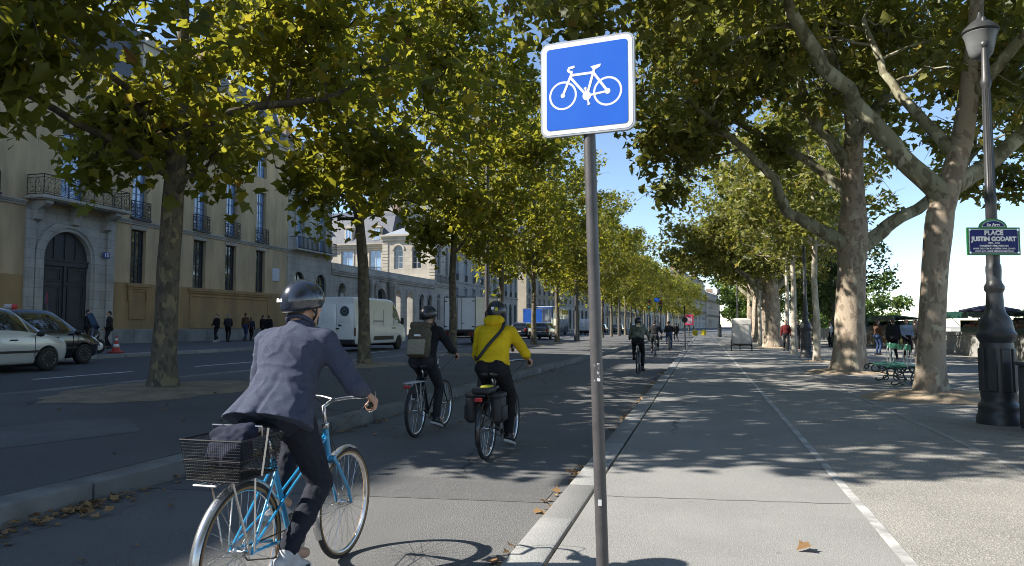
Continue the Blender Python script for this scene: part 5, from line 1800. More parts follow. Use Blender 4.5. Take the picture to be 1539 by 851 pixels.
def wheel(parent, x, y, r, w_, spokes=10, hub=ALLOY, side=-1):
    key = (r, w_, spokes, hub.name)
    if key not in _WH:
        t = MB(); t.lathe([(r * .66, -w_ / 2), (r * .9, -w_ / 2), (r, -w_ / 2 + .03), (r, w_ / 2 - .03), (r * .9, w_ / 2), (r * .66, w_ / 2)], 32, axis='Y')
        h = MB(); h.lathe([(r * .66, w_ / 2 - .005), (r * .64, w_ / 2 + .004), (r * .60, w_ / 2 - .012), (r * .60, w_ / 2 - .09), (0, w_ / 2 - .1)], 32, axis='Y')
        for k in range(spokes):
            a = 2 * PI * k / spokes
            d = Vector((math.cos(a), 0, math.sin(a)))
            h.tube([d * r * .1 + Vector((0, w_ / 2 - .035, 0)), d * r * .62 + Vector((0, w_ / 2 - .02, 0))], [.034, .024], 6)
        h.lathe([(.07, w_ / 2 - .06), (.065, w_ / 2 - .012), (0, w_ / 2 - .008)], 14, axis='Y')
        dk = MB(); dk.lathe([(r * .6, w_ / 2 - .08), (0, w_ / 2 - .08)], 20, axis='Y')  # black disc standing in for the shade behind the spokes
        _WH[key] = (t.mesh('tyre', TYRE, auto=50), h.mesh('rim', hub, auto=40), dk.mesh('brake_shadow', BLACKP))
    t, h, dk = _WH[key]
    o = link('wheel', t, parent, (x, y, r))
    if side < 0: o.rotation_euler = (0, 0, PI)
    link('rim', h, o); link('wheel_shade', dk, o)
    return o


def car(name, label, loc, kind, paint, rz=PI / 2, group=None, rear=True):
    t = thing(name, label, 'car', loc, rz, group)
    if kind == 'mpv':
        st = [(-2.05, .42, .82, .95, .62, .66, .60), (-2.0, .28, .9, 1.25, .74, .80, .62), (-1.75, .22, .95, 1.58, .78, .85, .62), (-1.0, .2, .97, 1.68, .80, .87, .66), (0.0, .2, .95, 1.69, .80, .875, .66), (.45, .2, .94, 1.60, .80, .875, .64),
              (.95, .2, .935, 1.28, .80, .87, .66), (1.25, .2, .93, 1.03, .80, .86, .74), (1.6, .22, .86, .93, .78, .83, .70), (1.95, .24, .74, .79, .70, .74, .58), (2.12, .34, .6, .64, .54, .58, .45)]
        wx, r = (-1.28, 1.30), .315
        wn = [((.9, 4.25), (3.0, 4.25), (3.0, 6.0), (1.35, 6.0)), ((3.12, 4.25), (5.55, 4.25), (4.8, 6.0), (3.12, 6.0)), ((5.62, 4.25), (6.35, 4.2), (5.75, 5.6), (5.1, 5.85))]
        ws = ((4.95, 6.3), (6.75, 5.6), (6.95, 8), (5.0, 8))
    elif kind == 'sedan':
        st = [(-2.25, .45, .85, 1.0, .62, .66, .56), (-2.15, .28, .95, 1.10, .76, .80, .60), (-1.7, .22, .96, 1.33, .79, .86, .58), (-.8, .19, .95, 1.47, .80, .87, .58), (-.1, .19, .93, 1.49, .80, .875, .59), (.45, .19, .91, 1.38, .80, .875, .60),
              (.95, .19, .90, 1.12, .80, .87, .68), (1.3, .19, .87, .95, .80, .86, .72), (1.7, .2, .80, .86, .78, .83, .66), (2.05, .22, .70, .74, .70, .74, .55), (2.24, .32, .56, .6, .52, .56, .42)]
        wx, r = (-1.35, 1.38), .325
        wn = [((1.7, 4.25), (3.3, 4.25), (3.2, 6.0), (2.3, 6.0)), ((3.42, 4.25), (5.55, 4.25), (4.6, 6.0), (3.42, 6.0)), ((5.62, 4.25), (6.4, 4.2), (5.6, 5.7), (4.95, 5.9))]
        ws = ((4.7, 6.3), (6.75, 5.6), (6.95, 8), (4.7, 8))
    else:                                                                                  # estate, seen from behind
        st = [(-2.2, .45, .85, .98, .72, .76, .66), (-2.15, .28, .95, 1.2, .8, .84, .68), (-1.95, .24, .98, 1.5, .82, .88, .66), (-1.2, .2, .98, 1.58, .83, .89, .66), (-.2, .2, .96, 1.6, .83, .89, .66), (.4, .2, .95, 1.5, .83, .89, .66),
              (.95, .2, .94, 1.2, .83, .88, .70), (1.3, .2, .92, 1.02, .82, .87, .76), (1.7, .22, .86, .93, .8, .85, .72), (2.05, .24, .74, .8, .72, .76, .6), (2.22, .34, .6, .64, .56, .6, .48)]
        wx, r = (-1.3, 1.32), .33
        wn = [((1.5, 4.25), (2.7, 4.25), (2.7, 6.0), (2.0, 6.0)), ((2.8, 4.25), (4.0, 4.25), (4.0, 6.0), (2.8, 6.0)), ((4.12, 4.25), (6.0, 4.25), (5.1, 6.0), (4.12, 6.0))]
        ws = ((5.1, 6.3), (6.75, 5.6), (6.95, 8), (5.1, 8))
    H = Hull(st)
    me = H.shell().mesh('body', paint)
    me = carve(me, [(x, r, r + .055, sy * 1.2, sy * .5) for x in wx for sy in (-1, 1)], 'body')
    body = link('body', me, t)
    for s in (-1, 1):
        for q in wn: H.patch(q, .005, 6, s).build('side_window', CARGLASS, t, smooth=True)
        b = MB(); b.bbox((-1.5, s * .87, .50), (1.0, s * .905, .56)); b.build('rub_strip', BLACKP, t)
        b = MB(); b.sphere((.93, s * .99, 1.0), (.09, .11, .08), 10, 6); b.tube([(.95, s * .84, .96), (.93, s * .95, .98)], .025, 6); b.build('mirror', BLACKP if kind == 'mpv' else paint, t, smooth=True)
        for x in (-.75, .25):
            MB().rbox((x, s * .885, .84), (.2, .05, .035), .012).build('door_handle', BLACKP if kind == 'mpv' else paint, t)
        b = MB()
        for x in (-.35, .88): b.bbox((x, s * .862, .34), (x + .008, s * .8815, .93))
        b.build('door_gap', BLACKP, t)
        H.patch(((len(st) - 2.9, 2.9), (len(st) - 1.75, 2.6), (len(st) - 1.75, 4.2), (len(st) - 2.9, 4.1)), .008, 5, s).build('headlight', HEADL, t, smooth=True)
        b = MB(); b.rbox((st[1][0] - .03, s * .68, .86), (.12, .2, .3), .04); b.build('tail_light', TAIL, t)
        for x in wx: wheel(t, x, s * .80, r, .2, 10 if kind != 'estate' else 7, side=s)
    b = MB()
    for s in (-1, 1): H.patch(ws, .005, 6, s, b)
    b.build('windscreen', CARGLASS, t, smooth=True)
    if rear:
        b = MB(); b.prism([(-.58, 1.03), (.58, 1.03), (.50, 1.42), (-.50, 1.42)], st[1][0] - .005, st[1][0] + .25, 'YZ'); b.build('rear_window', CARGLASS, t)
        b = MB(); b.rbox((st[0][0] - .015, 0, .72), (.03, .52, .11), .005); b.build('number_plate', PLATE_W, t)
        b = MB(); b.rbox((st[0][0] + .06, 0, .45), (.2, 1.5, .22), .06); b.build('bumper', paint, t)
    for x in wx:
        b = MB(); b.bbox((x - .36, -.6, .2), (x + .36, .6, .72)); b.build('wheel_well', BLACKP, t)
    return t


SILVER = mat('silver car paint', (.68, .685, .69), .28, (.64, .645, .65), 1, metal=.15, coat=.8)
NAVY = mat('dark navy car paint', (.012, .014, .022), .2, (.010, .012, .018), 1, coat=1.0)
GREY_C = mat('dark grey car paint', (.035, .037, .042), .22, (.03, .03, .034), 1, coat=1.0)
WHITE_V = mat('white van paint', (.84, .85, .86), .3, (.79, .80, .81), 1.5, coat=.5)
WHITE_B = mat('white lorry panel', (.84, .85, .87), .4, (.77, .78, .80), 1.2)
BLUE_T = mat('blue lorry paint', (.02, .10, .42), .35, (.016, .085, .36), 1.5, coat=.4)

car('parked_car', 'silver compact car with black mirror, cut off by the picture edge', (-18.12, 14.45, .25), 'mpv', SILVER)
tx = car('taxi', 'dark taxi with lit roof sign behind the silver car', (-19.95, 17.4, .26), 'mpv', NAVY)
b = MB(); b.rbox((-.55, 0, 1.775), (.16, .42, .15), .06, 3); b.build('roof_sign', mat('taxi sign white', (.7, .66, .66), .4), tx)
b = MB(); b.rbox((-.55, -.155, 1.775), (.164, .12, .154), .05, 3); b.build('roof_sign_end', mat('taxi sign red', (.6, .05, .05), .4), tx)
car('estate_car', 'dark grey estate car driving off, nearest beyond the second lamp pole', (-14.5, 66.5, .22), 'estate', GREY_C)
car('estate_car', 'black car just left of the dark grey estate car', (-17.0, 68.5, .22), 'estate', NAVY)
for k, (u, v, p, lb) in enumerate(((-13.9, 122, GREY_C, 'far dark car in the lane next to the median, beyond the white van'), (-17.6, 128, NAVY, 'far black car in the middle lane beyond the white van'), (-14.3, 146, SILVER, 'far silver car, smallest of the visible cars'))):
    car('distant_car', lb, (u + shift(v), v, .22), 'estate', p, group='far cars on the road')


def panel_van(name, label, loc, L=6.3, H=2.62, emblem=False, rz=PI / 2):
    t = thing(name, label, 'van', loc, rz)
    hw = 1.02
    st = [(0.0, .42, 1.25, H - .06, hw - .06, hw, hw - .14), (.05, .36, 1.28, H - .01, hw - .03, hw + .01, hw - .11), (.5, .34, 1.3, H, hw - .03, hw + .015, hw - .1), (2.5, .34, 1.3, H + .01, hw - .03, hw + .02, hw - .1), (4.2, .34, 1.3, H - .01, hw - .03, hw + .02, hw - .1),
          (4.75, .34, 1.3, H - .2, hw - .03, hw + .01, hw - .14), (5.25, .34, 1.28, 1.95, hw - .03, hw, hw - .18), (5.65, .34, 1.2, 1.36, hw - .03, hw - .02, hw - .2), (6.05, .36, 1.0, 1.08, hw - .08, hw - .08, hw - .3), (6.28, .42, .75, .8, hw - .22, hw - .22, hw - .4)]
    st = [(x * L / 6.3, *q) for x, *q in st]
    Hl = Hull(st, 4, 4)
    me = Hl.shell().mesh('body', WHITE_V)
    wx, r = (1.25 * L / 6.3, 5.05 * L / 6.3), .35
    me = carve(me, [(x, r, r + .07, sy * 1.3, sy * .6) for x in wx for sy in (-1, 1)], 'body')
    link('body', me, t)
    for s in (-1, 1):
        for x in wx: wheel(t, x, s * .88, r, .22, 6, mat('steel wheel', (.12, .12, .12), .5), s)
        b = MB(); b.rbox((3.1 * L / 6.3, s * (hw + .012), .62), (2.3, .03, .2), .01); b.build('rub_strip', BLACKP, t)
        b = MB()
        for x in (1.9, 3.0, 4.25): b.bbox((x, s * (hw - .01), .5), (x + .006, s * (hw + .0155), 2.05))
        b.bbox((1.9, s * (hw - .01), 1.28), (4.25, s * (hw + .0165), 1.285))
        b.build('panel_gap', mat('panel gap grey', (.42, .42, .43), .6), t)
        b = MB(); b.bbox((1.95, s * (hw - .005), 1.46), (3.0, s * (hw + .022), 1.5)); b.build('door_rail', BLACKP, t)
        Hl.patch(((4.05, 4.4), (6.3, 4.2), (5.6, 5.75), (4.35, 6.0)), .006, 6, s).build('side_window', CARGLASS, t, smooth=True)
        b = MB(); b.rbox((5.0 * L / 6.3 + .1, s * (hw + .14), 1.5), (.16, .16, .36), .05); b.tube([(5.0, s * hw * .95, 1.42), (5.1, s * (hw + .1), 1.45)], .03, 6); b.build('mirror', BLACKP, t)
        for x in (4.1, 4.4): MB().rbox((x, s * (hw + .018), 1.12), (.2, .05, .06), .015).build('door_handle', BLACKP, t)
        b = MB(); b.rbox((.02, s * (hw - .05), .95), (.1, .09, .4), .03); b.build('tail_light', mat('dull tail lamp', (.12, .012, .01), .35), t)
        # rear door of its own on either side of the centre gap
        b = MB(); b.rbox((-.02, s * .44, 1.42), (.05, .86, 1.72), .02); b.rbox((-.03, s * .44, 1.72), (.05, .70, .7), .06); d = b.build('rear_door', WHITE_V, t, auto=40)
        if s < 0:
            MB().rbox((-.06, s * .08, 1.1), (.04, .16, .07), .015).build('handle', BLACKP, d)
        else:
            MB().rbox((-.052, s * .5, .98), (.02, .52, .11), .004).build('number_plate', PLATE_W, d)
    b = MB()
    for s in (-1, 1): Hl.patch(((4.75, 6.4), (6.7, 6.2), (6.75, 8), (4.8, 8)), .006, 6, s, b)
    b.build('windscreen', CARGLASS, t, smooth=True)
    b = MB(); b.rbox((-.03, 0, .46), (.2, 1.95, .26), .05); b.build('bumper', BLACKP, t)
    if emblem:
        EM = mat('van emblem teal', (.015, .04, .06), .5)
        e = MB(); e.lathe([(.245, -.004), (.245, 0)], 28, (-.059, -.44, 1.93), axis='X'); em = e.build('round_emblem', EM, t)
        e = MB(); e.tube([(-.064, -.44 + .2 * math.cos(2 * PI * q / 28), 1.93 + .2 * math.sin(2 * PI * q / 28)) for q in range(28)], .008, 5, closed=True)
        for k in range(8):
            a = 2 * PI * k / 8
            e.bbox((-.0655, -.44 + .10 * math.cos(a) - .022, 1.93 + .10 * math.sin(a) - .022), (-.0635, -.44 + .10 * math.cos(a) + .022, 1.93 + .10 * math.sin(a) + .022))
        e.build('emblem_ring', mat('emblem grey', (.3, .34, .36), .5), em)
        e = MB(); e.add([(-.0575, -.12, 1.33), (-.0575, -.36, 1.22), (-.0575, -.12, 1.20)], [(0, 1, 2)]); e.build('dark_marking', BLACKP, t)
    for x in wx:
        b = MB(); b.bbox((x - .4, -.62, .2), (x + .4, .62, .8)); b.build('wheel_well', BLACKP, t)
    return t


panel_van('panel_van', 'tall white panel van with round dark emblem on its rear door', (-16.95, 31.1, .23), emblem=True)
panel_van('panel_van', 'far white van driving away beyond the blue bus', (-16.6, 104, .22), H=2.2)

# box lorry
def lorry(name, label, loc, box_m, Lb=5.0, Wb=2.25, z0=.95, z1=3.2, cab_m=None):
    t = thing(name, label, 'lorry', loc, PI / 2)
    b = MB(); b.rbox((Lb / 2, 0, (z0 + z1) / 2), (Lb, Wb, z1 - z0), .03); bx = b.build('cargo_box', box_m, t, auto=40)
    b = MB()
    for y in (-Wb / 2, Wb / 2 - .06): b.bbox((-.02, y, z0), (-.003, y + .06, z1))
    b.bbox((-.02, -Wb / 2 + .06, z0), (-.003, Wb / 2 - .06, z0 + .06)); b.bbox((-.02, -Wb / 2 + .06, z1 - .07), (-.003, Wb / 2 - .06, z1)); b.build('rear_frame', mat('grey steel frame', (.2, .2, .21), .5), bx)
    for s in (-1, 1):
        b = MB(); ya, yb = sorted((s * .02, s * (Wb / 2 - .075))); b.rbox((-.018, (ya + yb) / 2, (z0 + z1) / 2), (.03, yb - ya, z1 - z0 - .16), .008)
        d = b.build('rear_door', box_m, bx)
        b = MB(); b.tube([(-.05, s * .14, z0 + .1), (-.05, s * .14, z1 - .1)], .018, 6); b.bbox((-.07, min(s * .14, s * .36), z0 + .45), (-.045, max(s * .14, s * .36), z0 + .5)); b.build('lock_bar', mat('grey steel frame', (.2, .2, .21), .5), d)
        for z in (z0 + .25, z1 - .3): b = MB(); b.rbox((-.04, s * (Wb / 2 - .16), z), (.03, .2, .06), .008); b.build('hinge', BLACKP, d)
        b = MB(); b.rbox((-.0, s * .8, z0 - .22), (.06, .3, .14), .02); b.build('tail_light', TAIL, t)
        for x in (1.2, Lb + .9): wheel(t, x, s * (Wb / 2 - .2), .40, .28, 6, mat('steel wheel', (.12, .12, .12), .5), s)
    b = MB(); b.bbox((.1, -.45, .55), (Lb + 1.4, -.3, .78)); b.bbox((.1, .3, .55), (Lb + 1.4, .45, .78)); b.bbox((0, -Wb / 2 + .1, .78), (Lb - .1, Wb / 2 - .1, .94)); b.bbox((-.02, -Wb / 2 + .1, .42), (.08, Wb / 2 - .1, .54)); b.bbox((.0, -.9, .5), (.06, -.8, .8)); b.bbox((.0, .8, .5), (.06, .9, .8)); b.build('chassis', BLACKP, t)
    b = MB(); b.prism([(Lb + .12, .45), (Lb + 1.9, .45), (Lb + 1.85, 1.2), (Lb + 1.45, 2.25), (Lb + .12, 2.35)], -1.0, 1.0, 'XZ'); c = b.build('cab', cab_m or box_m, t)
    b = MB()
    for s in (-1, 1): b.prism([(Lb + .6, 1.35), (Lb + 1.66, 1.3), (Lb + 1.36, 2.1), (Lb + .6, 2.15)], s * 1.005, s * 1.001, 'XZ')
    b.build('cab_window', CARGLASS, c)
    return t


lorry('box_lorry', 'white box lorry with closed rear doors behind a median trunk', (-15.75, 45.6, .22), WHITE_B)
lorry('box_lorry', 'blue box lorry further on, left of the double deck bus', (-19.3, 82, .22), BLUE_T, Wb=2.4, z0=.9, z1=3.3)

# double deck tour bus
t = thing('tour_bus', 'blue double deck bus with a row of yellow upper windows', 'bus', (-19.5, 88.5, .22), PI / 2)
b = MB(); b.rbox((5.5, 0, 2.0), (11, 2.5, 3.3), .15, 3); b.build('body', mat('bus dark blue', (.03, .07, .2), .3, coat=.5), t, auto=40)
b = MB(); b.rbox((5.5, 0, 3.68), (10.8, 2.46, .08), .03); b.build('roof_edge', WHITE_V, t)
YW = mat('yellow lit bus pane', (.45, .34, .03), .3, (.3, .24, .03), 1.5, coat=.6)  # yellow light of the upper windows painted into the panes
for s in (-1, 1):
    for k in range(7):
        b = MB(); b.bbox((.4 + k * 1.48, s * 1.252, 2.6), (1.78 + k * 1.48, s * 1.262, 3.4)); b.build('upper_window', YW if k < 4 else CARGLASS, t)
        b = MB(); b.bbox((.4 + k * 1.48, s * 1.252, 1.3), (1.78 + k * 1.48, s * 1.262, 2.15)); b.build('lower_window', CARGLASS, t)
    for x in (2.6, 8.9): wheel(t, x, s * 1.12, .48, .28, 8, side=s)
b = MB(); b.bbox((-.012, -1.05, 2.55), (-.002, 1.05, 3.4)); b.build('rear_window', CARGLASS, t)
b = MB(); b.bbox((-.012, -1.0, .7), (-.002, 1.0, 2.2)); b.build('engine_cover', BLUE_T, t)

# motor scooter on the pavement
t = thing('motor_scooter', 'dark motor scooter with tall blue windscreen standing by the portal', 'scooter', (-22.25, 21.6, .425), PI / 2 - .2)
SCP = mat('scooter dark paint', (.02, .022, .03), .25, coat=.8)
b = MB(); b.tube([(-.75, 0, .62), (-.5, 0, .60), (-.2, 0, .50), (0, 0, .34), (.3, 0, .34), (.48, 0, .5), (.56, 0, .8), (.52, 0, .98)], [.13, .2, .2, .14, .15, .2, .2, .12], 12); b.build('body', SCP, t, smooth=True)
b = MB(); b.tube([(-.85, 0, .80), (-.6, 0, .82), (-.3, 0, .78), (-.12, 0, .76)], [.12, .17, .17, .12], 12, flat=.45); b.build('saddle', BLACKP, t, smooth=True)
for x in (-.62, .72):
    w_ = MB().lathe([(.14, -.06), (.22, -.06), (.27, -.03), (.27, .03), (.22, .06), (.14, .06)], 24, axis='Y').build('wheel', TYRE, t, auto=50, loc=(x, 0, .27))
    MB().lathe([(.15, .0), (.15, .065), (.05, .07), (0, .07)], 16, axis='Y').build('rim', ALLOY, w_); MB().lathe([(.15, .0), (.15, -.065), (.05, -.07), (0, -.07)], 16, axis='Y').build('rim', ALLOY, w_)
b = MB(); b.tube([(.72, .08, .27), (.52, .08, .8)], .025, 6); b.tube([(.72, -.08, .27), (.52, -.08, .8)], .025, 6); b.build('fork', CHROME, t)
b = MB(); b.tube([(.42, -.33, 1.08), (.5, -.15, 1.04), (.5, .15, 1.04), (.42, .33, 1.08)], .02, 6); b.build('handlebar', BLACKP, t)
b = MB(); b.add([(.62, -.22, .95), (.62, .22, .95), (.34, .2, 1.5), (.34, -.2, 1.5), (.68, 0, .95), (.40, 0, 1.52)], [(0, 4, 5, 3), (4, 1, 2, 5)]); b.build('windscreen', mat('tinted screen', (.12, .2, .36), .05, coat=1), t, smooth=True)
MB().sphere((.70, 0, .78), (.07, .1, .08), 10, 6).build('headlight', HEADL, t, smooth=True)

# white draped cargo tricycle seen from behind
t = thing('cargo_tricycle', 'white draped passenger tricycle standing on the path', 'tricycle', (2.05, 42.6, .06))
DR = mat('white drape', (.62, .60, .55), .8, (.50, .48, .44), 2.5, 6, bump=.4, bscale=5)
bm = bmesh.new(); bmesh.ops.create_grid(bm, x_segments=2, y_segments=2, size=.5); bm.free()
b = MB(); n = 20
vs, fs = [], []
prof = [(.50, .42), (.52, .7), (.50, 1.1), (.51, 1.5), (.53, 1.72), (.50, 1.80), (.3, 1.83)]
for r_, z in prof:
    for j in range(40):
        a = 2 * PI * j / 40
        sq = 1 / max(abs(math.cos(a)), abs(math.sin(a))) ** .85
        k = 1 + (.05 * math.sin(a * 9 + z * 3) * (1.8 - z) if z < 1.7 else 0)
        vs.append((r_ * sq * k * math.cos(a), r_ * sq * k * math.sin(a) * 1.2, z))
for i in range(len(prof) - 1):
    for j in range(40): fs.append((i * 40 + j, i * 40 + (j + 1) % 40, (i + 1) * 40 + (j + 1) % 40, (i + 1) * 40 + j))
fs.append(tuple((len(prof) - 1) * 40 + j for j in range(40)))
b.add(vs, fs); b.build('drape', DR, t, smooth=True)
b = MB(); b.rbox((0, -.60, 1.62), (1.0, .04, .30), .02); b.build('pelmet', DR, t)
for x in (-.55, .55):
    b = MB(); b.tube([(x, .30 * math.cos(a), .30 + .30 * math.sin(a)) for a in [2 * PI * k / 24 for k in range(24)]], .022, 6, closed=True)
    for k in range(8): b.tube([(x, 0, .3), (x, .29 * math.cos(k * PI / 4), .3 + .29 * math.sin(k * PI / 4))], .004, 4)
    b.build('wheel', TYRE, t)
b = MB(); b.tube([(-.55, 0, .3), (.55, 0, .3)], .02, 6); b.bbox((-.48, -.5, .34), (.48, .5, .42)); b.tube([(0, .4, .38), (0, 1.5, .5), (0, 1.7, .9)], .025, 6); b.build('frame', BLACKP, t)
b = MB(); b.tube([(0, 1.75 + .30 * math.cos(a), .30 + .30 * math.sin(a)) for a in [2 * PI * k / 24 for k in range(24)]], .022, 6, closed=True); b.build('wheel', TYRE, t)
# ------------------------------------------------------------------ bicycles
STEEL = mat('bright spoke steel', (.6, .6, .61), .25, (.5, .5, .5), 9, metal=1.0)
GUM = mat('tan tyre wall', (.30, .19, .09), .8)
BLUE_F = mat('light blue bicycle paint', (.025, .30, .56), .25, (.022, .26, .50), 5, coat=.7)
BLACK_F = mat('black bicycle paint', (.012, .012, .014), .3, coat=.6)
LEATH = mat('black saddle vinyl', (.012, .012, .013), .45, (.02, .02, .02), 12)
RUBR = mat('black grip rubber', (.015, .015, .015), .7)


def wheel_meshes(r, wall, tr=.017):
    t = MB(); t.tube([(0, (r - tr) * math.cos(2 * PI * k / 64), (r - tr) * math.sin(2 * PI * k / 64)) for k in range(64)], tr, 10, closed=True)
    rm = MB(); R0 = r - 2 * tr
    sec = [(R0 + .008, -.012), (R0 - .004, -.013), (R0 - .014, -.006), (R0 - .014, .006), (R0 - .004, .013), (R0 + .008, .012)]
    n = 64; vs, fs = [], []
    for k in range(n):
        a = 2 * PI * k / n
        vs += [(y, q * math.cos(a), q * math.sin(a)) for q, y in sec]
    for k in range(n):
        for j in range(5): fs.append((k * 6 + j, k * 6 + j + 1, ((k + 1) % n) * 6 + j + 1, ((k + 1) % n) * 6 + j))
    rm.add(vs, fs)
    sp = MB()
    for k in range(32):
        a = 2 * PI * k / 32; sd = 1 if k % 2 else -1; a0 = a + (.9 if (k // 2) % 2 else -.9)
        sp.tube([(sd * .028, .02 * math.cos(a0), .02 * math.sin(a0)), (0, (R0 - .01) * math.cos(a), (R0 - .01) * math.sin(a))], .0014, 4)
    hb = MB(); hb.lathe([(.006, -.06), (.006, -.034), (.024, -.033), (.024, -.026), (.014, -.02), (.014, .02), (.024, .026), (.024, .033), (.006, .034), (.006, .06)], 14, axis='X')
    wl = MB()
    for s in (-1, 1): wl.tube([(s * tr * .72, (r - tr * 1.75) * math.cos(2 * PI * k / 64), (r - tr * 1.75) * math.sin(2 * PI * k / 64)) for k in range(64)], tr * .42, 6, closed=True)
    return t.mesh('tyre', TYRE, smooth=True), rm.mesh('rim', STEEL, auto=40), sp.mesh('spokes', STEEL), hb.mesh('hub', STEEL, auto=40), (wl.mesh('tyre_wall', GUM, smooth=True) if wall else None)


_BW = {}


def bike(name, label, loc, rz, paint, style='city', r=.342, wall=False, fender_m=None, phase=-80, steer=0.0, basket=False, rack_m=None, panniers=False, grip_w=.29, bar_z=1.0, reach=0.0, rear_lamp=True):
    """x right, y forward, z up; the origin is where the rear tyre touches the ground."""
    t = thing(name, label, 'bicycle', loc, rz)
    key = (r, wall)
    if key not in _BW: _BW[key] = wheel_meshes(r, wall, .017 if wall else .023)
    tm, rmm, sm, hm, wm = _BW[key]
    WB = 1.06
    hub_r, hub_f = Vector((0, 0, r)), Vector((0, WB, r))
    bb = Vector((0, .45, .275)); seat_top = Vector((0, .24, .80)); hd_lo = Vector((0, .855, .655)); hd_hi = Vector((0, .815, .83))
    for c in (hub_r, hub_f):
        o = link('wheel', tm, t, c)
        for nm, me in (('rim', rmm), ('spokes', sm), ('hub', hm), ('tyre_wall', wm)):
            if me: link(nm, me, o)
    b = MB()
    b.tube([bb, bb.lerp(seat_top, .9)], .0155, 10)
    b.tube([hd_lo - (hd_hi - hd_lo) * .08, hd_hi + (hd_hi - hd_lo) * .05], .0185, 12)
    b.tube([bb, hd_lo + Vector((0, 0, .03))], .0165, 10)
    b.lathe([(.021, -.036), (.021, .036)], 14, tuple(bb), axis='X')
    for s in (-1, 1):
        b.tube([hub_r + Vector((s * .062, 0, 0)), hub_r + Vector((s * .055, .2, -.01)), bb + Vector((s * .02, 0, 0))], [.009, .010, .010], 8)
        b.tube([hub_r + Vector((s * .062, 0, 0)), bb.lerp(seat_top, .82) + Vector((s * .016, 0, 0))], .0075, 8)
        if style == 'mixte':
            b.tube([hub_r + Vector((s * .062, 0, .01)), bb.lerp(seat_top, .48) + Vector((s * .024, -.01, .0)), hd_hi + Vector((s * .012, 0, -.035))], .0072, 8)
    if style != 'mixte':
        b.tube([bb.lerp(seat_top, .88), hd_hi + Vector((0, 0, -.03))], .015, 10)
    b.build('frame', paint, t, auto=40)
    b = MB(); b.tube([bb.lerp(seat_top, .85), seat_top + Vector((0, -.035, .10))], .0125, 10); b.build('seat_post', STEEL, t, smooth=True)
    b = MB()
    for s in (-1, 1):
        b.tube([hub_f + Vector((s * .052, 0, 0)), hub_f + Vector((s * .05, -.045, .10)), hd_lo + Vector((s * .045, .03, -.04)), hd_lo + Vector((s * .03, .006, .0))], [.0085, .010, .0125, .0125], 8)
    b.rbox(hd_lo + Vector((0, .003, .0)), (.095, .035, .03), .01)
    b.build('fork', paint, t, auto=40)
    b = MB(); b.tube([hd_hi, hd_hi + Vector((0, -.03, .14)), hd_hi + Vector((0, .045 + reach, .175))], .0125, 10); b.lathe([(.02, 0), (.022, .03), (.018, .035)], 12, tuple(hd_hi + Vector((0, -.004, .01)))); b.build('stem', STEEL, t, smooth=True)
    gx = grip_w
    cen = hd_hi + Vector((0, .045 + reach, bar_z - .83))
    b = MB(); P = []
    for s in (-1, 1):
        q = [cen, cen + Vector((s * .09, .03, .015)), cen + Vector((s * .19, .03, .02)), cen + Vector((s * (gx - .03), -.01, .012)), cen + Vector((s * gx, -.05, 0)), cen + Vector((s * (gx + .02), -.14, -.012))]
        b.tube(cr(q, 4), .011, 8)
        P.append((cen + Vector((s * gx, -.05, 0)), cen + Vector((s * (gx + .02), -.14, -.012))))
    hb = b.build('handlebar', STEEL, t, smooth=True)
    for k, (p, q) in enumerate(P):
        s = (-1, 1)[k]
        MB().tube([p + Vector((0, .02, 0)), q + Vector((0, -.012, 0))], .0165, 10).build('grip', RUBR, hb, smooth=True)
        b = MB(); b.tube([p + Vector((-s * .012, .04, -.01)), p + Vector((s * .012, .02, -.04)), p + Vector((s * .02, -.09, -.05))], [.008, .006, .004], 6); b.build('brake_lever', STEEL, hb, smooth=True)
        b = MB(); b.tube(cr([p + Vector((-s * .012, .05, 0)), p + Vector((-s * .05, .13, .05)), p + Vector((-s * .15, .16, -.06)), hd_hi + Vector((s * .02, .06, -.02)), hd_lo + Vector((s * .01, .07, .03))], 5), .0028, 5); b.build('cable', BLACKP, hb)
    b = MB(); b.tube([(0, .085, .925), (0, .19, .935), (0, .30, .92), (0, .365, .915)], [.07, .085, .035, .022], 12, flat=.42)
    for x in (-.05, .05): b.sphere((x, .11, .925), (.065, .075, .035), 10, 6)
    b.build('saddle', LEATH, t, smooth=True)
    a = R(phase)
    cr_l = .168
    b = MB(); n = 40
    ring = []
    for k in range(n * 2):
        aa = 2 * PI * k / (2 * n); rr_ = .085 if k % 2 else .079
        ring.append((bb.y + rr_ * math.cos(aa), bb.z + rr_ * math.sin(aa)))
    b.prism(ring, .040, .044, 'YZ')
    ped = []
    for s, aa in ((1, a), (-1, a + PI)):
        e = bb + Vector((s * .085, cr_l * math.cos(aa), cr_l * math.sin(aa)))
        b.tube([bb + Vector((s * .05, 0, 0)), e - Vector((s * .01, 0, 0))], [.012, .009], 8)
        ped.append(e + Vector((s * .055, 0, 0)))
    b.build('crankset', STEEL, t, auto=40)
    for p in ped:
        b = MB(); b.rbox(p, (.095, .075, .022), .006); b.build('pedal', BLACKP, t)
    b = MB(); ch = [(.042, bb.y, bb.z + .085), (.042, 0, r + .035), (.042, -.035, r), (.042, 0, r - .035), (.042, bb.y, bb.z - .085), (.042, bb.y + .085, bb.z)]
    b.tube(ch, .004, 5, closed=True); b.build('chain', mat('oily chain', (.06, .055, .05), .4, metal=.7), t)
    fm = fender_m
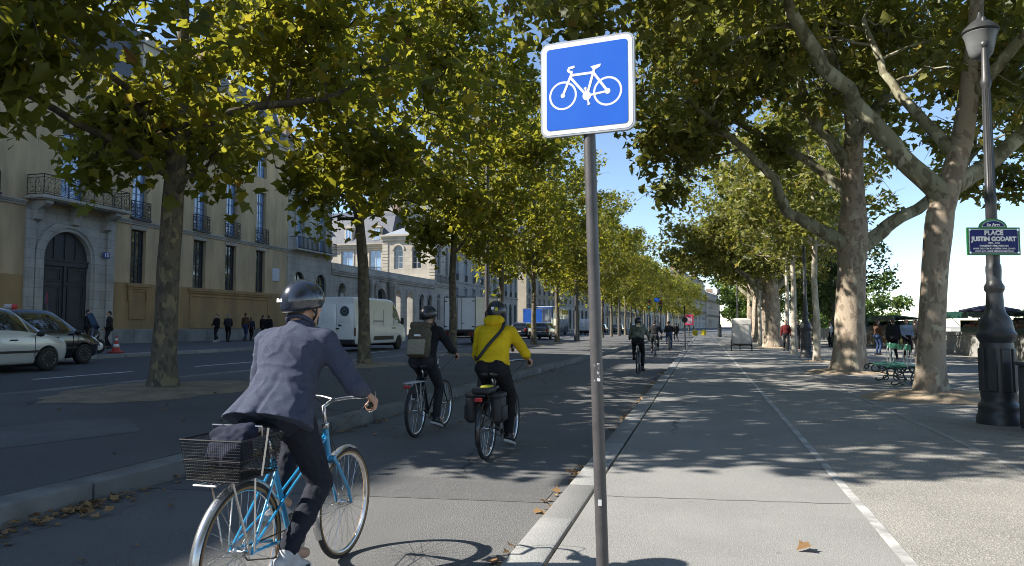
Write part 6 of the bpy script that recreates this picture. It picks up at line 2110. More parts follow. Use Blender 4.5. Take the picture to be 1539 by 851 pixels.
    if fm:
        for c, a0, a1 in ((hub_r, 20, 205), (hub_f, 62, 205)):
            b = MB(); n = 28; vs, fs = [], []
            for k in range(n + 1):
                aa = R(a0 + (a1 - a0) * k / n)
                for j in range(7):
                    q = -1 + 2 * j / 6; rr_ = r + .016 - .014 * q * q
                    vs.append((q * .026, c.y + rr_ * math.cos(aa), c.z + rr_ * math.sin(aa)))
            for k in range(n):
                for j in range(6): fs.append((k * 7 + j, k * 7 + j + 1, (k + 1) * 7 + j + 1, (k + 1) * 7 + j))
            b.add(vs, fs)
            for s in (-1, 1):
                aa = R(a1 - 25); b.tube([c + Vector((s * .06, 0, 0)), c + Vector((s * .024, (r + .01) * math.cos(aa), (r + .01) * math.sin(aa)))], .0028, 5)
            b.build('mudguard', fm, t, smooth=True)
    if rack_m:
        b = MB(); z = .725
        for x in (-.06, .06): b.tube([(x, .16, z - .005), (x, -.28, z)], .0055, 6)
        for x in (-.02, .02): b.tube([(x, .12, z), (x, -.28, z)], .004, 6)
        for y in (.12, -.08, -.28): b.tube([(-.06, y, z), (.06, y, z)], .0055, 6)
        for s in (-1, 1):
            for y in (.02, -.16): b.tube([(s * .06, y, z), (s * .075, y * .2, r + .01)], .0052, 6)
            b.tube([(s * .06, .16, z - .005), (s * .02, .27, .70)], .005, 6)
        b.build('rack', rack_m, t)
        if rear_lamp: b = MB(); b.rbox((0, -.30, .68), (.09, .03, .045), .01); b.build('rear_light', TAIL, t)
    if basket:
        b = MB(); x0, x1, y0, y1, z0, z1 = -.165, .165, -.25, .10, .735, .925
        def P_(x, y, z):
            k = .86 + .14 * (z - z0) / (z1 - z0); return ((x) * k, (y0 + y1) / 2 + (y - (y0 + y1) / 2) * k, z)
        for z, rr_ in ((z1, .005), ((z0 + z1) / 2, .003), (z0, .004)):
            b.tube([P_(x0, y0, z), P_(x1, y0, z), P_(x1, y1, z), P_(x0, y1, z)], rr_, 6, closed=True)
        n = 30
        for k in range(n + 1):
            x = x0 + (x1 - x0) * k / n; y = y0 + (y1 - y0) * k / n
            for q in (y0, y1): b.tube([P_(x, q, z0), P_(x, q, z1)], .0012, 3)
            for q in (x0, x1): b.tube([P_(q, y, z0), P_(q, y, z1)], .0012, 3)
            b.tube([P_(x, y0, z0), P_(x, y1, z0)], .0012, 3); b.tube([P_(x0, y, z0), P_(x1, y, z0)], .0012, 3)
        for k in range(1, 13):
            z = z0 + (z1 - z0) * k / 13; b.tube([P_(x0, y0, z), P_(x1, y0, z), P_(x1, y1, z), P_(x0, y1, z)], .0012, 3, closed=True)
        bk = b.build('basket', mat('black basket wire', (.02, .02, .022), .4, metal=.3), t)
        b = MB(); b.tube([P_(x0 + .03, -.04, z1), P_(x0 + .03, -.05, z1 + .045), P_(x1 - .03, -.05, z1 + .045), P_(x1 - .03, -.04, z1)], .005, 6); b.tube([P_(x1 + .004, -.05, z1 + .04), P_(x1 + .004, -.05, z0)], .006, 6); b.build('basket_handle', STEEL, bk)
    if panniers:
        for s in (-1, 1):
            b = MB(); b.rbox((s * .145, -.02, .56), (.12, .27, .30), .05, 3); b.rbox((s * .145, -.02, .71), (.13, .28, .06), .03, 2); b.rbox((s * .21, -.02, .52), (.03, .18, .16), .014, 2); b.build('pannier', mat('black pannier cloth', (.014, .014, .016), .6, (.02, .02, .022), 14), t, auto=40)
        b = MB(); b.rbox((0, -.1, .765), (.20, .30, .06), .02); b.build('rack_bag', mat('black pannier cloth', (.014, .014, .016), .6), t)
        b = MB(); b.rbox((.02, -.05, .80), (.10, .18, .03), .012); b.build('strap', mat('yellow strap', (.45, .42, .03), .6), t)
    return t, dict(grips=[(p + q) / 2 for p, q in P], gdir=[(q - p).normalized() for p, q in P], pedals=ped, saddle=Vector((0, .20, .955)))


# ------------------------------------------------------------------ people
SKIN = mat('skin', (.50, .30, .21), .55, (.45, .26, .18), 6)
EYE = mat('eye', (.05, .035, .03), .2, (.03, .02, .02), 5)


def remesh(b, name, m, vox, it=4, wr=0.0, wf=9.0, stretch=(1, 1, 1)):
    me = b.mesh(name, m)
    o = bpy.data.objects.new('t', me); finish(o)
    md = o.modifiers.new('r', 'REMESH'); md.mode = 'VOXEL'; md.voxel_size = vox; md.use_smooth_shade = True
    if it:
        s = o.modifiers.new('s', 'SMOOTH'); s.factor = .5; s.iterations = it
    r = evaluated(o)
    discard(o)
    r.name = name
    if not r.materials: r.materials.append(m)
    if wr:
        n = len(r.vertices)
        co, nn = np.empty(n * 3, np.float32), np.empty(n * 3, np.float32)
        r.vertices.foreach_get('co', co); r.vertices.foreach_get('normal', nn)
        co, nn = co.reshape(-1, 3), nn.reshape(-1, 3)
        d = np.empty(n, np.float32)
        for i, p in enumerate(co):
            q = Vector((p[0] * stretch[0], p[1] * stretch[1], p[2] * stretch[2])) * wf
            r_ = mnoise.noise(Vector((q.x * 1.3 + q.z * .5, q.y * 1.3, q.z * 1.9)) + Vector((7, 3, 1)))
            d[i] = .7 * mnoise.noise(q) + .35 * mnoise.noise(q * 2.3) + .9 * (.28 - min(abs(r_) * 2.4, .75))
        r.vertices.foreach_set('co', (co + nn * (wr * d)[:, None]).reshape(-1))
    r.polygons.foreach_set('use_smooth', [True] * len(r.polygons))
    r.update()
    return r


def ik(a, c, l1, l2, pole):
    d = c - a; L = min(d.length, (l1 + l2) * .999); d = d.normalized()
    x = (l1 * l1 - l2 * l2 + L * L) / (2 * L); h_ = math.sqrt(max(l1 * l1 - x * x, 0))
    p = pole - d * pole.dot(d)
    return a + d * x + p.normalized() * h_


def basis(f, up=Vector((0, 0, 1))):
    f = f.normalized(); r = f.cross(up).normalized(); u = r.cross(f)
    return Matrix((r, f, u)).transposed().to_4x4()


def hand_grip(b, w_, g, ax, inner, s=1.0):
    """A hand closed round a bar: palm from the wrist, four fingers bent over, the thumb under."""
    d = (g - w_); d = (d - ax * d.dot(ax)).normalized(); u = ax.cross(d)
    if u.z < 0: u = -u
    for i in range(4):
        o = ax * ((i - 1.5) * .0205 * s)
        ln = (.92, 1.0, .97, .82)[i if inner > 0 else 3 - i]
        k = g + o + u * .030 - d * .006
        p1 = g + o + d * .034 * ln + u * .014; p2 = g + o + d * .026 * ln - u * .022; p3 = g + o - d * .010 - u * .029
        b.capsule(w_ + (k - w_) * .2, k, .016, .0125, 8)
        b.capsule(k, p1, .0105, .0095, 8); b.capsule(p1, p2, .0095, .0088, 8); b.capsule(p2, p3, .0088, .0075, 8)
    a0 = w_.lerp(g, .45) + ax * inner * .026; a1 = g + ax * inner * .046 - u * .006 - d * .004; a2 = g + ax * inner * .030 + d * .016 - u * .026
    b.capsule(a0, a1, .0145, .011, 8); b.capsule(a1, a2, .0105, .008, 8)


def hand_loose(b, w_, dr, side, s=1.0):
    f = dr.normalized(); r = f.cross(Vector((0, 1, 0.2))).normalized(); n_ = r.cross(f)
    for i in range(4):
        o = n_ * ((i - 1.5) * .019)
        k = w_ + f * .085 + o
        ln = (.9, 1.0, .95, .78)[i]
        b.capsule(w_ + f * .015 + o * .4, k, .016, .0125, 8)
        q1 = k + f * .038 * ln + r * side * -.008; q2 = q1 + f * .026 * ln + r * side * -.014; q3 = q2 + f * .016 * ln + r * side * -.014
        b.capsule(k, q1, .0095, .009, 7); b.capsule(q1, q2, .009, .008, 7); b.capsule(q2, q3, .008, .007, 7)
    t0 = w_ + f * .03 + n_ * .02; t1 = t0 + f * .035 + n_ * .028; t2 = t1 + f * .03 + n_ * .004
    b.capsule(t0, t1, .014, .011, 8); b.capsule(t1, t2, .0105, .008, 8)


def head_shapes(b, M):
    T0 = b.T; b.T = M
    b.sphere((0, -.012, .035), (.076, .096, .088), 18, 12)
    b.sphere((0, .028, -.022), (.061, .070, .083), 16, 10)
    b.sphere((0, .05, -.085), (.040, .040, .032), 12, 8)
    b.capsule((0, .092, .012), (0, .108, -.028), .010, .0145, 8)
    b.capsule((-.02, .09, -.058), (.02, .09, -.058), .011, .011, 8)
    b.capsule((-.042, .080, .026), (.042, .080, .026), .012, .012, 8)
    for s in (-1, 1):
        b.sphere((s * .077, -.005, -.008), (.011, .020, .032), 10, 8)
    b.T = T0


def torso(b, rings, n=24, cap=True):
    """rings: centre, right vector, front vector, half width, half depth."""
    vs, fs = [], []
    for c, rv, fv, hw, hd in rings:
        for j in range(n):
            a = 2 * PI * j / n
            ca, sa = math.cos(a), math.sin(a)
            p = .95
            vs.append(c + rv * hw * math.copysign(abs(ca) ** p, ca) + fv * hd * math.copysign(abs(sa) ** p, sa))
    for i in range(len(rings) - 1):
        for j in range(n): fs.append((i * n + j, i * n + (j + 1) % n, (i + 1) * n + (j + 1) % n, (i + 1) * n + j))
    fs.append(tuple(range(n - 1, -1, -1))); fs.append(tuple((len(rings) - 1) * n + j for j in range(n)))
    b.add(vs, fs)


def person(label, loc, rz, J, top, bottom, shoe, hair=None, helmet=None, vox=.012, group=None, sc=1.0, skin=SKIN, hem=.0, bulk=1.0, hood=False, long_hair=False, wr=.004, name='person'):
    """J holds the joints in the person's own frame (x right, y forward, z up)."""
    t = thing(name, label, 'person', loc, rz, group)
    t.scale = (sc, sc, sc)
    P, C, N, H, f = J['P'], J['C'], J['N'], J['H'], J['hd']
    Mh = Matrix.Translation(H) @ basis(f)
    rt = (J['SR'] - J['SL']).normalized()
    sp = (C - P).normalized(); fr = sp.cross(rt).normalized()
    if fr.y < 0: fr = -fr
    hr = (J['HR'] - J['HL']).normalized()
    # body
    b = MB()
    head_shapes(b, Mh)
    b.capsule(C.lerp(N, .4), H + Mh.to_3x3() @ Vector((0, -.02, -.05)), .058, .052, 12)
    for k in (0, 1):
        s = (-1, 1)[k]; sh, el, wr_ = J['S' + 'LR'[k]], J['E' + 'LR'[k]], J['W' + 'LR'[k]]
        b.capsule(C, sh, .07, .05); b.capsule(sh, el, .046, .038); b.capsule(el, wr_, .038, .026)
        if 'G' in J: hand_grip(b, wr_, J['G'][k][0], J['G'][k][1], 1 if J['G'][k][1].x * s < 0 else -1)
        else: hand_loose(b, wr_, (wr_ - el), s)
        hp, kn, an, to = J['H' + 'LR'[k]], J['K' + 'LR'[k]], J['A' + 'LR'[k]], J['T' + 'LR'[k]]
        b.capsule(P, hp, .10, .085); b.capsule(hp, kn, .078, .052); b.capsule(kn, an, .050, .034); b.capsule(an, to, .034, .028)
    torso(b, [(P, hr, fr, .13, .09), (P.lerp(C, .5), rt, fr, .12, .085), (C, rt, fr, .15, .10), (C.lerp(N, .7), rt, fr, .10, .07)])
    link('body', remesh(b, 'body', skin, vox if vox < .01 else vox * .8, 3), t)
    for s in (-1, 1):
        e = MB(); e.T = Mh; e.sphere((s * .030, .086, .010), .0115, 10, 8); e.build('eye', EYE, t, smooth=True)
    # trousers
    b = MB()
    torso(b, [(P + sp * .10, hr, fr, .155 * bulk, .11 * bulk), (P, hr, fr, .17 * bulk, .125 * bulk), (P - sp * .08, hr, fr, .16 * bulk, .12 * bulk)])
    for s in (-1, 1): b.sphere(tuple(P + hr * s * .075 - fr * .055 - sp * .035), (.105 * bulk, .105 * bulk, .115), 14, 10)
    for k in 'LR':
        hp, kn, an = J['H' + k], J['K' + k], J['A' + k]
        b.capsule(P.lerp(hp, .5), hp, .105, .10); b.capsule(hp, kn, .098 * bulk, .07); b.capsule(kn, an.lerp(kn, .05), .069, .055)
    link('trousers', remesh(b, 'trousers', bottom, vox, 4, wr, 11), t)
    # shoes
    for k in 'LR':
        an, to = J['A' + k], J['T' + k]
        d = (to - an); dz = Vector((0, 0, 0)); b = MB()
        fw = Vector((d.x, d.y, d.z)).normalized(); dn = (Vector((0, 0, -1)) - fw * -fw.z); dn = dn.normalized()
        heel = an + dn * .055 - fw * .045
        b.capsule(an, an + dn * .05, .046, .042); b.capsule(heel, heel + fw * .16, .040, .044, flat=.8); b.capsule(heel + fw * .12, heel + fw * .225 + dn * .008, .046, .034, flat=.8); b.capsule(an + fw * .01, heel + fw * .13, .044, .040)
        o = link('shoe', remesh(b, 'shoe', shoe[0], min(vox, .01), 3), t)
        b = MB(); rtv = fw.cross(dn).normalized(); n = 20; vs = []
        for q in (0.0, .028):
            for j in range(n):
                a = 2 * PI * j / n
                vs.append(heel + fw * (.095 + .175 * math.cos(a)) + rtv * (.052 + .006 * math.cos(a)) * math.sin(a) + dn * (.026 + q))
        b.add(vs, [tuple(range(n)), tuple(range(2 * n - 1, n - 1, -1))] + [(j, (j + 1) % n, n + (j + 1) % n, n + j) for j in range(n)])
        b.build('sole', shoe[1], o, auto=40)
    # jacket or top
    b = MB()
    low = P + sp * (.06 - hem)
    base = [(low - fr * J.get('flare', 0), hr, fr, .19 * bulk + J.get('flare', 0) * .8, .14 * bulk + J.get('flare', 0) * .6), (P + sp * .12, hr.lerp(rt, .3), fr, .175 * bulk, .128 * bulk), (P.lerp(C, .55), rt, fr, .172 * bulk, .125 * bulk), (P.lerp(C, .85), rt, fr, .195 * bulk, .135 * bulk),
            (C, rt, fr, .20 * bulk, .13 * bulk), (C.lerp(N, .45), rt, fr, .165 * bulk, .10), (C.lerp(N, .85), rt, fr, .085, .072), (N + (N - C) * .12, rt, fr, .066, .064)]
    torso(b, base, 28)
    for k in 'LR':
        sh, el, w_ = J['S' + k], J['E' + k], J['W' + k]
        b.capsule(C.lerp(N, .35).lerp(sh, .45), sh, .080, .070 * bulk); b.capsule(sh, el, .068 * bulk, .056 * bulk); b.capsule(el, w_.lerp(el, .04), .058 * bulk, .043)
    if hood: b.sphere(tuple(N - fr * .07 + sp * .01), (.13, .10, .075), 16, 10)
    link('jacket', remesh(b, 'jacket', top, vox, 3, wr, 8), t)
    if hair:
        b = MB(); b.T = Mh
        b.sphere((0, -.022, .045), (.084, .098, .086), 16, 10); b.sphere((0, -.06, -.01), (.072, .055, .075), 14, 8)
        if long_hair: b.capsule((0, -.075, .0), (0, -.095, -.20), .07, .05, 10)
        link('hair', remesh(b, 'hair', hair, min(vox, .012), 2, .004, 30), t)
    if helmet:
        b = MB(); b.T = Mh
        n, m = 28, 12; vs, fs = [], []
        for i in range(m + 1):
            a = PI / 2 * (1 - i / m) - .50 * (i / m)
            for j in range(n):
                q = 2 * PI * j / n
                lowr = 1 + .0 * math.cos(q)
                vs.append((.110 * math.cos(a) * math.cos(q), -.014 + .132 * math.cos(a) * math.sin(q), .024 + .115 * math.sin(a) - (.030 * (i / m) ** 3 * (-math.sin(q) * .9 + .1))))
        for i in range(m):
            for j in range(n): fs.append((i * n + j, (i + 1) * n + j, (i + 1) * n + (j + 1) % n, i * n + (j + 1) % n))
        k0 = len(vs)
        for j in range(n):
            x, y, z = vs[m * n + j]; vs.append((x * .9, -.012 + (y + .012) * .9, z + .004))
        for j in range(n): fs.append((m * n + j, k0 + j, k0 + (j + 1) % n, m * n + (j + 1) % n))
        b.add(vs, fs)
        hm = b.build('helmet', helmet, t, smooth=True)
        b = MB(); b.T = Mh
        for s in (-1, 1): b.tube([(s * .088, .02, .02), (s * .078, .03, -.06), (0, .055, -.118)], .006, 6); b.tube([(s * .085, -.05, .0), (s * .079, .025, -.055)], .006, 6)
        b.build('chin_strap', BLACKP, hm)
        b = MB(); b.T = Mh; b.tube([(.0965 * math.cos(q), -.014 + .1158 * math.sin(q), -.031 - .030 * (-math.sin(q) * .9 + .1)) for q in [2 * PI * k / 28 for k in range(28)]], .0035, 6, closed=True); b.build('rim', BLACKP, hm, smooth=True)
        t['_h'] = 1
        return t, Mh, hm
    return t, Mh, None


def ride(K, lean=.20, fwd=.16, head=(.0, 1, -.05), pel=0.0, sh_w=.19, arm=(.30, .27)):
    """Joints of someone seated on a bicycle whose contact points are K."""
    J = {}
    P = K['saddle'] + Vector((0, pel, .045)); J['P'] = P
    sp = Vector((0, math.sin(lean + fwd), math.cos(lean + fwd)))
    C = P + sp * .385; J['C'] = C; N = C + Vector((0, sp.y * .8, sp.z)) * .125; J['N'] = N
    hd = Vector(head).normalized(); J['hd'] = hd; J['H'] = N + Vector((hd.x * .02, .035, .125))
    for k in (0, 1):
        s = (-1, 1)[k]; q = 'LR'[k]
        J['S' + q] = C + Vector((s * (sh_w - .012), .01, .022))
        g, ax = K['grips'][k], K['gdir'][k]
        w_ = g + (J['S' + q] - g).normalized() * .085 + Vector((0, 0, .02))
        J['W' + q] = w_
        J['E' + q] = ik(J['S' + q], w_, arm[0], arm[1], Vector((s * (.7 if s > 0 else .15), -.3, -.8)))
        J['H' + q] = P + Vector((s * .095, .02, -.03))
        pd = K['pedals'][k if True else 0]
    pr, plft = K['pedals'][0], K['pedals'][1]
    for q, pd, s in (('R', pr, 1), ('L', plft, -1)):
        an = pd + Vector((-s * .01, -.10, .105)); J['A' + q] = an
        J['T' + q] = an + Vector((s * .015, .15, -.045))
        J['K' + q] = ik(J['H' + q], an, .43, .42, Vector((s * .12, 1, .2)))
    J['G'] = [(K['grips'][k], K['gdir'][k]) for k in (0, 1)]
    return J


def stand(walk=0.0, lean=0.0, head=(0, 1, -.05), arms=(.05, .05), elbow=(.0, .0), h=1.72):
    """Joints of someone standing or in mid-stride."""
    J = {}; k_ = h / 1.72
    P = Vector((0, 0, .93 * k_)); J['P'] = P
    sp = Vector((0, math.sin(lean), math.cos(lean)))
    C = P + sp * .40 * k_; N = C + sp * .13 * k_; J['C'], J['N'] = C, N
    J['hd'] = Vector(head).normalized(); J['H'] = N + Vector((0, .03, .13 * k_))
    for i, q in enumerate('LR'):
        s = (-1, 1)[i]
        sh = C + Vector((s * .185, 0, .045)); J['S' + q] = sh
        a = arms[i]; e = elbow[i]
        el = sh + Vector((s * .06, math.sin(a) * .29, -math.cos(a) * .29)); J['E' + q] = el
        J['W' + q] = el + Vector((s * (.01 - .12 * (e > .6)), math.sin(a + e) * .26, -math.cos(a + e) * .26))
        hp = P + Vector((s * .09, 0, -.03)); J['H' + q] = hp
        st = walk * (1 if i == 0 else -1)
        an = Vector((s * .10, st * .30, .085 + max(0, -st) * .06)); J['A' + q] = an
        J['K' + q] = ik(hp, an, .43 * k_, .42 * k_, Vector((s * .05, 1, 0)))
        J['T' + q] = an + Vector((s * .02, .15, -.05 if st >= 0 else -.08))
    return J


def cloth(name, c, c2=None, rough=.85, scale=14, speck=None, bump=.25, bscale=220):
    return mat(name, c, rough, c2, scale, 5, bump=bump, bscale=bscale, spec=.2, speck=speck)


TWEED = cloth('blue grey tweed', (.058, .068, .106), (.044, .053, .085), scale=30, speck=(260, (.125, .135, .185), .65), bump=.45, bscale=260)
NAVY_T = cloth('dark navy trousers', (.016, .018, .028), (.024, .026, .038), scale=8)
BLACK_C = cloth('black cloth', (.013, .013, .015), (.020, .020, .022), scale=8)
CHAR_C = cloth('charcoal cloth', (.035, .035, .04), (.025, .025, .028), scale=8)
YEL_C = cloth('mustard yellow fleece', (.66, .47, .012), (.54, .37, .010), scale=5)
JEAN = cloth('blue denim', (.035, .06, .13), (.025, .045, .10), scale=6)
BROWN_C = cloth('brown cloth', (.11, .06, .035), (.08, .045, .028), scale=6)
GREEN_C = cloth('mottled olive and white cloth', (.22, .24, .19), (.05, .06, .04), scale=7)
WHITE_S = mat('white shoe leather', (.55, .55, .55), .5, (.42, .42, .44), 14)
GREY_SOLE = mat('pale rubber sole', (.5, .5, .5), .7)
BLACK_S = mat('black shoe leather', (.015, .015, .016), .5)
HAIR_B = mat('brown hair', (.10, .055, .03), .5, (.06, .033, .02), 40, bump=.5, bscale=120)
HAIR_K = mat('dark hair', (.018, .014, .012), .5, (.03, .022, .018), 40, bump=.5, bscale=120)
HAIR_G = mat('grey hair', (.30, .29, .28), .5, (.2, .19, .18), 40, bump=.5, bscale=120)
HELM = mat('glossy dark helmet', (.022, .028, .045), .22, (.028, .034, .052), 4, coat=.8)
HELM_K = mat('matt black helmet', (.013, .014, .018), .35, coat=.3)

# ---- the man in the blue grey jacket on the light blue bicycle
bk1, K1 = bike('bicycle', 'light blue step-through bicycle with rear wire basket ridden by suited man', (-2.23, 3.16, 0), 0, BLUE_F, 'mixte', wall=True, fender_m=mat('silver mudguard', (.62, .62, .63), .25, (.55, .55, .56), 3, metal=.85), phase=-148, basket=True, rack_m=STEEL, reach=.05, rear_lamp=False)
J1 = ride(K1, lean=.40, fwd=.03, head=(.42, 1, -.06), pel=.10, sh_w=.195)
J1['flare'] = .065
p1, M1, h1m = person('man in blue grey tweed jacket and dark helmet riding the light blue bicycle', (-2.23, 3.16, 0), 0, J1, TWEED, NAVY_T, (WHITE_S, GREY_SOLE), helmet=HELM, vox=.0075, hem=.15, wr=.008, bulk=1.05)
b = MB(); b.T = M1 @ Matrix.Rotation(0, 4, 'Z'); b.T = b.T @ Matrix.Translation((-.028, -.1375, .033)) @ Matrix.Rotation(R(-10), 4, 'Z')
me = text_mesh('Black', .030, .0012, .0008); lb = link('helmet_lettering', me, h1m); me.materials.clear(); me.materials.append(ENAM_W)
lb.matrix_local = M1 @ Matrix.Translation((-.040, -.1405, .008)) @ Matrix.Rotation(R(-8), 4, 'Z') @ Matrix.Rotation(PI / 2, 4, 'X')
# centre vent of the jacket: a soft fold running down to the hem
for v_ in [c for c in p1.children if c.name.startswith('jacket')][0].data.vertices:
    q = v_.co
    if q.y < J1['P'].y and q.z < J1['C'].z - .12:
        k_ = max(0, min(1, (J1['C'].z - .12 - q.z) / .22))
        g_ = math.exp(-((q.x - .03) / .016) ** 2) - .45 * math.exp(-((q.x + .015) / .025) ** 2) - .6 * math.exp(-((q.x + .14) / .03) ** 2) + .5 * math.exp(-((q.x + .09) / .02) ** 2)
        q.y += .022 * k_ * g_
b = MB(); b.T = M1; b.capsule((0, -.062, -.035), (0, -.03, -.055), .050, .052, 12); link('hair', remesh(b, 'hair', HAIR_B, .01, 2, .003, 40), p1)
col_ = MB(); rt_ = Vector((1, 0, 0)); sp_ = (J1['N'] - J1['C']).normalized(); fr_ = sp_.cross(rt_).normalized()
fr_ = fr_ if fr_.y > 0 else -fr_
col_.tube([J1['N'] + sp_ * (.022 + .012 * math.cos(a)) * 1 + rt_ * .066 * math.cos(a + PI / 2) - fr_ * .068 * math.cos(a) for a in [2 * PI * k / 24 for k in range(24)]], .020, 8, closed=True, flat=.7)
col_.build('collar', TWEED, p1, smooth=True)
CUFF = mat('white shirt cuff', (.7, .7, .72), .7)
for q in 'LR':
    w_, el = J1['W' + q], J1['E' + q]
    b = MB(); d = (w_ - el).normalized(); b.capsule(w_ - d * .03, w_ - d * .002, .041, .039, 14); link('shirt_cuff', remesh(b, 'shirt_cuff', CUFF, .006, 1), p1)
BAG = cloth('navy bag cloth', (.022, .027, .05), (.014, .017, .032), scale=10)
b = MB()
b.sphere((-.02, -.08, .85), (.115, .12, .085), 16, 10); b.sphere((.05, -.13, .84), (.08, .08, .07), 14, 8); b.capsule((-.10, -.05, .92), (.07, -.05, .94), .045, .05, 10)
o = link('bag', remesh(b, 'bag', BAG, .012, 3, .012, 14)); o.location = (-2.23, 3.16, 0)
tag(o, 'crumpled navy cloth bag lying in the wire basket', 'bag')

# ---- the rider with the backpack
L2 = (-3.68, 8.9, 0)
bk2, K2 = bike('bicycle', 'black bicycle with pale rear rack ridden by the backpack wearer', L2, 0, BLACK_F, 'city', phase=-70, rack_m=mat('white rack paint', (.6, .6, .6), .35), bar_z=1.03)
J2 = ride(K2, lean=.28, fwd=.06, head=(.5, 1, -.02), pel=.04)
p2, M2, h2m = person('rider in black coat and dark helmet with backpack on a black bicycle', L2, 0, J2, BLACK_C, CHAR_C, (BLACK_S, GREY_SOLE), helmet=HELM_K, vox=.0095, hem=.10)
b = MB(); b.T = M2; b.capsule((0, -.058, -.035), (0, -.04, -.06), .052, .052, 12); link('hair', remesh(b, 'hair', HAIR_G, .012, 2), p2)
BP = cloth('olive grey backpack cloth', (.115, .10, .07), (.075, .065, .045), scale=5)
C, P = J2['C'], J2['P']
sp2 = (C - P).normalized()
bp = thing('backpack', 'olive grey roll top backpack on the rider in the black coat', 'backpack', L2)
b = MB(); ctr = P + sp2 * .20 + Vector((0, -.20, .06))
Mb = Matrix.Translation(ctr) @ Matrix.Rotation(-.22, 4, 'X')
b.T = Mb; b.rbox((0, 0, -.02), (.31, .17, .40), .06, 3); b.rbox((0, -.01, .22), (.29, .12, .10), .04, 3); link('bag_body', remesh(b, 'bag_body', BP, .012, 4, .008, 9), bp)
b = MB(); b.T = Mb; b.rbox((0, -.10, -.09), (.25, .05, .21), .02, 2); link('front_pocket', remesh(b, 'front_pocket', cloth('pale backpack pocket', (.31, .28, .21), (.23, .205, .15), scale=5), .01, 3, .006, 12), bp)
b = MB(); b.T = Mb; b.bbox((-.03, -.128, .05), (.05, -.09, .075)); b.build('label_patch', ENAM_W, bp)
b = MB(); b.T = Mb
for s in (-1, 1): b.tube([(s * .10, .06, .20), (s * .13, .16, .30), (s * .14, .28, .20), (s * .14, .28, .0), (s * .12, .10, -.16)], .016, 6, flat=.4)
b.build('shoulder_strap', BLACKP, bp, smooth=True)

# ---- the rider in yellow
L3 = (-2.31, 7.6, 0)
bk3, K3 = bike('bicycle', 'black bicycle with bulging panniers and red rear lamp ridden by person in yellow', L3, 0, BLACK_F, 'city', phase=-60, rack_m=BLACK_F, panniers=True, fender_m=BLACK_F, bar_z=1.03)
J3 = ride(K3, lean=.24, fwd=.05, head=(.08, 1, -.02), pel=.02, sh_w=.195)
p3, M3, h3m = person('rider in bright yellow hooded fleece and black helmet on a bicycle with panniers', L3, 0, J3, YEL_C, BLACK_C, (BLACK_S, GREY_SOLE), helmet=HELM_K, vox=.0095, hem=.04, hood=True, bulk=1.06, wr=.008)
b = MB(); b.T = M3; b.bbox((-.015, -.146, .03), (.02, -.13, .06)); b.build('sticker', ENAM_W, h3m)
b = MB(); b.T = M3; b.rbox((.045, -.135, .035), (.035, .02, .04), .005, 1, R(18)); b.build('sticker', mat('yellow strap', (.45, .42, .03), .6), h3m)
C, P, N = J3['C'], J3['P'], J3['N']
b = MB(); dp = Vector((0, -.150, .02))
b.tube(cr([N + Vector((.10, -.02, .05)), C + Vector((.12, -.125, .06)), C.lerp(P, .35) + Vector((-.03, -.155, 0)), C.lerp(P, .75) + Vector((-.15, -.115, 0)), P + Vector((-.21, .0, .12))], 5), .020, 8, flat=.35)
b.build('shoulder_strap', BLACKP, p3, smooth=True)

# ---- riders further up the lane
def far_rider(label_p, label_b, u, v, top, bottom, hair=None, helmet=None, phase=-40, long_hair=False, paint=BLACK_F, rz=0, vox=.016, bulk=1.0, lean=.2):
    L_ = (u, v, 0)
    bk, K = bike('bicycle', label_b, L_, rz, paint, 'city', phase=phase, bar_z=1.05)
    return person(label_p, L_, rz, ride(K, lean=lean, fwd=.05), top, bottom, (BLACK_S, BLACK_S), hair=hair, helmet=helmet, vox=vox, long_hair=long_hair, bulk=bulk)


far_rider('rider with long brown hair almost hidden behind the yellow rider', 'dark bicycle almost hidden ahead of the yellow rider', -3.55, 11.5, BLACK_C, BLACK_C, hair=HAIR_B, long_hair=True)
far_rider('rider in mottled olive and white jacket, hunched, alone in mid lane', 'dark bicycle under the hunched rider in the mottled olive jacket', -1.98, 22.4, GREEN_C, BLACK_C, helmet=HELM_K, bulk=1.15, phase=-85, lean=.3)
far_rider('dark clad rider just beyond the rider in the olive jacket', 'bicycle with bright spokes just beyond the hunched rider', -2.25, 34.5, BLACK_C, CHAR_C, hair=HAIR_K, phase=20)
far_rider('rider in black jacket, the farthest along the cycle lane', 'the farthest bicycle along the cycle lane', -2.0, 43.5, BLACK_C, JEAN, hair=HAIR_K, phase=-60)

# ---- people on foot
def walker(label, px_u, px_v, z, rz, J, top, bottom, hair, group=None, sc=1.0, shoe=None, **k):
    return person(label, (px_u, px_v, z), rz, J, top, bottom, shoe or (BLACK_S, BLACK_S), hair=hair, vox=.02, group=group, sc=sc, wr=.006, **k)[0]


GW = 'people strolling along the mansion wall'
PZ = gz(-29.5)
walker('person in black jacket and white shoes leading the group along the ochre wall', -29.3, 38.6, PZ, R(170), stand(.7, elbow=(.9, .9), arms=(.1, .2)), BLACK_C, BLACK_C, HAIR_K, GW, shoe=(WHITE_S, WHITE_S), hem=.05)
walker('grey haired person in dark coat with elbows out by the ochre wall', -29.6, 40.1, PZ, R(20), stand(.5, elbow=(1.0, 1.0), lean=.1), CHAR_C, BLACK_C, HAIR_G, GW, bulk=1.1, hem=.08)
walker('tall person in brown jacket and blue jeans in the group by the ochre wall', -29.3, 41.5, PZ, R(0), stand(.8, h=1.78), BROWN_C, JEAN, HAIR_K, GW, sc=1.03)
walker('short person with shoulder bag between blue jeans and black coat by the ochre wall', -29.5, 42.4, PZ, R(10), stand(.5, h=1.66), cloth('dark blue cloth', (.03, .04, .07)), BLACK_C, HAIR_B, GW, sc=.94, long_hair=True)
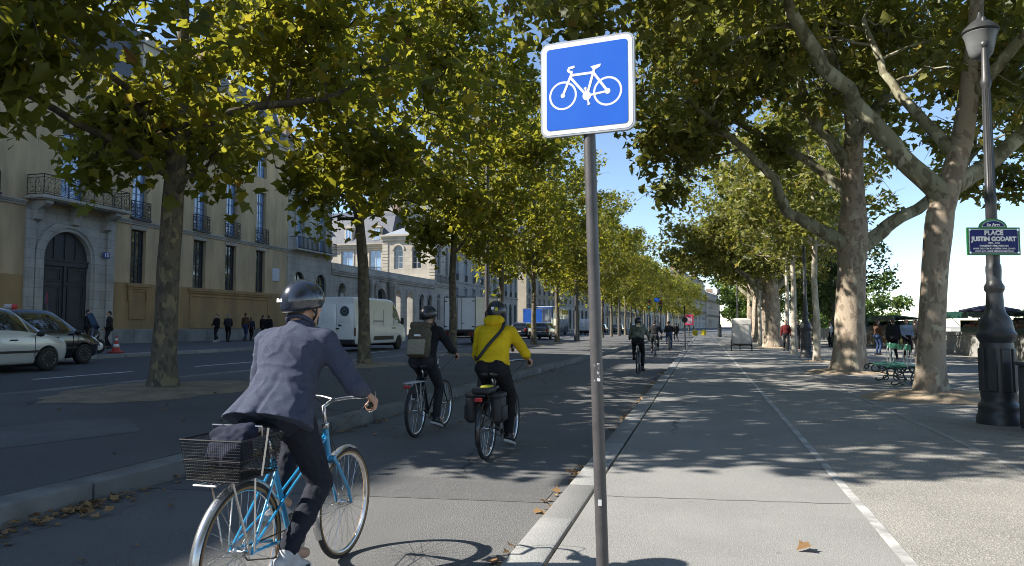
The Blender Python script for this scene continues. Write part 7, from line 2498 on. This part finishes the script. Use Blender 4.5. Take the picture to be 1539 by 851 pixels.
walker('person with long dark hair in black coat, last but one by the wall', -29.2, 43.3, PZ, R(-10), stand(.6), BLACK_C, CHAR_C, HAIR_K, GW, long_hair=True, hem=.12)
walker('broad person in black coat at the right end of the group by the wall', -29.6, 44.6, PZ, R(5), stand(.4), BLACK_C, BLACK_C, HAIR_K, GW, bulk=1.18, hem=.05)
GP = 'people by the carriage door'
walker('person in dark open jacket standing nearest the carriage door behind the scooter', -26.4, 26.0, gz(-26.4), R(-60), stand(.0, elbow=(.5, .5)), BLACK_C, BLACK_C, HAIR_K, GP)
walker('person with dark hair and one pale sleeve by the carriage door', -25.6, 26.4, gz(-25.6), R(150), stand(.3, elbow=(.9, .2)), CHAR_C, BLACK_C, HAIR_K, GP, sc=.97)
GB = 'people standing at the bookstalls'
walker('large person in black coat standing behind the green bench', 7.75, 33.6, ZP, R(10), stand(.2), BLACK_C, BLACK_C, HAIR_B, GB, bulk=1.2, hem=.1)
walker('grey haired person in pale blue shirt beside the large person in black', 8.75, 35.6, ZP, R(190), stand(.1, elbow=(.9, .8)), cloth('pale blue cloth', (.35, .42, .52)), BLACK_C, HAIR_G, GB)
walker('person in black jacket looking at prints, nearest the leaning plane trunk', 9.35, 36.6, ZP, R(-70), stand(.1, elbow=(.6, .9)), BLACK_C, CHAR_C, HAIR_K, GB)
walker('person in brown jacket browsing just right of the thick forked trunk', 8.2, 38.6, ZP, R(-60), stand(.0, elbow=(.8, .8)), BROWN_C, JEAN, HAIR_B, GB)
GF = 'people far along the path'
walker('person in black coat right of the old dark trunk, near the pale thin trunks', 5.1, 43.6, ZP, R(170), stand(.3), BLACK_C, BLACK_C, HAIR_K, GF, hem=.1)
walker('person in dark red jacket beside the black coat near pale thin trunks', 4.55, 43.9, ZP, R(180), stand(.5), cloth('dark red cloth', (.14, .02, .02)), BLACK_C, HAIR_B, GF)
walker('person in dark clothes walking between the white cart and old dark trunk', 4.3, 70, ZP, R(5), stand(.6), CHAR_C, JEAN, HAIR_K, GF)
walker('person in white shirt standing far under the trees right of the second ornate lamp', 8.2, 52, ZP, R(90), stand(.3), cloth('white cloth', (.6, .6, .58)), BLACK_C, HAIR_K, GF)
walker('person in black at the far crossing, left of the thin dark signpost', -2.6, 72, ZP - .06, R(30), stand(.6), BLACK_C, BLACK_C, HAIR_K, GF)
walker('person in dark jacket and jeans at the far crossing under the traffic light', -3.4, 77, ZP - .06, R(200), stand(.7), CHAR_C, JEAN, HAIR_B, GF)

bpy.data.batch_remove([o.data for o in JUNK] + JUNK)
bpy.data.scenes.remove(TMP)
